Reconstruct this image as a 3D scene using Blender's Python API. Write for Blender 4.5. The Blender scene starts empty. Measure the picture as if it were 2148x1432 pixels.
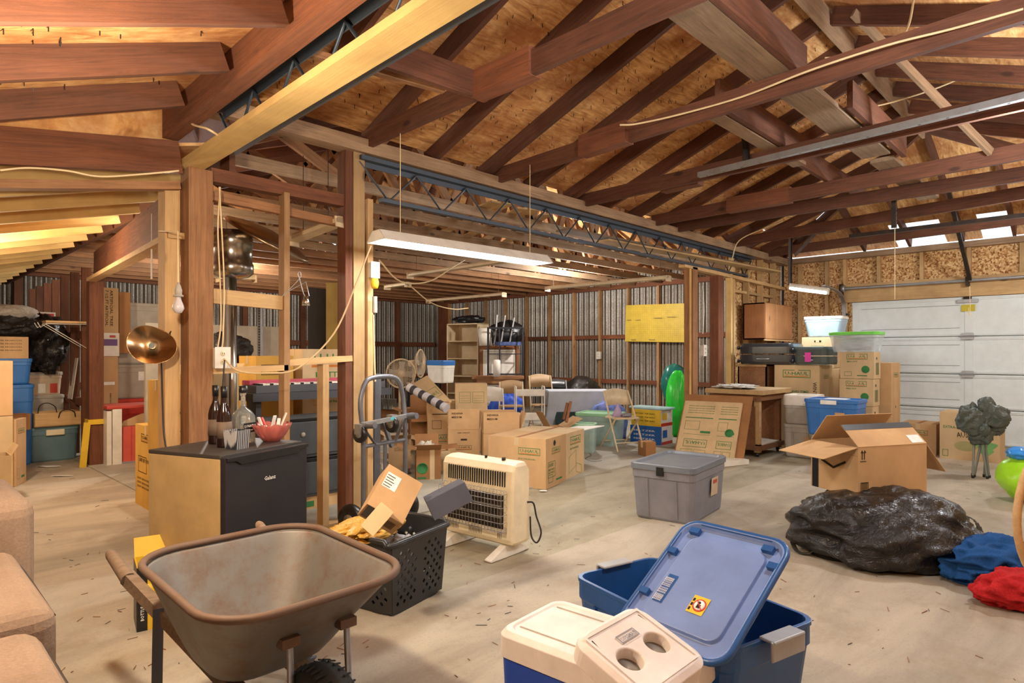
import bpy, math, random
from mathutils import Vector, Matrix, noise as mnoise
random.seed(7)
PI = math.pi
S = bpy.context.scene
COL = S.collection
# ---------------------------------------------------------------- camera
F, CX, CY, H = 1314.0, 1074.0, 742.0, 1.35
CA, SA = .717, .697
cam = bpy.data.cameras.new('camera'); camo = bpy.data.objects.new('camera', cam); COL.objects.link(camo)
camo.location = (0, 0, H)
camo.rotation_euler = (PI/2, 0, math.atan2(SA, CA) - PI/2)
cam.sensor_width = 36; cam.lens = 36*F/2148; cam.shift_y = (CY-716)/2148; cam.clip_start = .05
S.camera = camo
# ---------------------------------------------------------------- view and light
S.view_settings.view_transform = 'Standard'; S.view_settings.look = 'None'
S.view_settings.gamma = 1; S.view_settings.use_curve_mapping = False
S.view_settings.exposure = 1.02
W = bpy.data.worlds.new('sky'); S.world = W; W.use_nodes = True
wb = W.node_tree.nodes['Background']; wb.inputs[0].default_value = (.82, .92, 1, 1); wb.inputs[1].default_value = .9
S.cycles.max_bounces = 8; S.cycles.diffuse_bounces = 5; S.cycles.transmission_bounces = 6; S.cycles.transparent_max_bounces = 6
S.cycles.sample_clamp_indirect = 4; S.cycles.use_denoising = True
def lamp(kind, loc, power, col, size=.1, rot=None, size_y=None):
    l = bpy.data.lights.new('bulb', kind); l.energy = power; l.color = col  # name shared by every light, the added doorway and fill lights included
    if kind == 'AREA':
        l.size = size
        if size_y: l.shape = 'RECTANGLE'; l.size_y = size_y
    else: l.shadow_soft_size = size
    o = bpy.data.objects.new('bulb', l); COL.objects.link(o); o.location = loc
    if rot: o.rotation_euler = rot
    return o
WARM, NEUT = (1, .84, .62), (.93, .97, 1)
# the building is assumed open behind the camera (daylight); unseen point lights are added to fill the bays
lamp('AREA', (-1.6, 1.2, 1.9), 120, (.92, .96, 1), 2.6, (PI/2, 0, -PI/2+.1), 2.2)     # unseen area light added as daylight of an assumed doorway behind
lamp('POINT', (.5, 2.2, 1.95), 75, WARM, .06)          # added warm light, an assumed unseen bulb in the lean-to
lamp('POINT', (.7, 7.0, 2.0), 50, WARM, .06)  # unseen warm fill light added deeper in the left bay
lamp('POINT', (2.4, .4, 2.7), 60, NEUT, .12)  # fill lights added above the view over the front bay
lamp('POINT', (5.6, .3, 2.75), 62, NEUT, .12)
lamp('POINT', (9.0, .3, 2.6), 55, (.92, .97, 1), .12)
lamp('POINT', (2.1, 6.2, 2.55), 32, WARM, .06)  # unseen fill lights added to brighten the back bay
lamp('POINT', (4.3, 10.5, 2.55), 110, (1, .96, .9), .06)
lamp('POINT', (8.9, 7.0, 2.6), 110, (1, .96, .9), .06)
# ---------------------------------------------------------------- pixel -> place
def at(px, py, z=0.0):
    D = (z-H)*F/(CY-py); r = (px-CX)/F
    return Vector((D*(CA+r*SA), D*(SA-r*CA), z))
def onY(px, py, Y):
    r = (px-CX)/F; D = Y/(SA-r*CA)
    return Vector((D*(CA+r*SA), Y, H+(CY-py)/F*D))
def onX(px, py, X):
    r = (px-CX)/F; D = X/(CA+r*SA)
    return Vector((X, D*(SA-r*CA), H+(CY-py)/F*D))
def dep(px, py, D):
    r = (px-CX)/F
    return Vector((D*(CA+r*SA), D*(SA-r*CA), H+(CY-py)/F*D))
# ---------------------------------------------------------------- materials
MATS = {}
def new_mat(name):
    m = bpy.data.materials.new(name); m.use_nodes = True; MATS[name] = m
    nt = m.node_tree; return m, nt, nt.nodes['Principled BSDF']
def N(nt, t, **kw):
    n = nt.nodes.new(t)
    for k, v in kw.items():
        if k in n.inputs: n.inputs[k].default_value = v
        else: setattr(n, k, v)
    return n
def coords(nt, scale=(1,1,1), rnd=True):
    tc = N(nt, 'ShaderNodeTexCoord'); mp = N(nt, 'ShaderNodeMapping'); mp.inputs['Scale'].default_value = scale
    nt.links.new(tc.outputs['Object'], mp.inputs['Vector'])
    if rnd:
        oi = N(nt, 'ShaderNodeObjectInfo'); mu = N(nt, 'ShaderNodeMath', operation='MULTIPLY'); mu.inputs[1].default_value = 37
        nt.links.new(oi.outputs['Random'], mu.inputs[0])
        cb = N(nt, 'ShaderNodeCombineXYZ')
        for i in range(3): nt.links.new(mu.outputs[0], cb.inputs[i])
        nt.links.new(cb.outputs[0], mp.inputs['Location'])
    return mp.outputs[0]
def ramp(nt, fac, stops):
    r = N(nt, 'ShaderNodeValToRGB'); e = r.color_ramp.elements
    while len(e) < len(stops): e.new(.5)
    for i, (p, c) in enumerate(stops): e[i].position = p; e[i].color = (*c, 1)
    nt.links.new(fac, r.inputs[0]); return r.outputs[0]
def noise(nt, vec, scale, detail=4, rough=.6, dist=0):
    n = N(nt, 'ShaderNodeTexNoise'); n.inputs['Scale'].default_value = scale; n.inputs['Detail'].default_value = detail
    n.inputs['Roughness'].default_value = rough; n.inputs['Distortion'].default_value = dist
    nt.links.new(vec, n.inputs['Vector']); return n.outputs['Fac']
def mixc(nt, fac, a, b, mode='MIX'):
    m = N(nt, 'ShaderNodeMix', data_type='RGBA', blend_type=mode)
    for s, v in ((m.inputs[0], fac), (m.inputs[6], a), (m.inputs[7], b)):
        if hasattr(v, 'links'): nt.links.new(v, s)
        else: s.default_value = v if isinstance(v, (int, float)) else (*v, 1)
    return m.outputs[2]
def bump(nt, b, h, strength=.3, dist=.01):
    n = N(nt, 'ShaderNodeBump'); n.inputs['Strength'].default_value = strength; n.inputs['Distance'].default_value = dist
    nt.links.new(h, n.inputs['Height']); nt.links.new(n.outputs[0], b.inputs['Normal'])
def rgb(h):
    if isinstance(h, str):
        v = [int(h[i:i+2], 16)/255 for i in (0, 2, 4)]
        return tuple(x/12.92 if x <= .04045 else ((x+.055)/1.055)**2.4 for x in v)
    return h
def dark(c, k): return tuple(x*k for x in c)
def wood(name, c, var=.45, axis=0, rough=.8):
    if name in MATS: return MATS[name]
    c = rgb(c); m, nt, b = new_mat(name)
    sc = [16, 16, 16]; sc[axis] = .8
    v = coords(nt, tuple(sc)); n1 = noise(nt, v, 2.2, 8, .75, 1.4)
    col = ramp(nt, n1, [(.28, dark(c, 1-var)), (.5, c), (.72, dark(c, 1+var*.8))])
    v2 = coords(nt, (1, 1, 1)); n2 = noise(nt, v2, 2.5, 3)
    col = mixc(nt, ramp(nt, n2, [(.35, (0, 0, 0)), (.7, (.45, .45, .45))]), col, dark((c[0], c[1]*.8, c[2]*.65), .42))
    sk = [3, 3, 3]; sk[axis] = 1.3
    vo = N(nt, 'ShaderNodeTexVoronoi', Scale=1.1); nt.links.new(coords(nt, tuple(sk)), vo.inputs['Vector'])
    col = mixc(nt, ramp(nt, vo.outputs['Distance'], [(.05, (.85, .85, .85)), (.09, (0, 0, 0))]), col, dark(c, .25))
    oi = N(nt, 'ShaderNodeObjectInfo'); br = ramp(nt, oi.outputs['Random'], [(0, (.72, .72, .72)), (1, (1.15, 1.12, 1.1))])
    col = mixc(nt, 1.0, col, br, 'MULTIPLY')
    nt.links.new(col, b.inputs['Base Color']); b.inputs['Roughness'].default_value = rough
    bump(nt, b, n1, .35, .004); return m
def plastic(name, c, rough=.4, spec=.5, trans=0, var=.12, alpha=1):
    if name in MATS: return MATS[name]
    c = rgb(c); m, nt, b = new_mat(name)
    n1 = noise(nt, coords(nt), 7, 5)
    nt.links.new(ramp(nt, n1, [(.3, dark(c, 1-var)), (.7, dark(c, 1+var))]), b.inputs['Base Color'])
    b.inputs['Roughness'].default_value = rough; b.inputs['Specular IOR Level'].default_value = spec
    if trans: b.inputs['Transmission Weight'].default_value = trans
    if alpha < 1: b.inputs['Alpha'].default_value = alpha
    return m
def metal(name, c, rough=.4, met=.9, dirt=.3, dc=(.16, .07, .03)):
    if name in MATS: return MATS[name]
    c = rgb(c); m, nt, b = new_mat(name)
    n1 = noise(nt, coords(nt), 12, 6, .7)
    f = ramp(nt, n1, [(.45, (0, 0, 0)), (.75, (dirt,)*3)])
    nt.links.new(mixc(nt, f, c, dc), b.inputs['Base Color'])
    b.inputs['Roughness'].default_value = rough; b.inputs['Metallic'].default_value = met
    bump(nt, b, n1, .1, .002); return m
def emit(name, c, s):
    if name in MATS: return MATS[name]
    m, nt, b = new_mat(name); b.inputs['Base Color'].default_value = (.8, .8, .8, 1)
    b.inputs['Emission Color'].default_value = (*c, 1); b.inputs['Emission Strength'].default_value = s; return m
def cardboard(name, c='b98a58'):
    if name in MATS: return MATS[name]
    c = rgb(c); m, nt, b = new_mat(name)
    n1 = noise(nt, coords(nt, (1, 1, .5)), 3.5, 5); n2 = noise(nt, coords(nt, (60, 60, 2)), 2, 2)
    col = ramp(nt, n1, [(.3, dark(c, .84)), (.7, dark(c, 1.12))])
    nt.links.new(col, b.inputs['Base Color']); b.inputs['Roughness'].default_value = .85; b.inputs['Specular IOR Level'].default_value = .2
    bump(nt, b, n2, .12, .002); return m

DARKW = wood('dark_joist_wood', '673f2b', .6)
REDW = wood('red_brown_wood', '7f4c30', .55)
MIDW = wood('brown_wood', '9a6f4a', .5)
PALEW = wood('pale_pine', 'cfac7a', .25)
YELW = wood('fresh_pine', 'e3bf7c', .12)
GREYW = wood('weathered_wood', '9b8064', .5)
STUDV = wood('pine_stud', 'b98f62', .3)
BENCHW = wood('workbench_wood', '8f6240', .45)
PALEV = wood('pale_pine_panel', 'd9b27c', .25, axis=2)
ORNG = wood('stained_fir', '6f4329', .5)
TXTG = plastic('green_print', '3f7d4a', .8, .1); TXTK = plastic('black_print', '3a3024', .8, .1); TXTO = plastic('orange_print', 'c77a3c', .8, .1)
TXTW = plastic('white_print', 'e8e8e4', .7, .1)
CARD = cardboard('cardboard', 'c4a075'); CARDL = cardboard('light_cardboard', 'cdb38b'); CARDD = cardboard('dark_cardboard', '9c7049')
WHITE = plastic('white_plastic', 'e2ddd2', .4); BLACK = plastic('black_plastic', '17171a', .35); CREAM = plastic('cream_enamel', 'e6d8b8', .35)
GALV = metal('galvanised_steel', 'a9abad', .45, .8, .3); STEELB = metal('blue_grey_steel', '4f5a66', .5, .6, .3); IRON = metal('dark_iron', '3a3430', .5, .7, .4)
CORDW = plastic('cream_cable', 'e0c79a', .5); CORDK = plastic('dark_cable', '2a221c', .5)

def deck_mat():
    m, nt, b = new_mat('plywood_deck')
    v = coords(nt, (1, 1, 1), False); n1 = noise(nt, coords(nt, (1.2, 7, 1), False), 2.0, 6, .6, 2.5); n2 = noise(nt, v, 1.6, 6, .7)
    c = ramp(nt, n1, [(.3, rgb('a06c3e')), (.48, rgb('d9a467')), (.7, rgb('f0c88e'))])
    c = mixc(nt, ramp(nt, n2, [(.4, (0, 0, 0)), (.62, (.85, .85, .85))]), c, rgb('945528'))
    nt.links.new(c, b.inputs['Base Color']); b.inputs['Roughness'].default_value = .85; bump(nt, b, n1, .2, .004); return m
DECK = deck_mat()
def osb_mat():
    m, nt, b = new_mat('strand_board')
    v = coords(nt, (1, 1, 1), False)
    ns = N(nt, 'ShaderNodeTexNoise', Scale=6); nt.links.new(v, ns.inputs['Vector'])
    mx = N(nt, 'ShaderNodeMix', data_type='VECTOR'); mx.inputs[0].default_value = .05
    nt.links.new(v, mx.inputs[4]); nt.links.new(ns.outputs['Color'], mx.inputs[5])
    vo = N(nt, 'ShaderNodeTexVoronoi', Scale=48); nt.links.new(mx.outputs[1], vo.inputs['Vector'])
    sep = N(nt, 'ShaderNodeSeparateColor'); nt.links.new(vo.outputs['Color'], sep.inputs[0])
    c = ramp(nt, sep.outputs[0], [(.05, rgb('8a5526')), (.35, rgb('c2905a')), (.9, rgb('e6c48e'))])
    nt.links.new(c, b.inputs['Base Color']); b.inputs['Roughness'].default_value = .8; bump(nt, b, vo.outputs['Distance'], .3, .004); return m
OSB = osb_mat()
def corr_mat():
    m, nt, b = new_mat('rusty_corrugated_steel')
    v = coords(nt, (1, 1, 1), False); n1 = noise(nt, coords(nt, (7, 7, .8), False), 1.4, 6, .7); n2 = noise(nt, v, 34, 3, .8); n3 = noise(nt, v, .5, 3)
    c = ramp(nt, n2, [(.35, rgb('948d82')), (.65, rgb('c4c0b6'))])
    c = mixc(nt, ramp(nt, n1, [(.56, (0, 0, 0)), (.7, (.85, .85, .85))]), c, rgb('7a4a2c'))
    c = mixc(nt, ramp(nt, n3, [(.45, (0, 0, 0)), (.6, (.5, .5, .5))]), c, rgb('4a3524'))
    nt.links.new(c, b.inputs['Base Color']); b.inputs['Roughness'].default_value = .5; b.inputs['Metallic'].default_value = .35; return m
CORR = corr_mat()
CORRD = metal('dark_valley_steel', '4d4238', .7, .2, .8, (.10, .05, .025))  # darker steel for the valley strips of the corrugated walls
def conc_mat(name, c, warm):
    m, nt, b = new_mat(name); c = rgb(c)
    v = coords(nt, (1, 1, 1), False); n1 = noise(nt, coords(nt, (.35, 1.3, 1), False), 1.4, 8, .62, .8); n2 = noise(nt, v, 70, 3, .7); n3 = noise(nt, v, 1.6, 6, .7)
    col = ramp(nt, n1, [(.3, dark(c, .66)), (.5, c), (.7, dark(c, 1.25))])
    col = mixc(nt, ramp(nt, n3, [(.5, (0, 0, 0)), (.7, (.65, .65, .65))]), col, rgb(warm))
    col = mixc(nt, ramp(nt, n2, [(.3, (.35, .35, .35)), (.45, (0, 0, 0))]), col, dark(c, .45))
    nt.links.new(col, b.inputs['Base Color']); b.inputs['Roughness'].default_value = .75; bump(nt, b, n2, .12, .003); return m
CONC = conc_mat('worn_concrete', 'aea391', '8b7a5e'); CONC2 = conc_mat('rough_concrete', 'a0967f', '7d6e54'); CONC3 = conc_mat('grey_concrete', 'a7a294', '8a806c')
# ---------------------------------------------------------------- mesh builder
TEXTS = {}
def text_mesh(s):
    if s not in TEXTS:
        c = bpy.data.curves.new('t', 'FONT'); c.body = s; c.size = 1; c.offset = .012; c.resolution_u = 1
        o = bpy.data.objects.new('t', c); COL.objects.link(o)
        me = bpy.data.meshes.new_from_object(o.evaluated_get(bpy.context.evaluated_depsgraph_get()))
        vs = [v.co.copy() for v in me.vertices]; fs = [tuple(p.vertices) for p in me.polygons]
        w = max((v.x for v in vs), default=1)
        TEXTS[s] = (vs, fs, w); bpy.data.objects.remove(o); bpy.data.curves.remove(c); bpy.data.meshes.remove(me)
    return TEXTS[s]
class MB:
    def __init__(s): s.v = []; s.f = []; s.m = []; s.sm = []; s.mats = []; s.M = Matrix()
    def mi(s, m):
        if m not in s.mats: s.mats.append(m)
        return s.mats.index(m)
    def add(s, vs, fs, m, smooth=False, M=None):
        T = s.M @ M if M is not None else s.M
        o = len(s.v); s.v += [T @ Vector(v) for v in vs]
        i = s.mi(m)
        for f in fs: s.f.append(tuple(o+k for k in f)); s.m.append(i); s.sm.append(smooth)
        return s
    def box(s, a, b, m, M=None, taper=1, ty=None):
        (x0, y0, z0), (x1, y1, z1) = a, b
        cx, cy = (x0+x1)/2, (y0+y1)/2; ty = taper if ty is None else ty
        q = lambda x, y, t, u: (cx+(x-cx)*t, cy+(y-cy)*u)
        vs = [(*q(x, y, taper, ty), z0) for x, y in ((x0, y0), (x1, y0), (x1, y1), (x0, y1))] + [(x, y, z1) for x, y in ((x0, y0), (x1, y0), (x1, y1), (x0, y1))]
        return s.add(vs, [(0, 3, 2, 1), (4, 5, 6, 7), (0, 1, 5, 4), (1, 2, 6, 5), (2, 3, 7, 6), (3, 0, 4, 7)], m, False, M)
    def bar(s, p0, p1, w, h, m, up=(0, 0, 1)):
        p0, p1 = Vector(p0), Vector(p1); d = (p1-p0); L = d.length; d.normalize()
        y = Vector(up).cross(d)
        if y.length < 1e-4: y = Vector((0, 1, 0)).cross(d)
        y.normalize(); z = d.cross(y)
        M = Matrix((d, y, z)).transposed().to_4x4(); M.translation = p0
        return s.box((0, -w/2, -h/2), (L, w/2, h/2), m, M)
    def tube(s, pts, r, m, n=8, cap=True, closed=False):
        pts = [Vector(p) for p in pts]; k = len(pts); vs = []; nrm = None
        for i, p in enumerate(pts):
            if closed: d = pts[(i+1) % k]-pts[i-1]
            else: d = pts[min(i+1, k-1)]-pts[max(i-1, 0)]
            d.normalize()
            if nrm is None:
                a = Vector((0, 0, 1)) if abs(d.z) < .9 else Vector((1, 0, 0)); nrm = d.cross(a).normalized()
            else:
                nrm = nrm-d*nrm.dot(d); nrm.normalize()
            b = d.cross(nrm); rr = r[i] if isinstance(r, (list, tuple)) else r
            for j in range(n):
                t = 2*PI*j/n; vs.append(p+nrm*rr*math.cos(t)+b*rr*math.sin(t))
        fs = []
        for i in range(k if closed else k-1):
            i2 = (i+1) % k
            for j in range(n): fs.append((i*n+j, i*n+(j+1) % n, i2*n+(j+1) % n, i2*n+j))
        s.add(vs, fs, m, True)
        if cap and not closed: s.add(vs[:n], [tuple(range(n))[::-1]], m); s.add(vs[-n:], [tuple(range(n))], m)
        return s
    def lathe(s, prof, m, n=24, M=None, smooth=True):
        vs = []; fs = []
        for r, z in prof:
            for j in range(n): t = 2*PI*j/n; vs.append((r*math.cos(t), r*math.sin(t), z))
        for i in range(len(prof)-1):
            for j in range(n): fs.append((i*n+j, i*n+(j+1) % n, (i+1)*n+(j+1) % n, (i+1)*n+j))
        if prof[0][0] > 1e-4: fs.append(tuple(range(n))[::-1])
        if prof[-1][0] > 1e-4: fs.append(tuple((len(prof)-1)*n+j for j in range(n)))
        return s.add(vs, fs, m, smooth, M)
    def loft(s, rings, m, smooth=False, cap0=True, cap1=True, M=None):
        n = len(rings[0]); vs = [p for r in rings for p in r]; fs = []
        for i in range(len(rings)-1):
            for j in range(n): fs.append((i*n+j, i*n+(j+1) % n, (i+1)*n+(j+1) % n, (i+1)*n+j))
        if cap0: fs.append(tuple(range(n))[::-1])
        if cap1: fs.append(tuple((len(rings)-1)*n+j for j in range(n)))
        return s.add(vs, fs, m, smooth, M)
    def prism(s, poly, a, b, m, axis=1, M=None):
        k = len(poly)
        g = (lambda u, w, t: (t, u, w)) if axis == 0 else (lambda u, w, t: (u, t, w)) if axis == 1 else (lambda u, w, t: (u, w, t))
        vs = [g(u, w, a) for u, w in poly]+[g(u, w, b) for u, w in poly]
        fs = [tuple(range(k)), tuple(range(2*k-1, k-1, -1))]+[(i, k+i, k+(i+1) % k, (i+1) % k) for i in range(k)]
        return s.add(vs, fs, m, False, M)
    def text(s, t, O, xd, yd, size, m, off=.0015, width=None, center=False):
        vs, fs, w = text_mesh(t); O, xd, yd = Vector(O), Vector(xd).normalized(), Vector(yd).normalized(); n = xd.cross(yd)
        kx = size if width is None else width/w
        O = O+n*off-(xd*kx*w/2 if center else xd*0)
        return s.add([O+xd*v.x*kx+yd*v.y*size for v in vs], fs, m)
    def frame(s, O, xd, yd, w, h, t, m, off=.0015):
        O, xd, yd = Vector(O), Vector(xd).normalized(), Vector(yd).normalized(); O = O+xd.cross(yd)*off
        P = lambda x, y: O+xd*x+yd*y
        vs = [P(0, 0), P(w, 0), P(w, h), P(0, h), P(t, t), P(w-t, t), P(w-t, h-t), P(t, h-t)]
        return s.add(vs, [(0, 1, 5, 4), (1, 2, 6, 5), (2, 3, 7, 6), (3, 0, 4, 7)], m)
    def rect(s, O, xd, yd, w, h, m, off=.0015):
        O, xd, yd = Vector(O), Vector(xd).normalized(), Vector(yd).normalized(); O = O+xd.cross(yd)*off
        return s.add([O, O+xd*w, O+xd*w+yd*h, O+yd*h], [(0, 1, 2, 3)], m)
    def build(s, name, parent=None, loc=None, rot=None, bevel=0, mw=None, seg=2, sub=0, solid=0):
        me = bpy.data.meshes.new(name); me.from_pydata([tuple(v) for v in s.v], [], s.f)
        for m in s.mats: me.materials.append(m)
        me.polygons.foreach_set('material_index', s.m); me.polygons.foreach_set('use_smooth', s.sm); me.update()
        o = bpy.data.objects.new(name, me); COL.objects.link(o)
        if parent is not None: o.parent = parent
        if loc is not None: o.location = loc
        if rot is not None: o.rotation_euler = rot
        if mw is not None: o.matrix_world = mw
        if solid: md = o.modifiers.new('s', 'SOLIDIFY'); md.thickness = solid; md.offset = 0
        if bevel: md = o.modifiers.new('b', 'BEVEL'); md.width = bevel; md.segments = seg; md.limit_method = 'ANGLE'; md.angle_limit = .6
        if sub: md = o.modifiers.new('u', 'SUBSURF'); md.levels = sub; md.render_levels = sub
        return o
def tag(o, label, cat, group=None, kind=None):
    if label: o['label'] = label
    if cat: o['category'] = cat
    if group: o['group'] = group
    if kind: o['kind'] = kind
    return o
def thing(name, label, cat, loc=(0, 0, 0), rotz=0, group=None):
    o = bpy.data.objects.new(name, None); COL.objects.link(o); o.location = loc; o.rotation_euler = (0, 0, rotz); o.empty_display_size = .1
    return tag(o, label, cat, group)
def beam(name, p0, p1, w, h, m, label=None, cat='beam', group=None, anchor=0, parent=None, up=(0, 0, 1), kind=None):
    """straight timber from p0 to p1, w across, h deep; anchor=1 puts the line on its underside"""
    p0, p1 = Vector(p0), Vector(p1); d = p1-p0; L = d.length; d.normalize()
    y = Vector(up).cross(d)
    if y.length < 1e-3: y = Vector((0, 1, 0))
    y.normalize(); z = d.cross(y)
    M = Matrix((d, y, z)).transposed().to_4x4(); M.translation = p0+z*(h/2*anchor)
    b = MB(); b.box((0, -w/2, -h/2), (L, w/2, h/2), m)
    o = b.build(name, parent, mw=M)
    if label: tag(o, label, cat, group, kind)
    return o
def struct(o): o['kind'] = 'structure'; return o
def copy_tree(o, parent=None):
    c = o.copy(); COL.objects.link(c)
    if parent is not None: c.parent = parent
    for ch in list(o.children): copy_tree(ch, c)
    return c
def catenary(a, b, sag, n=14):
    a, b = Vector(a), Vector(b)
    return [a.lerp(b, i/n)-Vector((0, 0, sag*4*(i/n)*(1-i/n))) for i in range(n+1)]
def smooth_path(pts, n=6):
    P = [Vector(p) for p in pts]; P = [P[0]*2-P[1]]+P+[P[-1]*2-P[-2]]; out = []
    for i in range(1, len(P)-2):
        for k in range(n):
            t = k/n; a, b, c, d = P[i-1], P[i], P[i+1], P[i+2]
            out.append(.5*((2*b)+(c-a)*t+(2*a-5*b+4*c-d)*t*t+(3*b-a-3*c+d)*t**3))
    return out+[P[-2]]
ORD = 'first second third fourth fifth sixth seventh eighth ninth tenth eleventh twelfth thirteenth fourteenth fifteenth sixteenth seventeenth'.split()

# ================================================================ SETTING
WX, WY, FY = 11.54, 4.36, 14.3          # far right wall, partition line, far left wall
b = MB(); b.box((-3.5, -2.5, -.2), (13, 2.75, 0), CONC); struct(b.build('floor'))
b = MB(); b.box((1.88, 2.75, -.2), (13, 4.22, -.004), CONC2); struct(b.build('floor_strip'))
b = MB(); b.box((-3.5, 2.75, -.2), (1.84, 14.5, 0), CONC); struct(b.build('floor_lean_to'))
b = MB(); b.box((1.84, 4.24, -.2), (13, 14.5, .012), CONC3); struct(b.build('floor_back'))
b = MB(); b.box((1.82, 2.75, -.2), (1.9, 14.5, -.001), CONC2); b.box((1.84, 2.72, -.2), (13, 2.78, -.003), CONC2); b.box((1.9, 4.2, -.2), (13, 4.245, -.002), CONC2); struct(b.build('floor_joint'))
# corrugated walls
def corrugated(name, p0, p1, z0, z1, amp=.02, pitch=.076, face=1):
    p0, p1 = Vector(p0), Vector(p1); d = p1-p0; L = d.length; d.normalize(); n = Vector((-d.y, d.x, 0)); k = int(L/pitch*6); vs = []
    for i in range(k+1):
        p = p0+d*(L*i/k)+n*amp*math.sin(2*PI*i/6)
        vs += [(p.x, p.y, z0), (p.x, p.y, z1)]
    b = MB()
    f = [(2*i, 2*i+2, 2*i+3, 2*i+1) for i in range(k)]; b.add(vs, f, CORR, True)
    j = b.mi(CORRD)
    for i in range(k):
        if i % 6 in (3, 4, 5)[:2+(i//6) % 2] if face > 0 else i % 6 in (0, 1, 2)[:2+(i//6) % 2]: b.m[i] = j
    return struct(b.build(name))
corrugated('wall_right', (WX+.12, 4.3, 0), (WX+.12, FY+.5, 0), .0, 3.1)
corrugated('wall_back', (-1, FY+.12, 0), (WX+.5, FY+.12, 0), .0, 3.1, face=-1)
b = MB(); b.box((-1.2, -.9, 0), (-1.1, FY+.1, 2.6), MIDW); struct(b.build('wall_left'))
b = MB(); b.box((-.6, -1.15, 0), (WX+.2, -1.05, 3.1), OSB); struct(b.build('wall_camera_side'))
# strand board walls of the garage end
DY = 3.24
b = MB()
b.box((WX+.10, 4.40, 0), (WX+.12, DY, 3.0), OSB); b.box((WX+.10, DY, 2.3), (WX+.12, -1.1, 3.0), OSB)
struct(b.build('wall_garage_end'))
b = MB(); b.box((9.5, WY+.12, 0), (WX+.1, WY+.14, 2.97), OSB); struct(b.build('wall_partition'))
# roof deck
PZ, SL, RY = 3.05, .37, 1.71            # rafter seat, slope, ridge line
RZ = PZ+SL*(WY-RY); HX = WX-(WY-RY); NY = RY-(WY-RY)
def plank_poly(b, pts, m, t=.02): 
    k = len(pts); vs = [Vector(p) for p in pts]+[Vector(p)+Vector((0, 0, t)) for p in pts]
    b.add(vs, [tuple(range(k)), tuple(range(2*k-1, k-1, -1))]+[(i, k+i, k+(i+1) % k, (i+1) % k) for i in range(k)], m)
RH = .15
up = Vector((0, 0, RH))
A = lambda x, y: Vector((x, y, PZ+SL*(min(WY-y, y-NY)))) + up
b = MB()
plank_poly(b, [A(10.0, 4.05), A(11.5, 4.05), A(11.5, WY+.1), A(10.0, WY+.1)], DECK)
plank_poly(b, [A(.9, WY+.1), A(9.2, WY+.1), A(9.2, 4.05), A(HX, RY), A(.9, RY)], DECK)
plank_poly(b, [A(HX, RY), A(9.2, 4.05), Vector((9.2, 4.05, A(0, 4.05).z)), Vector((11.15, 4.05, A(0, 4.05).z))], DECK)
plank_poly(b, [A(.9, RY), A(HX, RY), A(WX, NY), A(.9, NY)], DECK)
hipz = lambda x: RZ-(x-HX)*SL+RH
hy = lambda x: (RY+(x-HX), RY-(x-HX))
def hippoly(x0, x1, y0=None, y1=None):
    a0, a1 = hy(x0), hy(x1)
    if y0 is None: return [Vector((x0, a0[1], hipz(x0))), Vector((x0, a0[0], hipz(x0))), Vector((x1, a1[0], hipz(x1))), Vector((x1, a1[1], hipz(x1)))]
    return [Vector((x0, y0, hipz(x0))), Vector((x0, y1, hipz(x0))), Vector((x1, y1, hipz(x1))), Vector((x1, y0, hipz(x1)))]
plank_poly(b, hippoly(HX+.01, 11.12), DECK)
plank_poly(b, hippoly(11.12, 11.8, 2.62, 4.3), DECK); plank_poly(b, hippoly(11.12, 11.8, 1.5, 1.95), DECK); plank_poly(b, hippoly(11.12, 11.8, -1, 1.1), DECK)
struct(b.build('ceiling'))
# back roof, gable over the back bay
BX0, BX1, BRX, BZ, BR = 1.7, WX+.3, 6.65, 2.94, 4.72
b = MB()
plank_poly(b, [Vector((BX0, WY+.02, BZ+.12)), Vector((BX0, FY+.3, BZ+.12)), Vector((BRX, FY+.3, BR+.12)), Vector((BRX, WY+.02, BR+.12))][::-1], DECK)
plank_poly(b, [Vector((BRX, WY+.02, BR+.12)), Vector((BRX, FY+.3, BR+.12)), Vector((BX1, FY+.3, BZ+.1)), Vector((BX1, WY+.02, BZ+.1))][::-1], DECK)
b.add([(BX0, FY+.3, 2.9), (BX1, FY+.3, 2.9), (BRX, FY+.3, BR+.12)], [(0, 1, 2)], OSB)
struct(b.build('ceiling_back'))
# lean-to roofs
LZ = lambda x: 2.70-.367*(1.17-x)
MZ = lambda x: 2.50-.25*(1.42-x)
b = MB(); plank_poly(b, [Vector((-1.3, -1.1, LZ(-1.3)+.14)), Vector((1.35, -1.1, LZ(1.35)+.14)), Vector((1.35, 4.33, LZ(1.35)+.14)), Vector((-1.3, 4.33, LZ(-1.3)+.14))], DECK)
plank_poly(b, [Vector((-1.3, 4.33, MZ(-1.3)+.19)), Vector((1.75, 4.33, MZ(1.75)+.19)), Vector((1.75, FY+.3, MZ(1.75)+.19)), Vector((-1.3, FY+.3, MZ(-1.3)+.19))], DECK)
struct(b.build('ceiling_lean_to'))
b = MB(); b.box((1.3, -1.1, 2.88), (1.34, 4.3, 3.55), ORNG); b.box((1.72, WY, 2.6), (1.76, FY+.2, 3.2), ORNG); struct(b.build('trim_eave_board'))
b = MB(); b.prism([(-1.3, MZ(-1.3)+.1), (1.36, MZ(1.36)+.1), (1.36, 3.0), (-1.3, 2.2)], 4.335, 4.35, DECK, 1); struct(b.build('trim_2'))
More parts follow.
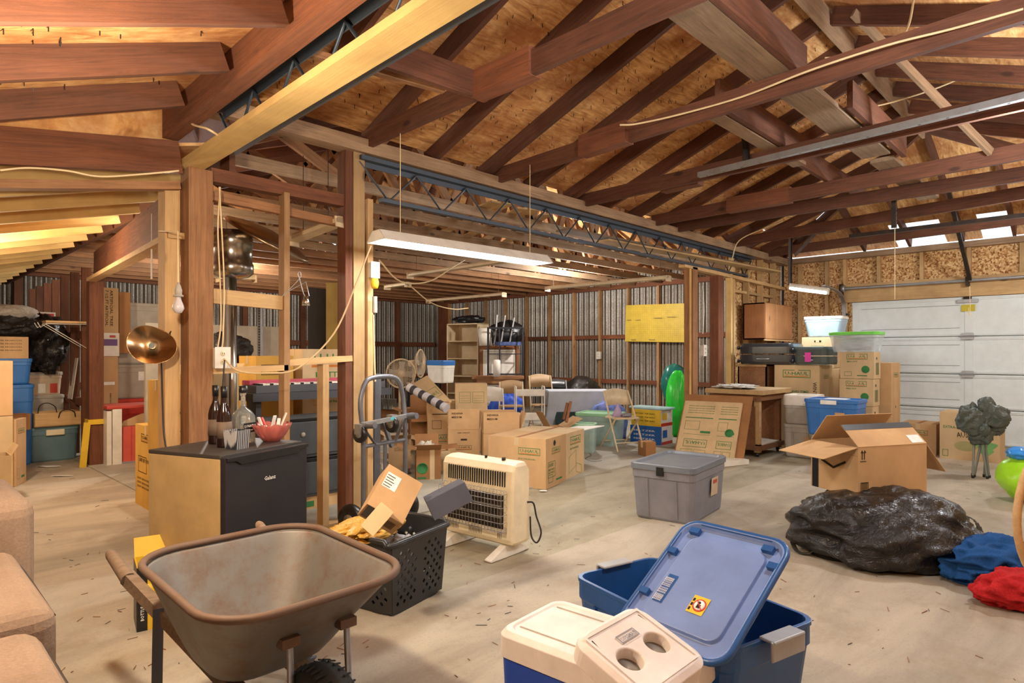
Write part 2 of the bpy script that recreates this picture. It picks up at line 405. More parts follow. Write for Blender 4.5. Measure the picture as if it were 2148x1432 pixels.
# ================================================================ FRAMING
def rb(name, p0, p1, label, group, w=.042, h=.145, m=DARKW, cat='rafter', anchor=1):
    return beam(name, p0, p1, w, h, m, label, cat, group, anchor)
RX = [1.62, 2.2, 2.85, 3.5, 4.15, 4.8, 5.45, 6.1, 6.75, 7.4, 8.05, 8.7]
for i, x in enumerate(RX):
    rb('rafter', (x, WY+.08, PZ-.03), (x, RY, RZ), f'brown roof rafter, {ORD[i]} along the slope from the pine beam to the garage door', 'rafters on the partition side')
    rb('rafter', (x+.02, RY, RZ), (x+.02, NY, PZ), f'dark roof rafter beyond the ridge, {ORD[i]} from the camera end', 'rafters on the far side of the ridge')
tag(beam('ridge_board', (1.3, RY, RZ+.02), (HX, RY, RZ+.02), .03, .2, GREYW), 'long grey ridge board where the front rafters meet', 'beam')
for sgn, yy in ((1, WY), (-1, NY)):
    rb('hip_rafter', (WX, yy, PZ), (HX, RY, RZ), ('sloping hip rafter running down to the corner by the strand board partition', 'sloping hip rafter running out of view on the right')[sgn < 0], None)
for i, y in enumerate((3.05, 2.4, 1.71, 1.1, .5, -.1)):
    x0 = HX+abs(y-RY)
    rb('jack_rafter', (WX, y, PZ), (x0, y, RZ-(x0-HX)*SL), f'short rafter over the garage door, {ORD[i]} from the lit tube lamp', 'short rafters of the garage end')
for i, x in enumerate((9.35, 10.0, 10.65)):
    rb('jack_rafter', (x, WY, PZ), (x, hy(x)[0], hipz(x)-RH), f'short rafter above the partition corner, {ORD[i]} from the joist end', 'short rafters of the partition side')
# ceiling ties, level, seen edge on from the floor
TZ = 3.0
def tie(a, bb, i, label, h=.14, z=TZ):
    p, q = at(*a, z), at(*bb, z); d = (q-p).normalized(); t = (q.y-NY)/-d.y if d.y else 0
    q = q+d*max(0, t)
    return beam('ceiling_tie', p-d*.12, q, .042, h, DARKW, label, 'joist', 'level ceiling ties of the front bay', 1)
tie((780, 307), (1420, 24), 0, 'dark ceiling tie with spliced middle, nearest to the pale pine beam')
tie((1045, 384), (2148, 47), 1, 'dark ceiling tie carrying a tan cable along its side')
tie((1215, 436), (2148, 231), 2, 'dark ceiling tie beside the galvanised door rail')
tie((1385, 472), (2148, 335), 3, 'dark ceiling tie, first beyond the galvanised rail')
tie((1418, 487), (2148, 380), 4, 'dark ceiling tie with pale strip nailed below, second beyond the rail')
tie((1560, 515), (2148, 418), 5, 'orange brown ceiling tie near the garage door end')
tie((1585, 542), (2148, 470), 6, 'brown ceiling tie, closest to the garage door')
for (a, bb, lab) in (((1000, 210), (1122, 160), 'rust brown splice block on the first ceiling tie'), ((1222, 330), (1320, 300), 'charred splice block on the cable carrying tie'),
                ((1392, 405), (1470, 388), 'brick red splice block on the galvanised rail tie'), ((1528, 447), (1660, 425), 'brick red splice block on the tie beyond the rail')):
    p, q = at(*a, TZ-.004), at(*bb, TZ-.004); beam('splice_block', p, q, .11, .17, REDW, lab, 'block', 'splice blocks on the ties', 1)
# cross tie from the joist top to first tie
beam('cross_brace', at(770, 130, 3.0), at(1020, 214, 3.0), .04, .17, DARKW, 'black stained board crossing to the first ceiling tie', 'board', None, 1)
beam('cross_brace', at(470, 70, 3.0), at(930, 195, 3.0), .04, .04, MIDW, 'thin stick beside the black stained cross board', 'board', None, 1)
# runner planks along the ridge line on the ties
for (x0, x1, y, w, h, lab, m) in ((2.9, 4.23, 1.62, .23, .04, 'wide weathered plank laid on the ties, end hanging past the cable', GREYW), (4.4, 6.4, 1.60, .23, .04, 'second weathered plank laid along the ties under the ridge', GREYW), (6.6, 8.6, 1.6, .2, .04, 'third weathered plank laid along the ties near the hip', GREYW)):
    beam('runner_plank', (x0, y, TZ+.145), (x1, y, TZ+.145), w, h, m, lab, 'plank', None, 1)
for (x0, x1, y, lab) in ((4.3, 6.0, 2.10, 'dark plank on edge over the ties left of the perforated strap'), (2.9, 4.25, 1.48, 'dark plank on edge against the wide weathered plank'), (5.0, 6.6, 1.42, 'dark plank on edge right of the second weathered plank'), (6.2, 8.3, 2.2, 'long grey plank on edge over the ties toward the garage door')):
    beam('edge_plank', (x0, y, TZ+.145), (x1, y, TZ+.145), .04, .2, DARKW, lab, 'plank', None, 1)
beam('edge_plank', (4.3, 2.2, TZ+.14), (6.2, 2.2, TZ+.14), .12, .03, GREYW, 'narrow pale plank lying flat on the ties', 'plank', None, 1)
for i, (x, y) in enumerate(((5.4, .9),)):
    beam('roof_brace', (x, RY-.2, RZ), (x+1.4, RY-.9, TZ+.1), .03, .07, GREYW, f'thin grey stick bracing the ridge, {ORD[i]} from the camera', 'brace', None)
# plate and steel joist of the opening
beam('top_plate', (1.4, WY, 3.0), (11.6, WY, 3.0), .14, .11, GREYW, 'long weathered double plate above the steel joist', 'beam')
beam('top_plate', (WX+.03, 4.4, 3.0), (WX+.03, -1, 3.0), .12, .09, GREYW, 'weathered plate above the garage door wall', 'beam')
def steel_joist(name, P0, P1, ztop, zbot, label, n):
    t = thing(name, label, 'joist', P0)
    P0, P1 = Vector(P0), Vector(P1); d = P1-P0; L = d.length; d.normalize(); s = Vector((-d.y, d.x, 0))
    b = MB(); b.bar((0, 0, ztop-.02), d*L+Vector((0, 0, ztop-.02)), .085, .035, STEELB); b.bar(s*.02+Vector((0, 0, ztop-.055)), d*L+s*.02+Vector((0, 0, ztop-.055)), .008, .05, STEELB); b.build('top_chord', t)
    b = MB(); b.bar(d*.2+Vector((0, 0, zbot+.015)), d*(L-.2)+Vector((0, 0, zbot+.015)), .06, .03, STEELB); b.build('bottom_chord', t)
    for i in range(n):
        x0, x1 = L*i/n, L*(i+.5)/n, 
        x2 = L*(i+1)/n
        b = MB(); zt, zb = Vector((0, 0, ztop-.05)), Vector((0, 0, zbot+.02))
        b.tube([d*x0+zt, d*x1+zb, d*x2+zt], .009, STEELB, 6); b.build('web_rod', t)
    return t
steel_joist('steel_joist', (2.72, WY-.02, 0), (10.1, WY-.02, 0), 2.93, 2.59, 'long blue grey open web steel joist spanning the back bay opening', 13)
steel_joist('steel_joist', (1.62, WY-.1, 0), (1.50, -.6, 0), 2.98, 2.62, 'steel joist with rod webs above the pale pine beam', 9)
beam('eave_beam', (1.33, 4.3, 2.80), (1.22, -1, 2.80), .09, .2, REDW, 'dark red brown beam carrying the left rafters', 'beam')
p = onY(425, 362, 4.34); 
beam('pine_beam', (1.475, 4.42, 2.56), (1.355, -.4, 2.56), .14, .04, YELW, 'pale fresh pine board running overhead from the knotty post', 'beam', None, 1)
# lean-to rafters
for i, y in enumerate((3.72, 3.11, 2.50, 1.89, 1.28)):
    rb('lean_to_rafter', (-1.1, y, LZ(-1.1)), (1.22, y, LZ(1.22)), f'dark rafter at upper left, {ORD[i]} out from the brown ledger board', 'dark left rafters', h=.14, m=DARKW)
beam('ledger_board', (-1.1, 4.30, 2.12), (1.40, 4.30, 2.50), .04, .2, REDW, 'broad brown board at the left meeting the knotty post top', 'beam', None, 1)
beam('ledger_board', (-1.1, 4.42, 1.96), (1.42, 4.42, 2.42), .09, .05, MIDW, 'tan double strip under the broad brown board', 'beam', None, 1)
for i in range(16):
    y = 4.78+.61*i
    rb('lean_to_rafter', (-1.1, y, MZ(-1.1)), (1.62, y, MZ(1.62)), f'pale pine rafter of the far left bay, {ORD[i]} from the post', 'pale rafters of the left bay', h=.19, m=YELW)
# header beam and posts on the line of the left bay
b = beam('header_beam', (1.44, 4.45, 2.3), (1.94, 8.95, 2.42), .05, .33, REDW, 'deep rust brown header from knotty post to the next post', 'beam')
beam('header_beam', (1.40, 4.4, 2.12), (1.88, 8.9, 2.24), .1, .04, PALEW, 'pale strip along the underside of the deep header', 'beam')
def post(name, x, y, w, d, z0, z1, m, label, cat='post', group=None, kind=None):
    return beam(name, (x, y, z0), (x, y, z1), w, d, m, label, cat, group, 0, None, (1, 0, 0), kind)
post('post', 1.52, 4.39, .15, .15, 0, 2.56, MIDW, 'thick knotty brown post beside the mini fridge')
post('post', 1.60, 4.47, .04, .1, 0, 2.5, PALEW, 'narrow pale stud on the right face of the knotty post')
post('post', 1.385, 4.50, .14, .09, 0, 2.45, PALEW, 'pale scarred board post left of the knotty post')
post('post', 1.93, 8.95, .14, .15, 0, 2.27, REDW, 'dark brown post at the far end of the deep header')
post('post', 2.63, 4.40, .12, .06, 0, 2.95, REDW, 'dark side of the built up post left of the hand truck')
post('post', 2.72, 4.39, .11, .10, 0, 2.95, PALEW, 'pale built up post carrying the yellow capped outlet')
post('post', 2.83, 4.40, .11, .05, 0, 2.6, PALEW, 'outer pale stud of the built up post')
post('wall_stud', 2.12, 4.38, .09, .042, .04, 2.52, STUDV, 'stud rising behind the mini fridge to the plate')
post('wall_stud', 2.43, 4.38, .09, .05, .04, 1.27, PALEW, 'short stud under the rail between fridge and post')
beam('sill_plate', (2.1, 4.38, .03), (2.7, 4.38, .03), .1, .04, PALEW, 'pale sill board on the floor beside the fridge', 'board')
beam('wall_rail', (1.6, 4.38, 1.235), (2.13, 4.38, 1.25), .09, .04, PALEW, 'lower rail nailed between knotty post and stud', 'board')
beam('wall_rail', (2.14, 4.38, 1.285), (2.66, 4.38, 1.315), .09, .045, PALEW, 'upper pale rail between stud and built up post', 'board')
beam('blocking', (1.6, 4.38, 1.74), (2.1, 4.38, 1.72), .04, .1, PALEW, 'pale blocking board high between knotty post and stud', 'board')
beam('wall_plate', (1.6, 4.40, 2.55), (2.66, 4.40, 2.55), .09, .09, REDW, 'brown plate over the studs behind the fridge', 'board')
beam('wall_plate', (1.6, 4.42, 2.42), (2.66, 4.42, 2.38), .05, .06, MIDW, 'thin brown rail below the stud plate', 'board')
post('post', 8.19, 4.40, .14, .14, 0, 2.58, MIDW, 'square brown post between pegboard and dark post')
post('post', 8.10, 4.36, .02, .02, 0, 2.58, YELW, 'pale corner strip of the square brown post')
post('post', 9.02, 4.42, .14, .16, 0, 2.58, REDW, 'dark rough post left of the metal door track')
beam('opening_header', (7.9, 4.38, 2.58), (11.5, 4.38, 2.52), .1, .05, PALEW, 'pale board over the two far posts', 'board')
for i, x in enumerate((9.52, 10.05, 10.6, 11.15)):
    post('wall_stud', x, WY+.05, .09, .05, 0, 2.95, PALEW, f'pine stud on the strand board partition, {ORD[i]} from the dark post', 'stud')
    if i < 3: beam('blocking', (x+.03, WY+.06, 2.35), (x+.5, WY+.06, 2.35), .07, .04, PALEW, f'short block between partition studs, {ORD[i]} from the dark post', 'board')
post('wall_stud', 9.36, WY+.02, .09, .05, 0, 2.6, YELW, 'brightly lit pine stud at the partition edge', 'stud')
# long horizontal planks stored along the joist
for i, (a, c, z) in enumerate((((6.2, 4.5), (10.6, 4.15), 2.72), ((5.5, 4.55), (10.2, 4.3), 2.76))):
    beam('stored_board', (*a, z), (*c, z), .2, .022, (PALEW, GREYW)[i], ('long pale board stored across the joist bottom chord', 'grey board stored under the long pale board')[i], 'board')
# studs and rails of the corrugated walls
wy = [5.45+.755*i for i in range(12)]
for i, y in enumerate(wy):
    post('wall_stud', WX+.05, y, .05, .09, 0, 2.79, STUDV, f'pine stud on the corrugated wall, {ORD[i]} from the square brown post', 'stud', 'studs of the corrugated wall')
    for z in (.74, 1.73):
        if i < 11: beam('wall_girt', (WX+.06, y+.03, z), (WX+.06, y+.725, z), .05, .09, REDW, f'brown girt {"at waist height" if z < 1 else "at head height"} in the {ORD[i]} stud gap from the square post', 'board', 'girts of the corrugated wall')
beam('wall_plate', (WX+.05, 4.5, 2.83), (WX+.05, FY, 2.83), .09, .1, REDW, 'brown plate along the top of the corrugated wall', 'board')
beam('wall_plate', (0, FY+.05, 2.83), (WX, FY+.05, 2.83), .09, .1, REDW, 'brown plate along the top of the far corrugated wall', 'board')
beam('corner_post', (WX-.02, FY-.35, 0), (WX-.02, FY-.35, 2.8), .35, .1, REDW, 'wide brown planked corner of the corrugated walls', 'post', None, 0, None, (1, 0, 0))
for i, x in enumerate((10.2, 8.8, 7.4, 6.0, 4.6, 3.2, 1.9, .6)):
    post('wall_stud', x, FY+.03, .09, .12, 0, 2.79, ORNG, f'dark stud on the far corrugated wall, {ORD[i]} from the corner', 'stud', 'studs of the far wall')
for z in (.74, 1.62):
    beam('wall_girt', (0, FY+.06, z), (WX, FY+.06, z), .05, .12, ORNG, ('long dark girt low on the far corrugated wall', 'long dark girt high on the far corrugated wall')[z > 1], 'board')
# stud wall of the left bay beyond the dark post
for i in range(7):
    post('wall_stud', 1.95, 9.5+.62*i, .05, .1, 0, 2.45, ORNG, f'dark stud of the left bay wall, {ORD[i]} beyond the dark post', 'stud', 'studs of the left bay wall')
for z in (.72, 1.6):
    beam('wall_girt', (1.97, 9.0, z), (1.97, 13.3, z), .05, .1, REDW, f'brown girt {"low" if z < 1 else "high"} between studs of the left bay wall', 'board')
# back bay trusses
for i in range(15):
    y = 4.95+.64*i; t = thing('roof_truss', f'timber roof truss of the back bay, {ORD[i]} from the steel joist', 'truss', (0, y, 0), 0, 'roof trusses of the back bay')
    m = GREYW if i < 6 else MIDW
    beam('bottom_chord', (1.75, 0, 2.82), (11.5, 0, 2.82), .042, .10, m, None, parent=t, anchor=1)
    beam('top_chord', (1.72, 0, 2.93), (6.65, 0, 4.72), .042, .11, DARKW, None, parent=t, anchor=1)
    beam('top_chord', (11.6, 0, 2.93), (6.65, 0, 4.72), .042, .11, DARKW, None, parent=t, anchor=1)
    if i < 9:
        xs = [1.75+9.75*k/8 for k in range(9)]; up_ = [2.95, 3.55, 4.15, 4.55]
        zt = lambda x: 2.93+(min(x-1.72, 11.6-x))*.363
        for k in range(8):
            xm = (xs[k]+xs[k+1])/2
            beam('web', (xs[k], 0, 2.88), (xm, 0, zt(xm)), .04, .085, MIDW, None, parent=t); beam('web', (xm, 0, zt(xm)), (xs[k+1], 0, 2.88), .04, .085, MIDW, None, parent=t)
# boards stored loose across the truss bottom chords
for i in range(5):
    beam('stored_board', (4.6+i*.2, 4.7, 2.945+.022*(i % 2)), (5.3+i*.55, 8.2, 2.945+.022*(i % 2)), .12, .02, PALEW, f'pale board laid over the truss chords, {ORD[i]} from the first stud', 'board', 'boards laid over the chords')
# ---------------- garage door wall
door = MB()
for i, (z0, z1) in enumerate(((1.62, 2.2), (1.02, 1.61), (.5, 1.01), (.0, .49))):
    pass
DOORM = plastic('garage_door_paint', 'dfe6e6', .45, .4, var=.05)
dt = thing('door_1', None, None, (WX, 0, 0)); dt['kind'] = 'structure'
b = MB(); b.box((.051, -1.1, 0), (.06, DY, 2.25), DOORM); b.build('door_backing', dt)
for (z0, z1) in ((1.62, 2.21), (1.05, 1.61), (.53, 1.04), (.0, .52)):
    b = MB(); b.box((0, -1.0, z0+.004), (.05, DY, z1-.004), DOORM)
    b.box((-.012, -1.0, z0+.004), (0, DY, z0+.05), DOORM); b.box((-.012, -1.0, z1-.05), (0, DY, z1-.004), DOORM)
    b.box((-.02, -1.0, z0+.02), (-.012, DY, z0+.03), DOORM); b.box((-.02, -1.0, z1-.03), (-.012, DY, z1-.02), DOORM)
    for y in (DY-.06, 1.64, .02): b.box((-.014, y-.05, z0+.05), (0, y+.05, z1-.05), DOORM)
    b.box((-.008, 1.75, z0+.12), (-.002, DY-.14, z0+.126), GALV); b.box((-.008, 1.75, z1-.126), (-.002, DY-.14, z1-.12), GALV)
    b.build('door_panel', dt, bevel=.003)
for z in (1.615, 1.045, .525):
    b = MB(); b.box((-.05, 1.58, z-.05), (-.02, 1.72, z+.05), GALV); b.tube([(-.05, 1.56, z), (-.05, 1.74, z)], .012, GALV); b.build('hinge', dt)
b = MB(); b.box((-.05, 1.52, 2.12), (-.02, 1.78, 2.17), GALV); b.tube([(-.05, 1.6, 2.19), (-.05, 1.7, 2.19)], .02, IRON); b.build('lift_bracket', dt)
b = MB(); b.box((-.024, 1.56, 1.99), (-.021, 1.73, 2.09), plastic('yellow_sticker', 'c9b92a', .5)); b.build('sticker', dt)
b = MB(); b.box((-.02, DY-.02, 0), (.06, DY+.12, 2.25), DOORM); struct(b.build('trim_1'))
beam('door_header', (WX, DY+.2, 2.365), (WX, -1, 2.365), .07, .3, PALEW, 'broad knotty pine header over the garage door', 'board')
for i, y in enumerate((4.1, 3.65, DY+.12, 2.85, 2.25, 1.64, 1.02, .42, -.2)):
    z0 = 2.52 if y < DY else 0
    post('wall_stud', WX+.05, y, .05, .09, z0, 2.95, PALEW, f'pine stud on the strand board garage wall, {ORD[i]} from the corner', 'stud', 'studs of the garage wall')
# ================================================================ OBJECT HELPERS
def gp(px, D, z=0):
    r = (px-CX)/F; return Vector((D*(CA+r*SA), D*(SA-r*CA), z))
def zt(py, D): return H+(CY-py)/F*D
def place(pL, pR):
    """origin at the front left foot, x axis to the front right foot"""
    pL, pR = Vector(pL), Vector(pR); d = pR-pL
    return pL, math.atan2(d.y, d.x), math.hypot(d.x, d.y)
X3, Y3, Z3 = Vector((1, 0, 0)), Vector((0, 1, 0)), Vector((0, 0, 1))
def faces(w, d):
    return {'F': (Vector((0, 0, 0)), X3, w), 'R': (Vector((w, 0, 0)), Y3, d), 'L': (Vector((0, d, 0)), -Y3, d), 'B': (Vector((w, d, 0)), -X3, w)}
def uhaul(b, fc, h, face='F', size=1, title=None, lines=(), col=None, frac=.78, cx=.5, flip=False, art=True):
    O, xd, w = fc[face]; col = col or TXTG; s = min(w*.68, h*1.2)*size; lh = s*.29
    up = Z3
    if flip: O = O+xd*w+Z3*h; xd = -xd; up = -Z3
    P = O+xd*(w*cx-s/2)+up*(h*frac)
    b.frame(P, xd, up, s, lh, s*.022, col); b.text('U-HAUL', P+xd*s*.07+up*lh*.34, xd, up, lh*.62, col, width=s*.86); b.rect(P+xd*s*.07+up*lh*.12, xd, up, s*.86, lh*.1, TXTO)
    y = frac-.1
    if title: b.text(title, O+xd*(w*cx-s/2)+up*(h*y), xd, up, lh*.34, col); y -= .08
    for l in lines: b.text(l, O+xd*(w*cx-s/2)+up*(h*y), xd, up, lh*.26, col); y -= .06
    if art:
        b.frame(O+xd*w*.12+up*h*.1, xd, up, w*.22, h*.16, w*.01, col); b.rect(O+xd*w*.5+up*h*.1, xd, up, w*.3, h*.035, col)
def carton(label, pL, pR, d, h, mat=CARD, prints=(), flaps=None, z=0, name='cardboard_box', cat='box', group=None, tape=True, extra=None, tilt=None, hollow=False, printfn=None):
    o, yaw, w = place(pL, pR)
    t = thing(name, label, cat, (o.x, o.y, z), yaw, group)
    if tilt: t.rotation_euler = tilt
    b = MB(); fc = faces(w, d)
    if flaps or hollow:
        k = .006
        for a, c in (((0, 0, 0), (w, d, k)), ((0, 0, k), (w, k, h)), ((0, d-k, k), (w, d, h)), ((0, k, k), (k, d-k, h)), ((w-k, k, k), (w, d-k, h))): b.box(a, c, mat)
    else: b.box((0, 0, 0), (w, d, h), mat)
    for p in prints: uhaul(b, fc, h, **p)
    if printfn: printfn(b, w, d, h, fc)
    b.build('box_body', t, bevel=0 if flaps else .004)
    if flaps:
        for (e, ang, ln) in flaps:
            b = MB(); L = w if e in 'FB' else d; b.box((.002, 0, -.004), (L-.002, ln, 0), mat)
            c = b.build('flap', t)
            base = {'F': ((0, 0, h), PI), 'B': ((0, d, h), 0), 'R': ((w, 0, h), 0), 'L': ((0, 0, h), 0)}[e]
            if e == 'F': M = Matrix.Translation((w, 0, h)) @ Matrix.Rotation(PI, 4, 'Z')
            if e == 'B': M = Matrix.Translation((0, d, h))
            if e == 'R': M = Matrix.Translation((w, d, h)) @ Matrix.Rotation(-PI/2, 4, 'Z')
            if e == 'L': M = Matrix.Translation((0, 0, h)) @ Matrix.Rotation(PI/2, 4, 'Z')
            c.matrix_local = M @ Matrix.Rotation(math.radians(ang), 4, 'X')
    elif tape:
        b = MB(); b.box((-.001, d/2-.025, h), (w+.001, d/2+.025, h+.002), CARDD if mat is not CARDD else CARD); b.box((-.002, d/2-.025, h-.08), (0, d/2+.025, h+.002), CARDL)
        b.build('tape', t)
    return t
def rr(w, d, r, z, ox=0, oy=0, n=4):
    r = min(r, w/2-.001, d/2-.001); out = []
    for cx, cy, a0 in ((w/2-r, d/2-r, 0), (-w/2+r, d/2-r, PI/2), (-w/2+r, -d/2+r, PI), (w/2-r, -d/2+r, 1.5*PI)):
        for i in range(n+1):
            a = a0+PI/2*i/n; out.append(Vector((ox+cx+r*math.cos(a), oy+cy+r*math.sin(a), z)))
    return out
def tote(label, pL, pR, d, h, body, lid=None, z=0, handle=None, ribs=3, hollow=False, group=None, name='storage_tote', flare=.9, sticker=None, lidh=.03, tilt=None):
    """moulded tote; origin at the front left foot of the rim's footprint"""
    o, yaw, w = place(pL, pR); t = thing(name, label, 'storage bin', (o.x, o.y, z), yaw, group)
    if tilt: t.rotation_euler = tilt
    cx, cy = w/2, d/2; b = MB(); wb, db = w*flare, d*flare
    hh = h-(lidh if lid else 0); ck = lambda r: r
    rings = [rr(wb-.02, db-.02, .04, 0, cx, cy), rr(wb, db, .05, .02, cx, cy), rr(w*.965, d*.965, .055, hh*.8, cx, cy), rr(w*.985, d*.985, .055, hh*.82, cx, cy), rr(w*.985, d*.985, .055, hh-.015, cx, cy), rr(w, d, .06, hh-.015, cx, cy), rr(w, d, .06, hh, cx, cy)]
    if hollow: rings += [rr(w-.03, d-.03, .055, hh, cx, cy), rr(w*.95-.01, d*.95-.01, .05, hh*.8, cx, cy), rr(wb-.03, db-.03, .04, .012, cx, cy)]
    b.loft(rings, body, False)
    for i in range(ribs):
        x = wb*(i+.5)/ribs+(w-wb)/2
        for yy, sg in ((0, -1), (d, 1)):
            y0 = cy+sg*db/2; y1 = cy+sg*d*.965/2
            b.add([(x-.012, y0, .03), (x+.012, y0, .03), (x+.012, y1, hh*.8), (x-.012, y1, hh*.8), (x-.008, y0+sg*.008, .03), (x+.008, y0+sg*.008, .03), (x+.008, y1+sg*.008, hh*.8), (x-.008, y1+sg*.008, hh*.8)], [(0, 1, 5, 4), (1, 2, 6, 5), (2, 3, 7, 6), (3, 0, 4, 7), (4, 5, 6, 7)], body)
    b.build('bin_body', t, bevel=.003)
    if lid:
        b = MB(); b.loft([rr(w+.012, d+.012, .06, hh-.012, cx, cy), rr(w+.012, d+.012, .06, hh+lidh*.8, cx, cy), rr(w, d, .055, hh+lidh, cx, cy), rr(w-.05, d-.05, .05, hh+lidh, cx, cy), rr(w-.07, d-.07, .05, hh+lidh*.45, cx, cy)], lid)
        b.build('lid', t, bevel=.002)
    if handle:
        for x0, nm in ((-.012, 'handle'), (w-.012, 'handle')):
            b = MB(); b.box((x0, cy-.07, hh-.03), (x0+.024, cy+.07, hh+.012), handle); b.build(nm, t, bevel=.004)
    if sticker:
        b = MB(); b.rect((w*.6, 0, hh*.4), X3, Z3, w*.18, h*.28, sticker, off=-(d-db)/4+.012); b.build('label_sticker', t)
    return t
def lumpy(name, label, cat, c, r, mat, seed=0, amp=.3, freq=2.5, n=(40, 24), flat=.0, kind=None, parent=None, sharp=True, rotz=0, crease=.0):
    """a crumpled soft body: a full ellipsoid pushed about by noise, flattened at z=0"""
    b = MB(); vs = []; U, V = n
    for j in range(V+1):
        ph = -PI/2+PI*j/V
        for i in range(U):
            th = 2*PI*i/U; d = Vector((math.cos(ph)*math.cos(th), math.cos(ph)*math.sin(th), math.sin(ph)))
            k = 1+amp*mnoise.fractal(d*freq+Vector((seed, seed*2, 0)), .9, 2.2, 3)
            if crease: k -= crease*abs(mnoise.noise(d*freq*2.2+Vector((0, seed, 5))))
            p = Vector((d.x*r[0]*k, d.y*r[1]*k, d.z*r[2]*k)); p.z = max(p.z, -r[2]*(1-flat)); vs.append(p)
    fs = [(j*U+i, j*U+(i+1) % U, (j+1)*U+(i+1) % U, (j+1)*U+i) for j in range(V) for i in range(U)]
    b.add(vs, fs, mat, True)
    o = b.build(name, parent, loc=(c[0], c[1], c[2]+r[2]*(1-flat)), rot=(0, 0, rotz))
    if label: tag(o, label, cat, None, kind)
    return o
def cloth_mat(name, c, scale=60, var=.25, rough=.95):
    if name in MATS: return MATS[name]
    c = rgb(c); m, nt, b = new_mat(name); n1 = noise(nt, coords(nt), scale, 3, .7); n2 = noise(nt, coords(nt), 5, 3)
    col = ramp(nt, n1, [(.3, dark(c, 1-var)), (.7, dark(c, 1+var))]); col = mixc(nt, ramp(nt, n2, [(.4, (0, 0, 0)), (.7, (.4, .4, .4))]), col, dark(c, .6))
    nt.links.new(col, b.inputs['Base Color']); b.inputs['Roughness'].default_value = rough; b.inputs['Specular IOR Level'].default_value = .2
    bump(nt, b, n1, .4, .004); return m
def film_mat(name, c, rough=.22):
    if name in MATS: return MATS[name]
    c = rgb(c); m, nt, b = new_mat(name); n1 = noise(nt, coords(nt), 9, 5, .65, 1.5)
    b.inputs['Base Color'].default_value = (*c, 1); b.inputs['Roughness'].default_value = rough; bump(nt, b, n1, .9, .03); return m
FILM = film_mat('black_bag_film', '1e1b1a')
NAVY = plastic('blue_plastic', '1f4f8c', .35); BLUEL = plastic('bright_blue_plastic', '2f6db5', .4); LIDBLUE = plastic('lid_blue_plastic', '6f86b8', .4)
GREYB = plastic('grey_tote', '7c7c84', .45); GREYL = plastic('grey_lid', '6e747e', .4); TAUPE = plastic('taupe_tote', 'aaa296', .5)
REDP = plastic('red_plastic', 'c23b30', .4); CLEAR = plastic('clear_plastic', 'cfdbe2', .2, .5, 0, .1, .45)
# ================================================================ WHEELBARROW
trayin = metal('tray_steel', '7d7973', .55, .45, .75, (.17, .085, .04)); rustm = metal('rusty_steel', '6e594b', .7, .4, .6)
def wheelbarrow():
    t = thing('wheelbarrow', 'dirty grey steel wheelbarrow with wooden handles in the foreground', 'wheelbarrow', (.975, 2.1, 0), 0)
    R = lambda x0, x1, y0, y1, z, r, dz=0: [Vector((p.x, p.y, p.z+dz*(-(p.y))/.4)) for p in rr(x1-x0, y1-y0, r, z, (x0+x1)/2, (y0+y1)/2, 8)]
    b = MB()
    b.loft([R(-.16, .16, -.03, .26, .27, .10), R(-.19, .20, -.07, .29, .285, .12), R(-.24, .25, -.17, .35, .40, .15), R(-.28, .295, -.28, .40, .52, .15), R(-.32, .335, -.36, .43, .61, .17, -.01)], trayin, True, True, False)
    b.build('tray', t, solid=.006, sub=1)
    b = MB(); b.tube(R(-.325, .34, -.365, .435, .615, .17, -.01), .013, rustm, 10, closed=True); b.build('rim', t)
    for sx in (-1, 1):
        wd = wood('old_handle_wood', '8d7660', .45, 0)
        b = MB(); x0, x1 = sx*.27, sx*.12
        b.bar((sx*.285, .62, .50), (sx*.115, .14, .225), .04, .045, wd); b.bar((sx*.115, .14, .225), (sx*.1, -.42, .2), .045, .05, wd)
        b.tube([(sx*.285, .60, .495), (sx*.30, .78, .55), (sx*.302, .80, .555)], [.026, .02, .014], wd, 12); b.build('handle', t)
        b = MB(); lm = metal('blue_grey_leg', '59606e', .5, .6, .3)
        b.bar((sx*.235, .42, .42), (sx*.26, .36, 0), .035, .006, lm); b.bar((sx*.26, .36, .005), (sx*.2, .1, .2), .035, .008, lm); b.bar((sx*.15, .02, .26), (sx*.26, .36, .02), .03, .006, lm); b.build('leg', t)
        b = MB(); b.tube([(sx*.1+.04, -.245, .46), (sx*.1+.04, -.27, .08), (sx*.11, -.36, .2)], .011, GALV, 8); b.box((sx*.1+.01, -.26, .44), (sx*.1+.07, -.22, .47), rustm); b.build('brace', t)
    b = MB(); b.bar((-.2, .36, .10), (.2, .36, .10), .03, .006, lm); b.build('cross_brace', t)
    tyre = plastic('tyre_rubber', '20221f', .75); b = MB()
    M = Matrix.Translation((0, -.36, .2)) @ Matrix.Rotation(PI/2, 4, 'Y')
    prof = [(.1, -.035), (.15, -.05), (.185, -.045), (.188, -.03), (.195, -.026), (.196, -.01), (.199, -.006), (.199, .006), (.196, .01), (.195, .026), (.188, .03), (.185, .045), (.15, .05), (.1, .035)]
    b.lathe(prof, tyre, 40, M)
    for k in range(40):
        a = 2*PI*k/40
        b.bar(M @ Vector((.19*math.cos(a), .19*math.sin(a), -.048)), M @ Vector((.2*math.cos(a+.05), .2*math.sin(a+.05), -.02)), .006, .004, tyre); b.bar(M @ Vector((.2*math.cos(a+.05), .2*math.sin(a+.05), .02)), M @ Vector((.19*math.cos(a), .19*math.sin(a), .048)), .006, .004, tyre)
    w = b.build('wheel', t); b = MB(); b.lathe([(.02, -.06), (.1, -.03), (.1, .03), (.02, .06)], GALV, 20, M); b.tube([(-.12, -.36, .2), (.12, -.36, .2)], .01, GALV); b.build('hub', w)
    return t
wheelbarrow()
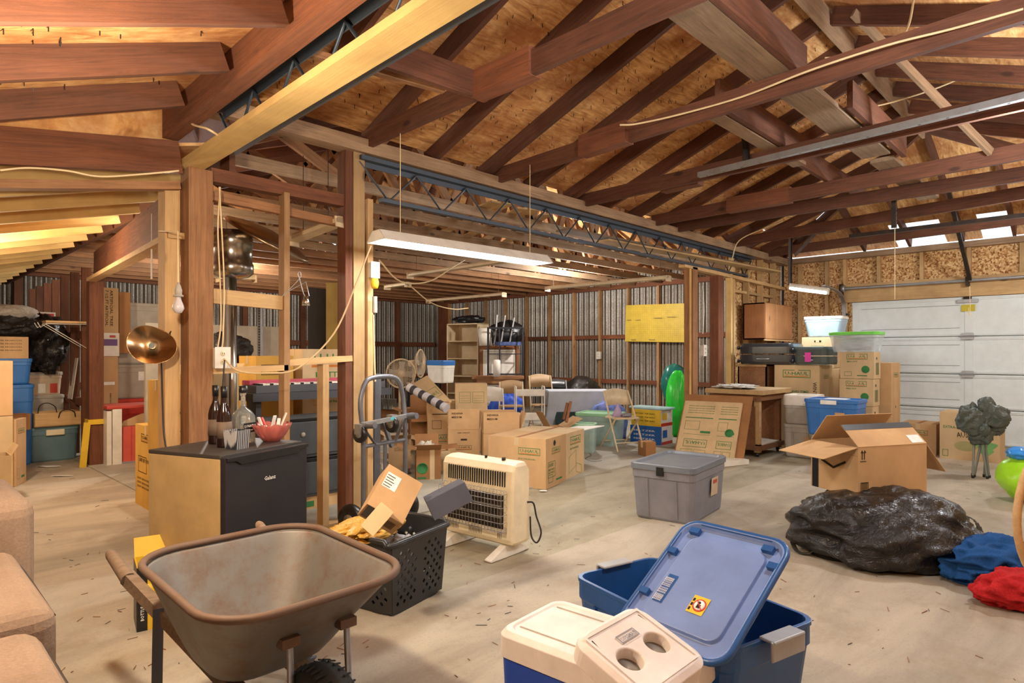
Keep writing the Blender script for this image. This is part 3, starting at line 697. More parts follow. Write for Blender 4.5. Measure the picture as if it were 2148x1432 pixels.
# yellow carton behind the wheelbarrow
YEL = plastic('yellow_print_card', 'd9b32a', .6); TXTR = plastic('red_print', 'b8322a', .7)
def ybox(b, w, d, h, fc):
    b.rect((0, d, 0), -Y3, Z3, d, h, BLACK); b.rect((0, 0, 0), X3, Z3, .045, h, BLACK); b.rect((.06, 0, .02), X3, Z3, .001, .001, BLACK)
    b.rect((.09, 0, h*.42), X3, Z3, .09, .07, TXTW, .002)
    for i in range(9): b.rect((.095+.009*i, 0, h*.43), X3, Z3, .004, .05, BLACK, .003)
    b.lathe([(.035, 0), (.035, .002)], YEL, 20, Matrix.Translation((.05, -.003, h*.62)) @ Matrix.Rotation(PI/2, 4, 'X'))
    b.text('Te', (.09, 0, h*.12), (1, 0, .35), (-.35, 0, 1), .08, TXTR); b.text('BOTTLE & DRINK', (.03, 0, .05), Z3, -X3, .02, TXTW, .003)
carton('yellow beer carton with open brown flaps behind the wheelbarrow', at(287, 1326), at(287, 1326)+Vector((.21, -.042, 0)), .20, .31, YEL, flaps=[('B', 60, .1)], printfn=ybox)
# ================================================================ MINI FRIDGE
def fridge():
    pL, pR = Vector((1.245, 3.20, 0)), Vector((1.79, 3.41, 0)); o, yaw, w = place(pL, pR); d, h = .56, .84
    t = thing('mini_fridge', 'black mini fridge with tan side standing at the knotty post', 'fridge', (o.x, o.y, 0), yaw)
    side = plastic('fridge_side', 'b59a6c', .35); blk = plastic('fridge_door', '26262b', .42, .4)
    b = MB(); b.box((.002, .045, .02), (w-.002, d, h-.02), side); b.box((0, .04, h-.02), (w, d, h), plastic('fridge_top', '3a3532', .55)); b.box((.03, .06, 0), (w-.03, d-.03, .02), BLACK); b.build('cabinet', t, bevel=.004)
    b = MB(); b.box((0, 0, .04), (w, .04, h-.012), blk); b.build('fridge_door', t, bevel=.006)
    b = MB(); b.prism([(.0, h-.012), (.0, h-.03), (.06, h-.035), (.09, h-.055), (w-.09, h-.055), (w-.06, h-.035), (w, h-.03), (w, h-.012)], -.012, .002, BLACK); b.build('handle', t, bevel=.002)
    b = MB(); b.text('Galanz', (w*.5, -.001, h*.8), X3, Z3, .03, TXTW, center=True); b.build('nameplate', t)
    return t
fridge()
FT = .84
def on_fridge(px, py): return at(px, py, FT)
glassd = plastic('dark_bottle_glass', '241310', .12, .6); glassc = plastic('clear_glass', 'dfe6e4', .05, .5, .85)
def bottle(p, label, s=1):
    t = thing('wine_bottle', label, 'bottle', p)
    b = MB(); b.lathe([(.036, 0), (.039, .01), (.039, .17), (.033, .2), (.018, .235), (.0145, .25), (.0145, .315), (.017, .318), (.017, .33), (.0, .33)], glassd, 24); b.build('glass_body', t)
    b = MB(); b.lathe([(.0396, .05), (.0396, .14)], plastic('brown_label', '6d5a4c', .7), 24); b.build('bottle_label', t)
    b = MB(); b.lathe([(.0165, .27), (.018, .332), (.0, .333)], BLACK, 16); b.build('capsule', t)
bottle(on_fridge(452, 930), 'dark wine bottle standing nearest to the knotty post'); bottle(on_fridge(470, 937), 'dark wine bottle with brown label behind the striped cup')
def decanter():
    t = thing('liquor_bottle', 'clear square liquor bottle with black stopper on the fridge', 'bottle', on_fridge(510, 927), .4)
    b = MB(); b.loft([rr(.1, .1, .02, 0), rr(.105, .105, .022, .01), rr(.105, .105, .022, .15), rr(.08, .08, .03, .18), rr(.035, .035, .016, .2), rr(.026, .026, .0125, .215), rr(.026, .026, .0125, .27), rr(.034, .034, .016, .275), rr(.034, .034, .016, .285)], glassc, True); b.build('glass_body', t)
    b = MB(); b.rect((-.05, -.0535, .06), X3, Z3, .1, .055, BLACK, 0); b.text('LUNAZUL', (0, -.0535, .09), X3, Z3, .02, TXTW, center=True); b.text('Blanco', (0, -.0535, .07), X3, Z3, .014, TXTW, center=True); b.build('bottle_label', t)
    b = MB(); b.lathe([(.022, .286), (.024, .29), (.024, .325), (.0, .328)], BLACK, 20); b.build('stopper', t)
decanter()
def stripe_mat():
    m, nt, b = new_mat('streaked_slate'); w = N(nt, 'ShaderNodeTexWave', Scale=26, Distortion=3.5); w.inputs['Detail'].default_value = 3
    nt.links.new(coords(nt, (1, 1, .12)), w.inputs['Vector']); nt.links.new(ramp(nt, w.outputs['Fac'], [(.3, rgb('2c3037')), (.7, rgb('a9a9ac'))]), b.inputs['Base Color']); b.inputs['Roughness'].default_value = .4; return m
b = MB(); b.loft([rr(.085, .085, .004, 0), rr(.1, .1, .004, .1), rr(.09, .09, .004, .1), rr(.078, .078, .004, .02)], stripe_mat()); tag(b.build('square_cup', loc=on_fridge(497, 940), rot=(0, 0, .35)), 'square cup with grey streaks at the fridge front edge', 'cup')
def bowl():
    pink = plastic('pink_glass', 'e58a80', .12, .6, .55)
    t = thing('candy_bowl', 'pink ribbed glass bowl holding wrapped cutlery on the fridge', 'bowl', on_fridge(570, 925))
    b = MB(); vs = []; n = 60; prof = [(.03, 0), (.045, .004), (.075, .04), (.1, .085), (.108, .1)]
    for r, z in prof:
        for j in range(n): a = 2*PI*j/n; k = r*(1+.03*(j % 4 < 2)); vs.append((k*math.cos(a), k*math.sin(a), z+.006*(j % 6 < 3)*(z > .09)))
    b.add(vs, [(i*n+j, i*n+(j+1) % n, (i+1)*n+(j+1) % n, (i+1)*n+j) for i in range(4) for j in range(n)]+[tuple(range(n))[::-1]], pink, True); b.build('bowl_body', t, solid=.004)
    for k in range(5):
        a = k*1.3; b = MB(); b.bar((.03*math.cos(a), .03*math.sin(a), .02), (.08*math.cos(a+.6), .08*math.sin(a+.6), .125+.01*k), .018, .008, (TXTW, REDP, TXTW, TXTW, WHITE)[k])
        tag(b.build('wrapped_packet', loc=on_fridge(570, 925)), f'small wrapped packet in the pink bowl, {ORD[k]} around the rim', 'packet', 'packets in the pink bowl')
bowl()
# ================================================================ LAUNDRY BASKET
def basket():
    o = at(822, 1303); yaw = math.radians(14); w, d, h = .50, .40, .42
    t = thing('laundry_basket', 'black plastic laundry basket with diamond holes beside the heater', 'basket', (o.x, o.y, 0), yaw)
    bp = plastic('basket_plastic', '2a2a2c', .4); b = MB()
    cx, cy = w/2, d/2
    b.loft([rr(w*.84, d*.84, .06, 0, cx, cy), rr(w*.84, d*.84, .06, .015, cx, cy)], bp)
    def wall(P0, P1, Q0, Q1, nx, nz):
        P0, P1, Q0, Q1 = map(Vector, (P0, P1, Q0, Q1)); n = (P1-P0).cross(Q0-P0).normalized()*.005
        pt = lambda u, v: P0.lerp(P1, u).lerp(Q0.lerp(Q1, u), v)
        for i in range(nx):
            for j in range(nz):
                u0, u1, v0, v1 = i/nx, (i+1)/nx, j/nz, (j+1)/nz; u, v = (u0+u1)/2, (v0+v1)/2
                du, dv = (u1-u0), (v1-v0); V = [pt(u0, v0), pt(u1, v0), pt(u1, v1), pt(u0, v1)]
                hole = (j > 0 and j < nz-2) and 0 < i < nx-1 and not (nx > 8 and abs(u-.5) < .07) and ((i+j) % 2 == 0) and not (v > .78 and (abs(u-.25) > .12 and abs(u-.75) > .12))
                if not hole: b.add(V, [(0, 1, 2, 3)], bp)
                else:
                    k = .46; D_ = [pt(u-du*k, v), pt(u, v-dv*k), pt(u+du*k, v), pt(u, v+dv*k)]
                    b.add(V+D_, [(0, 1, 5, 4), (1, 2, 6, 5), (2, 3, 7, 6), (3, 0, 4, 7)], bp)
    a, c = .42*w, .42*d
    z1 = h-.03
    B = [(cx-a, cy-c+.0, .01), (cx+a, cy-c, .01), (cx+a, cy+c, .01), (cx-a, cy+c, .01)]; T = [(.012, .012, z1), (w-.012, .012, z1), (w-.012, d-.012, z1), (.012, d-.012, z1)]
    for i in range(4): wall(B[i], B[(i+1) % 4], T[i], T[(i+1) % 4], 16 if i % 2 == 0 else 12, 13)
    b.build('basket_body', t, solid=.005)
    b = MB(); R0 = [Vector((p.x, p.y, p.z+.025*math.cos((p.x-cx)/w*2*PI)*(1 if abs(p.y-cy) > d*.4 else .3))) for p in rr(w+.01, d+.01, .05, z1+.01, cx, cy, 10)]
    b.tube(R0, .014, bp, 10, closed=True); b.build('rim', t)
    lumpy('white_laundry', 'crumpled white laundry filling the lower part of the black basket', 'laundry', (o.x+.18, o.y+.24, .02), (.17, .13, .16), cloth_mat('white_cloth', 'd6d6dc', 40), 3, .2, 3, rotz=yaw)
    lumpy('yellow_cloth', 'crumpled yellow plastic bag hanging over the basket rim', 'cloth', (o.x+.02, o.y+.28, .35), (.26, .15, .06), film_mat('yellow_film', 'e0b050', .35), 8, .3, 1.3, (80, 30), rotz=yaw, crease=.5)
basket()
def amz(b, w, d, h, fc):
    b.rect((.0, 0, 0), X3, Z3, w*.3, h*.4, BLACK)
    b.tube([(w*.35, -.002, h*.55), (w*.5, -.002, h*.45), (w*.65, -.002, h*.58)], .006, TXTK, 6)
    b.frame((w, d*.55, h*.3), Y3, Z3, d*.3, h*.4, .004, TXTK)
    for i in range(8): b.rect((w, d*(.57+.033*i), h*.34), Y3, Z3, d*.018, h*.3, TXTK)
    b.rect((w*.25, d*.2, h), X3, Y3, w*.5, d*.6, TXTW, .002); b.rect((w*.3, d*.3, h), X3, Y3, w*.4, .01, TXTK, .003); b.rect((w*.3, d*.6, h), X3, Y3, w*.4, .006, TXTK, .003)
bk = at(790, 1110, .36)
def oriented(name, label, cat, corners, th, mat, group=None, fn=None, bev=.002):
    """slab whose big face has corners P0 (origin), P1 along x, P3 along y; th is thickness away from the viewer"""
    P0, P1, P3 = [Vector(p) for p in corners]; x = (P1-P0); w = x.length; x.normalize(); y = P3-P0; y = y-x*y.dot(x); h = y.length; y.normalize(); z = x.cross(y)
    M = Matrix((x, y, z)).transposed().to_4x4(); M.translation = P0
    b = MB(); b.box((0, 0, -th), (w, h, 0), mat)
    if fn: fn(b, w, h)
    o = b.build(name, mw=M, bevel=bev)
    if label: tag(o, label, cat, group)
    return o
def amz_box(b, w, h):
    b.rect((w*.08, h*.5, 0), X3, Y3, w*.38, h*.34, TXTW)
    for k in range(5): b.rect((w*.1, h*(.53+.06*k), 0), X3, Y3, w*(.2+.02*(k % 3)), h*.015, TXTK, .003)
    b.rect((w*.05, 0, -.14), X3, Z3, w*.22, .14, BLACK)
    b.frame((w*.6, 0, -.12), X3, Z3, w*.28, .08, .003, TXTK)
    for k in range(9): b.rect((w*(.61+.028*k), 0, -.115), X3, Z3, w*.016, .07, TXTK)
    b.tube([(w*.33, -.002, -.05), (w*.42, -.002, -.03), (w*.5, -.002, -.06)], .004, TXTK, 6)
# shipping carton tipped in the basket: top face towards the camera
P0 = dep(770, 1065, 2.95); P1 = dep(845, 1108, 2.98); P3 = dep(838, 985, 3.12)
oriented('shipping_box', 'tipped brown shipping carton with white label sticking out of the laundry basket', 'box', (P0+Vector((0, 0, .02)), P1+Vector((0, 0, .02)), P3), .16, CARD, fn=amz_box)
oriented('shipping_box_flap', None, None, (dep(756, 1102, 2.9), dep(800, 1052, 2.95), dep(805, 1100, 2.9)), .004, CARDL)
f_ = bpy.data.objects['shipping_box_flap']; bx = bpy.data.objects['shipping_box']; f_.name = 'flap'
mw = f_.matrix_world.copy(); f_.parent = bx; f_.matrix_parent_inverse = bx.matrix_basis.inverted()
oriented('shoe_box', 'dark blue grey box tilted in the laundry basket before the heater', 'box', (dep(912, 1092, 3.15), dep(993, 1050, 3.2), dep(893, 1052, 3.15)), .2, plastic('slate_card', '4d4f5c', .7), fn=None)
# ================================================================ GAS HEATER
def heater():
    t = thing('gas_heater', 'cream wall heater with wire guard standing on its feet on the floor', 'heater', (2.88, 3.52, 0), -PI/2+math.radians(5))
    w, d, h = .66, .20, .63; cr = CREAM; z0 = .07       # local x runs toward the camera's right, y away
    b = MB()
    prof = lambda x, k=1: None
    sec = [(0.0, z0+.05), (.015, z0+.02), (.05, z0), (d-.02, z0), (d, z0+.02), (d, h-.06), (d-.04, h-.005), (.09, h), (.045, h-.02), (.02, h-.06)]
    vs = []; xs = [0, .012, .04, w-.04, w-.012, w]
    rings = []
    for i, x in enumerate(xs):
        k = (.03, .008, 0, 0, .008, .03)[i]
        rings.append([Vector((x, min(max(y, k), d-k*.3), min(max(z, z0+k), h-k))) for y, z in sec])
    b.loft([r[::-1] for r in rings], cr, False)
    for i in range(26):
        x = .07+i*.0208; b.box((x, .008-.0, h-.165+.0), (x+.007, .03, h-.065), BLACK)
    for g, (x0, n_) in enumerate(((.06, 9), (.28, 9), (.54, 3))):
        for i in range(n_): b.box((x0+i*.014, -.001, z0+.05), (x0+i*.014+.006, .01, z0+.10), IRON)
    b.build('cabinet', t, bevel=.004)
    b = MB(); gl = metal('heater_reflector', '8a7a6a', .3, .8, .5)
    b.box((.08, -.004, .19), (w-.07, .002, .415), IRON); b.box((.10, -.006, .205), (w-.09, -.003, .4), gl)
    for i in range(34): b.box((.10+i*.0138, -.012, .205), (.103+i*.0138, -.006, .4), IRON)
    b.box((.09, -.014, .335), (w-.08, -.004, .345), GALV); b.box((.09, -.014, .26), (w-.08, -.004, .27), GALV); b.build('burner_panel', t)
    b = MB(); gx0, gx1 = .04, w-.04
    for z in (.18, .19, .2, .24, .29, .34, .39, .425):
        b.tube([(gx0, .0, z), (gx0, -.055, z), (gx1, -.055, z), (gx1, .0, z)], .0022, GALV, 6)
    for i in range(21): x = gx0+(gx1-gx0)*i/20; b.tube([(x, -.0, .17), (x, -.056, .18), (x, -.056, .42), (x, -.03, .455), (x, -.0, .44)], .0018, GALV, 6)
    b.build('wire_guard', t)
    for x in (.10, w-.09):
        b = MB(); b.loft([[Vector((x-.03, -.13, 0)), Vector((x+.03, -.13, 0)), Vector((x+.03, -.13, .012)), Vector((x-.03, -.13, .012))], [Vector((x-.035, .02, 0)), Vector((x+.035, .02, 0)), Vector((x+.025, .02, .075)), Vector((x-.025, .02, .075))], [Vector((x-.035, .15, 0)), Vector((x+.035, .15, 0)), Vector((x+.025, .15, .075)), Vector((x-.025, .15, .075))], [Vector((x-.03, .27, 0)), Vector((x+.03, .27, 0)), Vector((x+.03, .27, .012)), Vector((x-.03, .27, .012))]], WHITE); b.build('foot', t, bevel=.004)
    for x, r_ in ((w-.14, .014), (w-.30, .01)): b = MB(); b.lathe([(r_, 0), (r_, .018), (r_*.7, .02)], IRON, 16, Matrix.Translation((x, .09, h-.003))); b.build('knob', t)
    b = MB(); b.tube(smooth_path([(w-.0, .17, .35), (w+.03, .2, .34), (w+.04, .22, .25), (w+.08, .22, .15), (w+.06, .2, .08), (w+.02, .19, .12), (w+.01, .19, .25)]), .006, CORDK, 8); b.build('power_cord', t)
heater()
# ================================================================ COOLER, BLUE BIN, LID
def cooler():
    # body: lid level seen at lower centre
    A_ = at(1060, 1300, .42); B_ = at(1180, 1250, .42)
    t = thing('cooler', 'blue cooler with off white lid at the bottom of the view beside the blue bin', 'cooler', (.0, 0, 0), 0)
    P0 = A_; u = (B_-A_); 
    yaw = math.atan2(u.y, u.x); t.location = (A_.x, A_.y, 0); t.rotation_euler = (0, 0, yaw)
    return t, u.length
# corner points of the cooler lid on the z=.42 plane
cA, cB, cC = at(1059, 1296, .42), at(1168, 1250, .42), at(1372, 1312, .42)
ux = (cC-cB).normalized(); uy = Vector((-ux.y, ux.x, 0)); wC = .64; dC = .36
t = thing('cooler', 'blue cooler with off white lid at the bottom of the view', 'cooler', (cB.x-uy.x*dC, cB.y-uy.y*dC, 0), math.atan2(ux.y, ux.x))
blu = plastic('cooler_blue', '2346a8', .4); lidw = plastic('cooler_lid', 'd9cfc8', .45)
b = MB(); b.loft([rr(wC*.93, dC*.9, .04, 0, wC/2, dC/2, 6), rr(wC*.98, dC*.98, .05, .33, wC/2, dC/2, 6)], blu); b.build('cooler_body', t, bevel=.003)
b = MB(); b.loft([rr(wC, dC, .05, .33, wC/2, dC/2, 6), rr(wC, dC, .05, .40, wC/2, dC/2, 6), rr(wC-.03, dC-.03, .045, .418, wC/2, dC/2, 6), rr(wC-.06, dC-.07, .04, .418, wC/2, dC/2, 6), rr(wC-.07, dC-.08, .04, .412, wC/2, dC/2, 6)], lidw)
b.box((.05, dC*.2, .411), (wC*.5, dC*.215, .416), TAUPE); b.box((.05, dC*.8, .411), (wC*.5, dC*.815, .416), TAUPE); b.build('cooler_lid', t, bevel=.002)
# second lid, propped on the cooler and the bin, with cup hollows
def cup_lid():
    Q0, Q1, Q3 = dep(1315, 1432+80, 1.62), dep(1470, 1390, 1.66), dep(1207, 1345, 1.55)
    x = (dep(1468, 1378, 1.62)-dep(1335, 1268, 1.86)); w = x.length
    P0 = dep(1207, 1338, 1.66); P1 = dep(1335, 1268, 1.84); P2 = dep(1470, 1385, 1.66)
    ax = (P1-P0); ay = (P2-P1); W_, L_ = ax.length, ay.length; ax.normalize(); ay = (ay-ax*ay.dot(ax)).normalized(); n = ax.cross(ay)
    if n.z > 0: pass
    M = Matrix((ax, ay, n)).transposed().to_4x4(); M.translation = P0
    return M, W_, L_
M, W_, L_ = cup_lid()
t = thing('cooler_lid_panel', 'off white cooler lid with two cup hollows propped against the blue bin', 'cooler lid'); t.matrix_world = M
sg = -1
b = MB(); cx, cy = W_/2, L_/2
b.loft([rr(W_+.02, L_+.02, .05, .06, cx, cy, 6), rr(W_+.02, L_+.02, .05, .01, cx, cy, 6), rr(W_-.01, L_-.01, .05, 0, cx, cy, 6), rr(W_-.06, L_-.06, .002, 0, cx, cy, 6)], lidw, cap1=False)
ho = [(W_*.28, L_*.54, .037), (W_*.72, L_*.54, .037)]
for k, (hx, hy_, r_) in enumerate(ho):
    x0, x1, y0, y1 = (.03, cx) [k] if 0 else (.03 if k == 0 else cx), (cx if k == 0 else W_-.03), .03, L_-.03
    vs = []; n_ = 32
    for j in range(n_):
        a_ = 2*PI*j/n_; dx, dy = math.cos(a_), math.sin(a_)
        kx = ((x1-hx)/dx if dx > 1e-6 else (x0-hx)/dx if dx < -1e-6 else 9e9); ky = ((y1-hy_)/dy if dy > 1e-6 else (y0-hy_)/dy if dy < -1e-6 else 9e9); kk = min(kx, ky)
        vs.append((hx+dx*kk, hy_+dy*kk, 0))
    for rr_, z_ in ((r_+.004, 0), (r_, .003), (r_-.004, .03)):
        for j in range(n_): a_ = 2*PI*j/n_; vs.append((hx+rr_*math.cos(a_), hy_+rr_*math.sin(a_), z_))
    fs = [(q*n_+j, q*n_+(j+1) % n_, (q+1)*n_+(j+1) % n_, (q+1)*n_+j) for q in range(3) for j in range(n_)]
    b.add(vs, fs, lidw)
    for (ax_, ay_) in ((x0, y0), (x1, y0), (x1, y1), (x0, y1)):
        best = sorted(range(n_), key=lambda j: (vs[j][0]-ax_)**2+(vs[j][1]-ay_)**2)[:2]; best.sort()
        b.add([(ax_, ay_, 0), vs[best[0]], vs[best[1]]], [(0, 1, 2)], lidw)
b.frame((W_*.06, L_*.95, 0), X3, -Y3, W_*.88, L_*.9, .008, lidw, .004)
b.build('lid_body', t, bevel=.003)
for hx, hy_, r_ in ho: b = MB(); b.lathe([(r_-.003, .03), (r_-.006, .031), (0, .031)], TAUPE, 32, Matrix.Translation((hx, hy_, 0))); b.build('cup_hollow', t)
b = MB(); b.frame((W_*.36, L_*.36, 0), X3, -Y3, W_*.28, L_*.12, .004, GREYB, .004); b.text('COLEMAN', (W_*.38, L_*.33, 0), X3, -Y3, L_*.07, GREYB, .004, width=W_*.24); b.build('nameplate', t)
# blue bin: rim corners on the z=.44 plane
zR = .44
bA, bB, bC, bD = at(1200, 1205, zR), at(1330, 1150, zR), at(1662, 1282, zR), at(1530, 1368, zR)
o = bA; u = bB-bA; v = bD-bA
yawb = math.atan2((bD-bA).y, (bD-bA).x); wB = ((bD-bA).length+(bC-bB).length)/2; dB = ((bB-bA).length+(bC-bD).length)/2
tb = tote('blue', bA, bD, dB, zR, NAVY, None, hollow=True, ribs=4, name='storage_bin', flare=.86)
tag(tb, 'large open blue storage bin with grey latches in the foreground', 'storage bin')
for (cx, cy, s) in ((.0, dB*.5, 1), (wB, dB*.5, -1)):
    b = MB(); b.box((cx-s*.02-.006, cy-.085, zR-.055), (cx-s*.02+.006, cy+.085, zR+.010), plastic('grey_latch', '9c9ea2', .4)); b.box((cx-.03, cy-.08, zR+.001), (cx+.03, cy+.08, zR+.012), MATS['grey_latch']); b.build('latch', tb, bevel=.006)
# its lid standing in it
L0, L1, L3 = dep(1395, 1240+60, 2.28), dep(1560, 1375, 1.93), dep(1440, 1100, 2.60)
def bin_lid(b, w, h):
    pass
P0 = dep(1335, 1262, 2.22); P1 = dep(1548, 1345, 1.90); P3 = dep(1428, 1096, 2.45)
x = P1-P0; wl = x.length; x.normalize(); y = P3-P0; y = y-x*y.dot(x); hl = y.length; y.normalize(); z = x.cross(y)
M = Matrix((x, y, z)).transposed().to_4x4(); M.translation = P0-y*.1
t = thing('bin_lid', 'blue storage bin lid with yellow warning sticker standing tilted in the bin', 'lid'); t.matrix_world = M
hl += .1; cx, cy = wl/2, hl/2; b = MB()
b.loft([rr(wl, hl, .06, .0, cx, cy, 6), rr(wl+.012, hl+.012, .062, .022, cx, cy, 6), rr(wl, hl, .06, .022, cx, cy, 6), rr(wl-.02, hl-.02, .055, .004, cx, cy, 6), rr(wl-.09, hl-.10, .04, .004, cx, cy, 6), rr(wl-.10, hl-.11, .04, .016, cx, cy, 6)], LIDBLUE, cap0=True)
b.build('lid_panel', t, bevel=.002)
b = MB(); b.tube([p+Vector((0, 0, 0)) for p in rr(wl+.014, hl+.014, .062, .012, cx, cy, 6)], .012, NAVY, 8, closed=True)
for (px_, py_) in ((.12, .93), (.85, .93), (.97, .8), (.03, .7), (.03, .3)): b.box((wl*px_-.02, hl*py_-.012, .004), (wl*px_+.02, hl*py_+.012, .022), NAVY)
b.build('lid_rim', t)
b = MB(); b.rect((wl*.50, hl*.26, .017), X3, Y3, .062, .068, YEL, .001); b.lathe([(.024, 0), (.024, .001), (.02, .0012), (.02, .001)], REDP, 24, Matrix.Translation((wl*.5+.036, hl*.26+.034, .0182))); b.lathe([(.019, .0), (.019, .001), (0, .001)], TXTW, 20, Matrix.Translation((wl*.5+.036, hl*.26+.034, .0190)))
b.lathe([(.006, 0), (.006, .001), (0, .001)], BLACK, 12, Matrix.Translation((wl*.5+.032, hl*.26+.042, .0198))); b.box((wl*.5+.028, hl*.26+.022, .0195), (wl*.5+.042, hl*.26+.036, .0208), BLACK); b.bar((wl*.5+.02, hl*.26+.05, .0212), (wl*.5+.052, hl*.26+.018, .0212), .003, .001, REDP)
for k in range(3): b.rect((wl*.5+.003, hl*.26+.008+.018*k, .0175), X3, Y3, .008, .012, BLACK, .001)
b.build('warning_sticker', t)
b = MB(); b.rect((wl*.16, hl*.25, .017), X3, Y3, .04, .12, NAVY, .0005)
for k in range(6): b.text('KEEP DRY STORE', (wl*.165+.006*k, hl*.26, .0178), Y3, -X3, .006, TXTW, .0012, width=.1)
b.build('moulded_text', t)
# ================================================================ SOFA
def sofa():
    t = thing('sofa', 'brown grey upholstered sofa at the left edge of the view', 'sofa', (0, 0, 0)); f = cloth_mat('sofa_fabric', '8d7765', 120, .15)
    def cush(nm, a, c, bev):
        b = MB(); b.box(a, c, f); o = b.build(nm, t, bevel=bev, seg=4); return o
    cush('arm', (-.55, 1.45, .05), (.335, 2.17, .60), .06); cush('seat_cushion', (-.6, 2.18, .3), (.385, 2.98, .63), .06); cush('base', (-.6, 2.1, .06), (.36, 3.6, .30), .03); cush('back_cushion', (-.6, 2.99, .28), (.455, 3.66, .80), .07)
    for pts in ([(.33, 1.5, .555), (.33, 2.08, .555), (.325, 2.13, .5), (.325, 2.14, .1)], [(.378, 2.24, .585), (.378, 2.88, .585), (.37, 2.945, .5), (.37, 2.95, .34)], [(.445, 3.06, .75), (.445, 3.55, .75), (.437, 3.61, .68), (.437, 3.62, .34)]):
        b = MB(); b.tube(smooth_path(pts), .007, BLACK if 0 else CORDK, 6); b.build('piping', t)
sofa()
# ================================================================ BLACK BAG, SHIPPING CARTON ON IT, BLANKETS
def sack():
    t = thing('duffel_bag', 'large dusty black plastic bag under the open shipping carton', 'bag', (4.80, 1.17, 0), -.78)
    lumpy('bag_body', None, None, (0, 0, -.02), (.60, .54, .285), FILM, 11, .16, 1.3, (110, 56), flat=.35, parent=t, crease=.16)
    for pts in (([(-.42, .1, .30), (-.57, .08, .16), (-.58, .0, .02), (-.50, -.08, .04), (-.40, -.15, .2)]), ([(.42, -.02, .30), (.58, -.08, .24), (.58, -.14, .12), (.48, -.16, .08)])):
        b = MB(); P = smooth_path([Vector(p) for p in pts])
        for i in range(len(P)-1): b.bar(P[i], P[i+1], .035, .004, plastic('bag_strap', '3b362f', .7))
        b.build('strap', t)
sack()
ex0 = len(bpy.data.objects)
def amz_big(b, w, d, h, fc):
    b.rect((0, d, h-.06), -Y3, Z3, d, .001, TXTK)
    b.tube([(-.002, d*.75, h*.62), (-.002, d*.5, h*.5), (-.002, d*.25, h*.66)], .008, TXTK, 6); b.rect((0, d*.97, 0), -Y3, Z3, d*.14, h, BLACK)
    b.rect((.03, 0, h-.085), X3, Z3, .008, .05, TXTK); b.rect((.05, 0, h-.085), X3, Z3, .008, .05, TXTK); b.rect((.015, 0, h-.1), X3, Z3, .055, .005, TXTK)
    b.prism([(.022, h-.04), (.046, h-.04), (.034, h-.02)], -.0016, 0, TXTK); b.prism([(.046, h-.04), (.07, h-.04), (.058, h-.02)], -.0016, 0, TXTK)
    b.frame((.02, 0, .02), X3, Z3, .07, .08, .004, TXTK)
    for i in range(8): b.rect((.027, 0, .028+.009*i), X3, Z3, .055, .005, TXTK)
ca, cb = at(1790, 1050, .38), at(1940, 1055, .38)
def open_carton():
    pA, pB = dep(1800, 1050, 4.25), dep(1988, 1052, 4.5)
    o, yaw, w = place(pA, pB)
    w = .62; d, h = .42, .34
    t = carton('open brown shipping carton with black tape resting on the black bag', (pA.x, pA.y, 0), (pA.x+w*math.cos(yaw), pA.y+w*math.sin(yaw), 0), d, h, CARD,
        flaps=[('F', 138, .2), ('B', 128, .24), ('L', -12, .30), ('R', -48, .28)], z=.375, name='shipping_box', printfn=amz_big)
    b = MB(); b.box((.0, -.0, 0), (w, .05, .002), BLACK)
    for k in range(6): b.box((.1+k*.09, .012, .002), (.13+k*.09, .035, .003), (TXTO, BLUEL)[k % 2])
    c = b.build('printed_tape', t); c.matrix_local = Matrix.Translation((w, 0, h)) @ Matrix.Rotation(PI, 4, 'Z') @ Matrix.Rotation(math.radians(138), 4, 'X') @ Matrix.Translation((0, .15, -.0065)) @ Matrix.Rotation(0, 4, 'X')
    b = MB(); b.box((w-.14, .03, 0), (w-.03, .1, .0015), TXTW)
    for k in range(9): b.box((w-.13+k*.01, .045, .0015), (w-.125+k*.01, .085, .002), TXTK)
    c = b.build('shipping_label', t); c.matrix_local = Matrix.Translation((w, 0, h)) @ Matrix.Rotation(PI, 4, 'Z') @ Matrix.Rotation(math.radians(138), 4, 'X') @ Matrix.Translation((-(w-.16), -.02, -.0065))
open_carton()
bl = at(2110, 1180); lumpy('blanket', 'rumpled dark blue fleece blanket on the floor at the right', 'blanket', (4.66, .53, 0), (.34, .27, .16), cloth_mat('blue_fleece', '23508a', 90), 21, .15, 1.2, (110, 56), flat=.3, rotz=-.8, crease=.5)
o_ = lumpy('red_sweater', 'crumpled red garment with white strip in front of the blue blanket', 'clothes', (4.30, .38, 0), (.26, .16, .12), cloth_mat('red_fleece', 'b3272a', 90), 33, .15, 1.2, (84, 42), flat=.3, rotz=-.9, crease=.45)
b = MB(); b.add([(x, y, .0) for x, y in ((0, 0), (.12, -.02), (.13, .03), (.0, .04))], [(0, 1, 2, 3)], TXTW); b.build('white_strip', o_, loc=(-.1, -.12, -.0), rot=(.9, 0, .2), solid=.004)
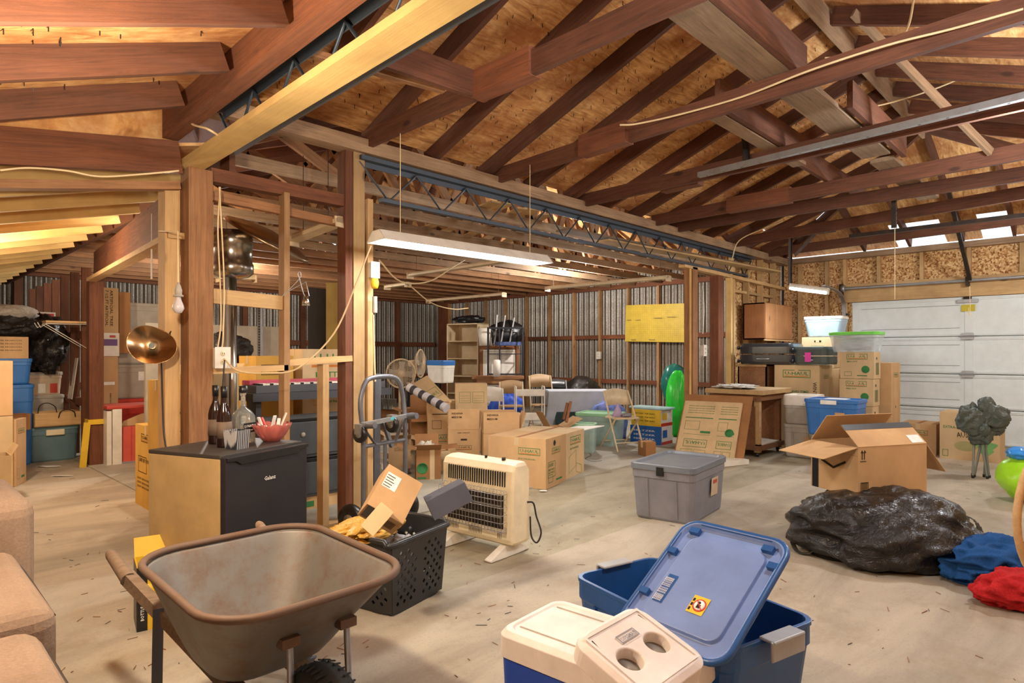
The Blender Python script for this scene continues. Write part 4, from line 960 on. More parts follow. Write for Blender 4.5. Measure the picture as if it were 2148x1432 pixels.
# bentwood hoop at the right edge
t = thing('bentwood_chair', 'pale bentwood chair whose hooped back curves in at the right edge', 'chair', dep(2134, 1062, 2.2)+Vector((.697, -.717, 0))*.22); t.location.z = 0
RV, FV = Vector((.697, -.717, 0)), Vector((.717, .697, 0))
b = MB(); b.tube([RV*(-.22*math.cos(2*PI*k/40)*(1-.12*math.sin(2*PI*k/40)))+Vector((0, 0, .80+.31*math.sin(2*PI*k/40))) for k in range(40)], .013, PALEW, 10, closed=True); b.build('back_hoop', t)
b = MB(); b.M = Matrix.Translation(FV*.2+RV*.40); b.lathe([(.17, .44), (.18, .45), (.18, .47), (.0, .475)], PALEW, 28); b.build('seat', t)
for dx, dy in ((.30, .06), (.52, .06), (.31, .34), (.51, .34)): b = MB(); b.tube([RV*dx+FV*dy+Vector((0, 0, .46)), RV*(dx*1.15)+FV*dy], .013, PALEW, 8); b.build('leg', t)
for dx in (.04, .12): b = MB(); b.tube([RV*dx+Vector((0, 0, .52)), RV*(dx+.2)+FV*.1+Vector((0, 0, .46))], .011, PALEW, 8); b.build('back_support', t)
# light blue folded sheet at lower right
b = MB(); b.prism([(0, 0), (.16, .01), (.22, .05), (.5, .04), (.5, .16), (.02, .14)], 0, .02, plastic('pale_blue_card', '93b8cc', .6), axis=2); tag(b.build('folded_sheet', loc=(1.98, .29, 0), rot=(0, 0, -.6)), 'light blue flat sheet on the floor at lower right', 'sheet')
# ================================================================ GARAGE END: BOXES, TOTES, BENCH
GRN = dict(col=TXTG)
def gpair(l, r, y0, y1=None): return at(l, y0), at(r, y1 if y1 is not None else y0)
# workbench
def workbench():
    p, q = at(1594, 962), at(1640, 938)
    o = Vector((8.10, 3.38, 0)); w, d, h = .74, .58, .88
    t = thing('workbench', 'brown wooden workbench on casters with thick pale top', 'workbench', o, 0)
    b = MB(); b.box((-.12, -.1, h-.06), (w+.12, d+.12, h), PALEW); b.build('top', t, bevel=.004)
    b = MB(); b.box((-.04, -.04, h-.14), (w+.04, d+.04, h-.06), BENCHW); b.build('apron', t)
    for x in (0, w-.07):
        for y in (0, d-.07):
            b = MB(); b.box((x, y, .06), (x+.07, y+.07, h-.1), PALEW if x == 0 and y == 0 else BENCHW); b.build('leg', t)
            b = MB(); b.lathe([(.03, -.012), (.03, .012)], BLACK, 14, Matrix.Translation((x+.035, y+.035, .03)) @ Matrix.Rotation(PI/2, 4, 'X')); b.box((x+.015, y+.015, .03), (x+.055, y+.055, .065), IRON); b.build('caster', t)
    b = MB(); b.box((-.02, .05, .12), (.0, d-.03, h-.22), BENCHW); b.build('side_panel', t)
    b = MB(); b.box((w-.02, .07, .12), (w, d-.03, h-.14), BENCHW); b.build('side_panel', t)
    b = MB(); b.box((-.03, -.03, .09), (w+.03, d+.03, .15), BENCHW); b.box((0, 0, .15), (w, d, .165), WHITE); b.build('lower_shelf', t)
workbench()
lumpy('folded_tarp', 'crumpled white sheeting lying on the workbench', 'cloth', (8.25, 3.75, .885), (.26, .26, .03), cloth_mat('white_sheet', 'dcdcd6', 30), 5, .5, 3, flat=.2, crease=.3)
# flattened cardboard leaning on the bench
def flatprint(b, w, h):
    for (x0, cw) in ((.02, .58), (.62, .36)):
        X0 = w*x0; s = w*cw
        b.frame((X0+s*.85, h*.34, 0), -X3, -Y3, s*.7, h*.13, .006, TXTG); b.text('U-HAUL', (X0+s*.8, h*.31, 0), -X3, -Y3, h*.075, TXTG, width=s*.6)
        b.rect((X0+s*.1, h*.42, 0), X3, Y3, s*.8, .004, TXTG); b.rect((X0+s*.08, h*.7, 0), X3, Y3, s*.84, .012, TXTG)
        for k in range(4): b.text('MOVING BOX STRONG AND DURABLE', (X0+s*.92, h*(.92-.04*k), 0), -X3, -Y3, .018, TXTG, width=s*.8)
        b.frame((X0+s*.1, h*.05, 0), X3, Y3, s*.35, h*.12, .004, TXTG); b.frame((X0+s*.5, h*.05, 0), X3, Y3, s*.35, h*.12, .004, TXTG)
        b.frame((X0+s*.1, h*.5, 0), X3, Y3, s*.45, h*.15, .004, TXTG); b.rect((X0+s*.6, h*.45, 0), X3, Y3, s*.3, .03, TXTG)
    b.lathe([(.055, 0), (.055, .002), (.048, .0022), (.048, .002)], TXTG, 24, Matrix.Translation((w*.86, h*.48, 0)))
b0, b1 = at(1402, 958), at(1532, 973); tl = Vector((8.0, 4.10, .78))
pA, pB = Vector((7.30, 4.16, .0)), Vector((7.42, 3.42, .0))
oriented('flattened_box', 'flattened cardboard boxes with upside down print leaning on the workbench', 'cardboard', (pA, pB, pA+Vector((.42, .02, .72))), .03, CARDL, fn=flatprint)
oriented('flattened_box', 'brown bowed cardboard sheet behind the printed flattened boxes', 'cardboard', (pA+Vector((.06, .05, 0)), pB+Vector((.07, -.09, 0)), pA+Vector((.52, .06, .80))), .02, CARDD)
b = MB(); b.box((0, 0, 0), (.55, .34, .06), WHITE); b.box((.1, -.001, .01), (.14, 0, .05), TXTG); tag(b.build('flat_box', loc=(7.0, 3.45, .0), rot=(0, 0, -.35), bevel=.003), 'flat white carton lying before the leaning cardboard', 'box')
# grey tote in the middle
def chk(p): return p
t_ = tote('grey storage tote with blue grey lid alone in the middle of the floor', (4.40, 2.92, 0), (4.47, 2.38, 0), .80, .46, GREYB, GREYL, lidh=.04, flare=.9, sticker=None, ribs=2)
b = MB(); b.box((.24, -.012, .37), (.30, .005, .44), BLACK); b.build('latch', t_)
b = MB(); b.add([(.545, .40, .17), (.545, .56, .17), (.553, .56, .32), (.553, .40, .32)], [(0, 1, 2, 3)], plastic('beige_sticker', 'c8b396', .6)); b.add([(.5535, .44, .27), (.5535, .53, .27), (.5545, .53, .30), (.5545, .44, .30)], [(0, 1, 2, 3)], REDP); b.build('label_sticker', t_, loc=(-.004, 0, 0))
# stacked totes beside the bench
tote('grey tote with inset handle, bottom of the stack by the workbench', (8.42, 3.20, 0), (8.46, 2.78, 0), .55, .43, TAUPE, TAUPE, ribs=2, sticker=plastic('tan_tape', 'b89468', .7))
tote('grey tote with white lid stacked on the taupe tote by the workbench', (8.42, 3.20, .43), (8.46, 2.80, .43), .5, .38, TAUPE, WHITE, z=.43, ribs=0, lidh=.12)
# second stack behind: blue tote on pale bin
tote('pale bin under the blue tote, partly hidden by the open carton', (8.13, 2.76, 0), (8.13, 2.26, 0), .42, .36, TAUPE, TAUPE)
bt = tote('blue storage tote with white sticker on its lid beside the wardrobe box', (8.08, 2.82, .36), (8.08, 2.22, .36), .46, .44, BLUEL, BLUEL, z=.36, ribs=2, flare=.88, sticker=plastic('tan_tape', 'b89468', .7))
b = MB(); b.box((.2, .1, .44), (.45, .3, .442), TXTW); b.box((.2, -.012, .38), (.38, -.002, .43), TXTW); b.build('label_sticker', bt)
# plywood box, wardrobe box, cases on them
def plybox(name, lab, p, w, d, h, m=MIDW):
    t = thing(name, lab, 'box', p); b = MB()
    for a, c in (((0, 0, 0), (w, .02, h)), ((0, d-.02, 0), (w, d, h)), ((0, 0, 0), (.02, d, h)), ((w-.02, 0, 0), (w, d, h)), ((0, 0, h-.02), (w, d, h)), ((0, 0, 0), (w, d, .02))): b.box(a, c, m)
    b.build('box_body', t); b = MB(); b.box((-.02, .0, h-.03), (.0, d, h), PALEW); b.build('edge_strip', t); return t
plybox('plywood_crate', 'orange plywood cabinet box standing behind the workbench', (9.25, 3.75, 0), .5, .44, 1.19)
ws = [dict(face='L', title='WARDROBE', frac=.84, size=.82, lines=()), dict(face='F', col=TXTG, frac=.85, size=.5, art=False)]
def wardrobe(b, w, d, h, fc):
    O, xd, L = fc['L']; 
    for k, s in enumerate(('SAVES TIME!', 'CLOTHES STAY', 'ON THE HANGER')): b.text(s, O+xd*L*.35+Z3*(h*(.67-.055*k)), xd, Z3, .05-.006*(k > 0), TXTG, width=L*.42)
    b.frame(O+xd*L*.3+Z3*.1, xd, Z3, L*.45, h*.35, .006, TXTG)
    b.text('WINTER + SCARVES', O+xd*L*.86+Z3*(h*.8), -Z3, xd, .07, TXTK, width=h*.5)
    b.rect((w*.45, 0, h*.5), X3, Z3, .05, .03, BLACK)
carton('big wardrobe carton marked WINTER + SCARVES under the suitcases', (9.21, 3.0, 0), (9.75, 3.0, 0), .62, 1.19, CARDL, [dict(face='L', frac=.85, size=.9, art=False), dict(face='F', frac=.84, size=.5, art=False)], name='wardrobe_box', printfn=wardrobe)
carton('tall carton with hand hole behind the suitcases carrying a clear tote', (9.9, 3.03, 1.14), (10.3, 3.03, 1.14), .45, .46, CARDL, [dict(face='L', frac=.6, size=.6, art=False)], z=1.14, printfn=lambda b, w, d, h, fc: b.rect((0, d*.6, h*.83), -Y3, Z3, .1, .03, BLACK))
carton('hidden lower carton beneath the carton with hand hole', (9.88, 2.95, 0), (10.4, 2.95, 0), .62, 1.135, CARD, [dict(face='F')])
def suitcase(label, p, w, d, h, rz, m, ribs=True, z=0):
    t = thing('suitcase', label, 'suitcase', p, rz)
    b = MB(); b.loft([rr(w*.96, d*.96, .07, 0, w/2, d/2), rr(w, d, .08, h*.12, w/2, d/2), rr(w, d, .08, h*.46, w/2, d/2)], m); b.build('lower_shell', t, bevel=.004)
    b = MB(); b.loft([rr(w, d, .08, h*.5, w/2, d/2), rr(w, d, .08, h*.85, w/2, d/2), rr(w*.94, d*.94, .07, h, w/2, d/2)], m)
    if ribs:
        for i in range(8): b.box((w*(.1+.1*i), .02, h*.6), (w*(.15+.1*i), d-.02, h+.008), m)
    b.build('upper_shell', t, bevel=.006)
    b = MB(); b.tube([(-.002, d*.42, h*.25), (-.03, d*.44, h*.25), (-.03, d*.62, h*.25), (-.002, d*.64, h*.25)], .009, GALV); b.build('handle', t)
    for y, z_ in ((d*.97, .04), (d*.97, h*.8)): b = MB(); b.lathe([(.028, -.012), (.028, .012)], BLACK, 14, Matrix.Translation((.02, y+.03, z_)) @ Matrix.Rotation(PI/2, 4, 'X')); b.build('wheel', t)
    return t
blk2 = plastic('glossy_black_shell', '35383c', .18, .6)
suitcase('black ribbed hard suitcase lying on the wardrobe carton and plywood box', (9.2, 3.36, 1.20), .5, .8, .30, 0, blk2)
sc = suitcase('dark green grey soft suitcase with bright pink tag', (9.15, 2.88, 1.20), .5, .45, .25, 0, plastic('green_grey_fabric', '47504c', .5), False)
b = MB(); b.box((-.045, .2, .04), (-.04, .28, .17), plastic('pink_tag', 'e23bb0', .4)); b.build('luggage_tag', sc)
tote('clear tote of pale blue fabric on the carton with hand hole', (9.9, 3.46, 1.61), (9.93, 2.92, 1.61), .4, .30, plastic('pale_blue_fill', 'a5bfd2', .4), WHITE, z=1.61, ribs=0, flare=.82)
# column of small cartons
SP = [dict(face='L', title='SMALL BOX', frac=.72, size=.9), dict(face='F', size=.0001, frac=.7, art=False)]
def sidemarks(b, w, d, h, fc):
    b.rect((w*.3, 0, h*.72), X3, Z3, .05, .03, BLACK)
    for k in range(5): b.rect((w*(.25+.1*k), 0, h*.15), X3, Z3, .015, h*.45, TXTK if k % 2 else TXTG)
    b.lathe([(.05, 0), (.05, .002), (.0, .002)], TXTG, 12, Matrix.Translation((-.001, d*.25, h*.35)) @ Matrix.Rotation(-PI/2, 4, 'Y'))
for k, z in enumerate((0, .30, .66, 1.02)):
    hh = (.30, .355, .355, .355)[k]
    carton(f'small moving carton in the column below the green lidded tote, {("lowest", "second up", "third up", "topmost")[k]}', (9.16+.008*k, 2.34-.008*k, z), (9.46+.008*k, 2.34-.008*k, z), .41, hh, CARDL, SP, z=z, group='column of small cartons', printfn=sidemarks)
gt = tote('clear tote with bright green lid on top of the small cartons', (9.12, 2.86, 1.375), (9.14, 2.26, 1.375), .42, .27, CLEAR, plastic('green_lid', '6ed04a', .35), z=1.375, ribs=0, flare=.86)
lumpy('folded_linen', 'white folded linen inside the tote with green lid', 'linen', (9.34, 2.56, 1.40), (.13, .2, .085), cloth_mat('white_cloth', 'd6d6dc', 40), 44, .3, 3, flat=.2)
carton('tall narrow carton standing beside the column of small cartons', (9.55, 2.20, 0), (10.0, 2.20, 0), .45, 1.23, CARD, [dict(face='F', size=.7, frac=.84)], printfn=lambda b, w, d, h, fc: b.rect((w*.4, 0, h*.5), X3, Z3, .05, .03, BLACK))
carton('low carton against the garage door left of the extra large carton', (9.9, 1.76, 0), (10.4, 1.76, 0), .42, .41, CARD, [dict(face='L', frac=.62, size=.8)])
def xlp(b, w, d, h, fc):
    O, xd, L = fc['L']; b.text('EXTRA-LARGE BOX', O+xd*L*.06+Z3*h*.66, xd, Z3, .045, TXTG, width=L*.6); b.text('AUSTIN', O+xd*L*.3+Z3*h*.48, xd, (0, .1, 1), .09, TXTK, width=L*.36)
    g = [O+xd*L*(.25+.4*math.cos(a)*.5+.2)+Z3*(h*(.3+.1*math.sin(a))) for a in [2*PI*k/16 for k in range(16)]]
    b.add([p+Vector((-.0015, 0, 0)) for p in g], [tuple(range(16))], plastic('faded_green_print', 'a3a06c', .8))
    g = [O+xd*L*(.78+.16*math.cos(a)*(1+.3*math.sin(5*a)))+Z3*(h*(.32+.17*math.sin(a)*(1+.3*math.cos(4*a)))) for a in [2*PI*k/24 for k in range(24)]]
    b.add([p+Vector((-.0018, 0, 0)) for p in g], [tuple(range(24))], plastic('leaf_print', '6fa865', .8)); b.frame(O+xd*L*.05+Z3*h*.06, xd, Z3, L*.1, h*.14, .005, TXTG)
carton('extra large moving carton marked AUSTIN before the garage door', (9.715, 1.07, 0), (10.2, 1.07, 0), .62, .60, CARDL, [dict(face='L', frac=.78, size=.6, art=False)], printfn=xlp)
# wall cabinet with curved end
def wallcab():
    t = thing('wall_cabinet', 'brown wooden wall cabinet with curved end shelf above the suitcases', 'cabinet', (9.82, 4.02, 1.58), 0)
    # local x -> world -Y, y -> world +X
    w, d, h = 1.45, .34, .58; cw = wood('cabinet_wood', 'a06a3e', .35, 2)
    b = MB(); b.prism([(0, 0), (w-.3, 0), (w-.1, .06), (w, .2), (w, d), (0, d)], 0, .02, cw, 2); b.prism([(0, 0), (w-.3, 0), (w-.1, .06), (w, .2), (w, d), (0, d)], h-.02, h, cw, 2)
    b.box((0, 0, 0), (.02, d, h), cw); b.box((0, d-.02, 0), (w, d, h), cw); b.box((w-.32, .0, 0), (w-.30, d, h), cw); b.box((-.02, -.02, -.02), (w-.28, .0, 0), PALEW); b.build('cabinet_body', t)
    for x0, x1 in ((.01, .42), (.43, 1.12)): b = MB(); b.box((x0, -.018, .01), (x1, -.001, h-.01), wood('cabinet_door_wood', 'bb8455', .3, 2)); b.build('cabinet_door', t, bevel=.002)
    for z in (.08, h-.1): b = MB(); b.box((w-.02, .18, z), (w+.01, .22, z+.04), IRON); b.build('hinge', t)
wallcab()
# garage door hardware: tracks, torsion tube, straps
def track(lab, pts, r=.022): 
    t = thing('door_track', lab, 'track', (0, 0, 0)); b = MB(); P = smooth_path(pts, 6)
    for i in range(len(P)-1): b.bar(P[i], P[i+1], .055, .02, GALV)
    b.build('rail', t); b = MB(); b.box((WX-.1, DY+.04, 1.0), (WX, DY+.1, 1.03), IRON); b.box((WX-.1, DY+.04, 2.0), (WX, DY+.1, 2.03), IRON); b.build('bracket', t); return t
track('curved galvanised track rising beside the garage door', [(WX-.09, DY+.1, .0), (WX-.09, DY+.1, 1.2), (WX-.09, DY+.1, 2.0), (WX-.16, DY+.1, 2.26), (WX-.45, DY+.1, 2.38), (WX-1.1, DY+.1, 2.42)])
t = thing('torsion_tube', 'galvanised torsion tube running above the garage door', 'tube', (0, 0, 0)); b = MB(); b.tube([(WX-.14, DY+.14, 2.44), (WX-.14, -1, 2.44)], .022, GALV, 12); b.build('tube_body', t)
b = MB(); b.lathe([(.05, -.03), (.06, -.028), (.06, .028), (.05, .03)], GALV, 20, Matrix.Translation((WX-.14, DY+.1, 2.44)) @ Matrix.Rotation(PI/2, 4, 'X')); b.build('drum', t); b = MB(); b.box((WX-.15, DY+.12, 2.3), (WX-.02, DY+.16, 2.52), IRON); b.build('end_plate', t)
b = MB(); b.box((WX-.17, 1.62, 2.36), (WX-.02, 1.66, 2.5), IRON); b.build('centre_bracket', t)
def rail(lab, a, c, holes=14, m=GALV):
    t = thing('perforated_rail', lab, 'rail', (0, 0, 0)); a, c = Vector(a), Vector(c); d = (c-a).normalized(); L = (c-a).length
    s = d.cross(Z3); s = s.normalized() if s.length > .1 else Vector((0, 1, 0)); u = s.cross(d)
    b = MB(); b.bar(a, c, .045, .004, m); b.bar(a+s*.022+u*.02, c+s*.022+u*.02, .004, .045, m)
    for k in range(holes):
        p = a+d*(L*(k+.5)/holes); b.bar(p+u*(-.0022)-d*.008, p+u*(-.0022)+d*.008, .014, .001, BLACK, up=u); 
    b.build('rail_body', t); return t
rail('long galvanised rail with grey flange hung under the ties', at(1466, 372, 2.96), at(2148, 200, 2.96)+Vector((0, -1.0, 0)), 20)
rail('dark rail with pale edge nearer to the garage door', at(1782, 499, 2.80), at(2148, 455, 2.80)+Vector((0, -.6, 0)), 12, IRON)
for (a, c, lab) in (((1563, 238), (1573, 345), 'perforated steel strap hanging left of the galvanised rail'),):
    D = 5.6; rail(lab, dep(*a, D), dep(*c, D), 9, IRON); 
D = 6.9; rail('perforated strap hanging from a plank by the pull cord', dep(1880, 395, D), dep(1880, 478, D), 8, IRON)
D = 9.4; rail('vertical perforated strap carrying the lit tube lamp', dep(1661, 497, D), dep(1660, 598, D), 10, IRON); rail('level perforated strap above the lit tube lamp', dep(1612, 503, D), dep(1752, 486, D), 12, IRON); rail('slanted perforated strap above the lit tube lamp', dep(1668, 538, D), dep(1715, 488, D), 6, IRON)
D = 9.2; rail('sloping dark strap reaching the door lift bracket', dep(1990, 404, 8.2), dep(2034, 588, D), 16, IRON)
# lit tube lamp at the garage end
def tube_lamp(name, lab, a, c, tubes=2, lit=None, hood=True, w=.13, body=None, hang=None, down=.0):
    a, c = Vector(a), Vector(c); d = c-a; L = d.length; yaw = math.atan2(d.y, d.x); body = body or WHITE
    t = thing(name, lab, 'lamp', a, yaw); M = Matrix.Rotation(-math.asin(d.z/L), 4, 'Y')
    b = MB(); b.M = M
    if hood:
        b.prism([(-w*.35, .06), (w*.35, .06), (w*.85, -.02), (w*.83, -.022), (w*.33, .055), (-w*.33, .055), (-w*.83, -.022), (-w*.85, -.02)], 0, L, body, 0)
        for x in (0, L-.004): b.prism([(-w*.35, .06), (w*.35, .06), (w*.85, -.02), (-w*.85, -.02)], x, x+.004, body, 0)
    else:
        b.prism([(-w*.5, 0), (w*.5, 0), (w*.5, .03), (w*.25, .055), (-w*.25, .055), (-w*.5, .03)], 0, L, body, 0)
        for x in (0, L-.012): b.box((x, -w*.55, -.035), (x+.012, w*.55, .05), body)
    b.build('housing', t, bevel=.001)
    if lit:
        for k in range(tubes):
            y = (k-(tubes-1)/2)*.075; b = MB(); b.M = M; b.tube([(.03, y, -.0 if hood else -.02), (L-.03, y, -.0 if hood else -.02)], .017, lit, 12); b.build('light_tube', t)
    if hang:
        for x in hang: b = MB(); b.tube([M @ Vector((x, 0, .05)), (M @ Vector((x, 0, .05)))+Vector((0, 0, max(.1, 2.9-a.z)))], .003, IRON, 5); b.build('chain', t)
    return t
LIT = emit('lit_tube', (1, .97, .93), 13); LITC = emit('lit_cool_tube', (.85, .95, 1), 26)
D0, D1 = 8.9, 9.3
a, c = dep(1656, 603, 9.0), dep(1738, 620, 8.2)
a, c = Vector((9.6, 2.85, 2.30)), Vector((8.85, 2.2, 2.30))
tube_lamp('tube_lamp', 'brightly lit cool tube lamp hung before the garage wall', dep(1657, 602, 9.3), dep(1738, 612, 9.0), 2, LITC, False, .13)
lamp('AREA', tuple(dep(1697, 625, 9.1)), 12, (.85, .94, 1), 1.0, (0, 0, .2), .12)
# lit shop light in the opening
la, lb = dep(788, 495, 4.55), dep(1140, 548, 5.75)
la.z = lb.z = 2.19
tube_lamp('shop_light', 'lit white shop light hanging on long cords before the back bay', la, lb, 2, LIT, True, .15)
mid = (la+lb)/2; dv = lb-la
lamp('AREA', (mid.x, mid.y, 2.16), 18, (1, .96, .9), 1.25, (0, 0, math.atan2(dv.y, dv.x)), .16)
for k, (x, y0) in enumerate(((835, 178), (1106, 180))):
    f_ = .12 if k == 0 else .9; p = la.lerp(lb, f_); 
    b = MB(); top = dep(x, y0, (p.x*CA+p.y*SA)); b.tube([p+Vector((0, 0, .06)), (p.x, p.y, 3.05)], .0035, CORDW, 5)
    for q in range(12): b.tube([p+Vector((0, 0, .07+q*.028)), p+Vector((.006, 0, .085+q*.028)), p+Vector((0, 0, .098+q*.028))], .003, IRON, 5)
    tag(b.build('hanging_cord'), ('thin cord and chain holding the left end of the lit shop light', 'thin cord and chain holding the right end of the lit shop light')[k], 'cord')
# unlit strips in the back bay
for (l, lab, r_) in (((612, 508, 5.2), 'unlit double tube strip with green end clips seen past the stud', (718, 468, 4.9)), ((860, 580, 9.6), 'unlit pale strip lamp left below the lit shop light', (1095, 545, 8.2)), ((812, 604, 11.5), 'short unlit strip lamp with white end near the far wall', (856, 598, 10.9)),
                     ((898, 633, 13.4), 'unlit strip lamp nearest to the bookshelf', (1058, 619, 12.0)), ((1148, 607, 11.2), 'long unlit strip lamp above the pegboard wall', (1403, 585, 9.3))):
    tube_lamp('strip_lamp', lab, dep(*l), dep(*r_), 0, None, False, .12, plastic('strip_enamel', 'd2bd9a', .5), hang=(.15, (dep(*r_)-dep(*l)).length-.15))
b = MB()
for k in (-.035, .035): b.tube([dep(706, 487+80*k, 4.88), dep(712, 490+80*k, 4.87)], .014, plastic('green_clip', '2f8f4f', .4), 10)
# pegboard
def pegs(b, w, h):
    for i in range(34):
        for j in range(20):
            b.rect((w*(i+.5)/34-.004, h*(j+.5)/20-.004, 0), X3, Y3, .007, .007, TXTK, .0008)
yb = plastic('yellow_pegboard', 'd3b43c', .5)
PX = WX-.03; 
pb = oriented('pegboard', 'yellow pegboard with metal hooks on the corrugated wall', 'pegboard', (onX(1311, 716, PX), onX(1446, 718, PX), onX(1311, 640, PX)), .01, yb, fn=pegs)
for (px_, py_, ln) in ((1316, 671, .10), (1334, 671, .12), (1372, 667, .2), (1400, 665, .2), (1325, 712, .12), (1362, 712, .15)):
    b = MB(); p = onX(px_, py_, PX-.012); b.tube([p, p+Vector((-.03, 0, 0)), p+Vector((-.03, -ln, -.005)), p+Vector((-.06, -ln-.01, .01))], .004, GALV, 6); c = b.build('peg_hook', pb); c.matrix_parent_inverse = pb.matrix_basis.inverted()
# outlets on the studs
def outlet(lab, p, w=.075, h=.12, nrm=-1, m=WHITE, rz=0):
    t = thing('outlet_box', lab, 'outlet', p, rz); b = MB(); b.box((-w/2, 0, -h/2), (w/2, .05, h/2), m); b.box((-w/2-.006, -.006, -h/2-.006), (w/2+.006, 0, h/2+.006), m); b.build('housing', t, bevel=.002)
    for z in (-.028, .028):
        b = MB(); b.lathe([(.017, 0), (.017, .003), (0, .003)], CREAM, 16, Matrix.Translation((0, -.006, z)) @ Matrix.Rotation(PI/2, 4, 'X')); b.box((-.008, -.0105, z-.005), (-.005, -.009, z+.007), BLACK); b.box((.005, -.0105, z-.005), (.008, -.009, z+.007), BLACK); b.build('socket', t)
    return t
outlet('white double outlet with cords plugged in by the knotty post', onY(467, 750, 4.27)+Vector((0, 0, 0)), .09, .13)
outlet('cream outlet with yellow plug on the built up post', onY(787, 566, 4.30), .07, .12)
outlet('grey outlet box on a stud below the left end of the pegboard', onX(1255, 745, WX-.05), .1, .16, rz=-PI/2)
outlet('white outlet box below the right end of the pegboard', onX(1440, 748, WX-.05), .08, .14, rz=-PI/2)
outlet('white outlet on the square brown post', onY(1479, 735, 4.28), .09, .15)
b = MB(); p = onY(786, 592, 4.29); b.lathe([(.022, 0), (.03, .02), (.034, .05), (.026, .08)], YEL, 16, Matrix.Translation(p+Vector((0, 0, -.05)))); tag(b.build('yellow_plug'), 'fat yellow plug hanging under the cream outlet', 'plug')
b = MB(); p = onY(786, 640, 4.29); b.tube([p+Vector((0, 0, .07)), p+Vector((0, 0, -.06))], .02, TAUPE, 12); tag(b.build('work_light_handle'), 'grey ribbed cord handle hanging below the yellow plug', 'handle')
# ================================================================ CORDS
def cord(lab, pts, r=.006, m=CORDW, n=6): b = MB(); b.tube(smooth_path(pts, n), r, m, 6); return tag(b.build('cable'), lab, 'cable')
cord('long cream cord drooping from the white outlet across the studs to the lit shop light', [dep(470, 752, 4.15), dep(500, 778, 4.1), dep(560, 782, 4.1), dep(625, 772, 4.15), dep(700, 700, 4.25), dep(745, 600, 4.35), dep(778, 515, 4.45)], .006)
cord('pair of cream cables running down the post side to the white outlet', [onY(462, 392, 4.28), onY(457, 480, 4.28), onY(462, 600, 4.28), onY(463, 680, 4.28), onY(455, 740, 4.28)], .005)
cord('second cream cable beside the knotty post', [onY(460, 392, 4.27), onY(466, 500, 4.27), onY(470, 600, 4.27), onY(468, 700, 4.27), onY(465, 735, 4.27)], .005)
cord('dark lamp cord hanging in front of the pale board post to the fridge', [dep(338, 740, 4.0), dep(341, 850, 4.0), dep(345, 920, 3.95), dep(360, 975, 3.9), dep(395, 1003, 3.85), dep(418, 1007, 3.7)], .005, CORDK)
cord('black plug cord from the white outlet down behind the wine bottles', [dep(471, 755, 4.05), dep(468, 800, 4.0), dep(462, 870, 3.9)], .005, CORDK)
cord('cream cable following the eave beam above the pine board', [onX(640, -20, 1.28), onX(590, 55, 1.3), onX(520, 135, 1.3), onX(425, 208, 1.32), onX(400, 255, 1.33), onX(435, 270, 1.33), onX(460, 285, 1.4)], .007)
cord('thin cable stapled along the broad brown ledger board', [onY(0, 357, 4.26), onY(60, 352, 4.26), onY(140, 358, 4.26), onY(210, 370, 4.26), onY(300, 365, 4.26), onY(375, 358, 4.26)], .006)
L2a, L2b = at(1045, 384, 3.0), at(2148, 47, 3.0); dd = (L2b-L2a).normalized()
cord('tan cable stapled along the ceiling tie in the middle of the roof', [at(1300, 262, 3.06)]+[at(x, y, 3.06)+Vector((-.03, 0, 0)) for x, y in ((1340, 262), (1428, 243), (1560, 206), (1700, 152), (1860, 100), (2000, 65), (2148, 24))], .007)
cord('loose tan cable looping at the top right of the roof', [dep(1918, -10, 4.6), dep(1905, 55, 4.6), dep(1880, 85, 4.6), dep(1820, 115, 4.6), dep(1730, 122, 4.6)], .009)
cord('thin pale cable crossing the far rafters at upper right', [dep(1825, 225, 6), dep(1880, 212, 6), dep(1990, 175, 5.8), dep(2148, 98, 5.4)], .008)
cord('drooping cream cord under the strips of the back bay', [dep(795, 545, 6.5), dep(840, 590, 6.6), dep(900, 590, 7), dep(950, 560, 7.5), dep(975, 545, 8)], .008)
cord('slack cream cord hanging toward the bookshelf', [dep(858, 597, 10.9), dep(905, 635, 11), dep(950, 648, 11.5), dep(982, 646, 12)], .01)
cord('white cables running down the square brown post', [onY(1474, 600, 4.27), onY(1477, 650, 4.27), onY(1474, 700, 4.27)], .006, WHITE)
cord('pull cord hanging from the roof to the garage door handle', [dep(1877, 390, 7), dep(1877, 628, 7.0)], .004, CORDW)
cord('thin cord hanging from the strap to the door sticker', [dep(2034, 600, 8.4), dep(2035, 660, 8.4), dep(2031, 645, 8.4)], .004)
cord('pale wires bundled across the far ties near the corner', [dep(1535, 545, 9), dep(1550, 505, 9), dep(1600, 480, 8.8), dep(1640, 465, 8.6)], .008)
cord('pale conduit cable on the built up post', [onY(783, 660, 4.28), onY(785, 750, 4.28), onY(787, 800, 4.28)], .008)
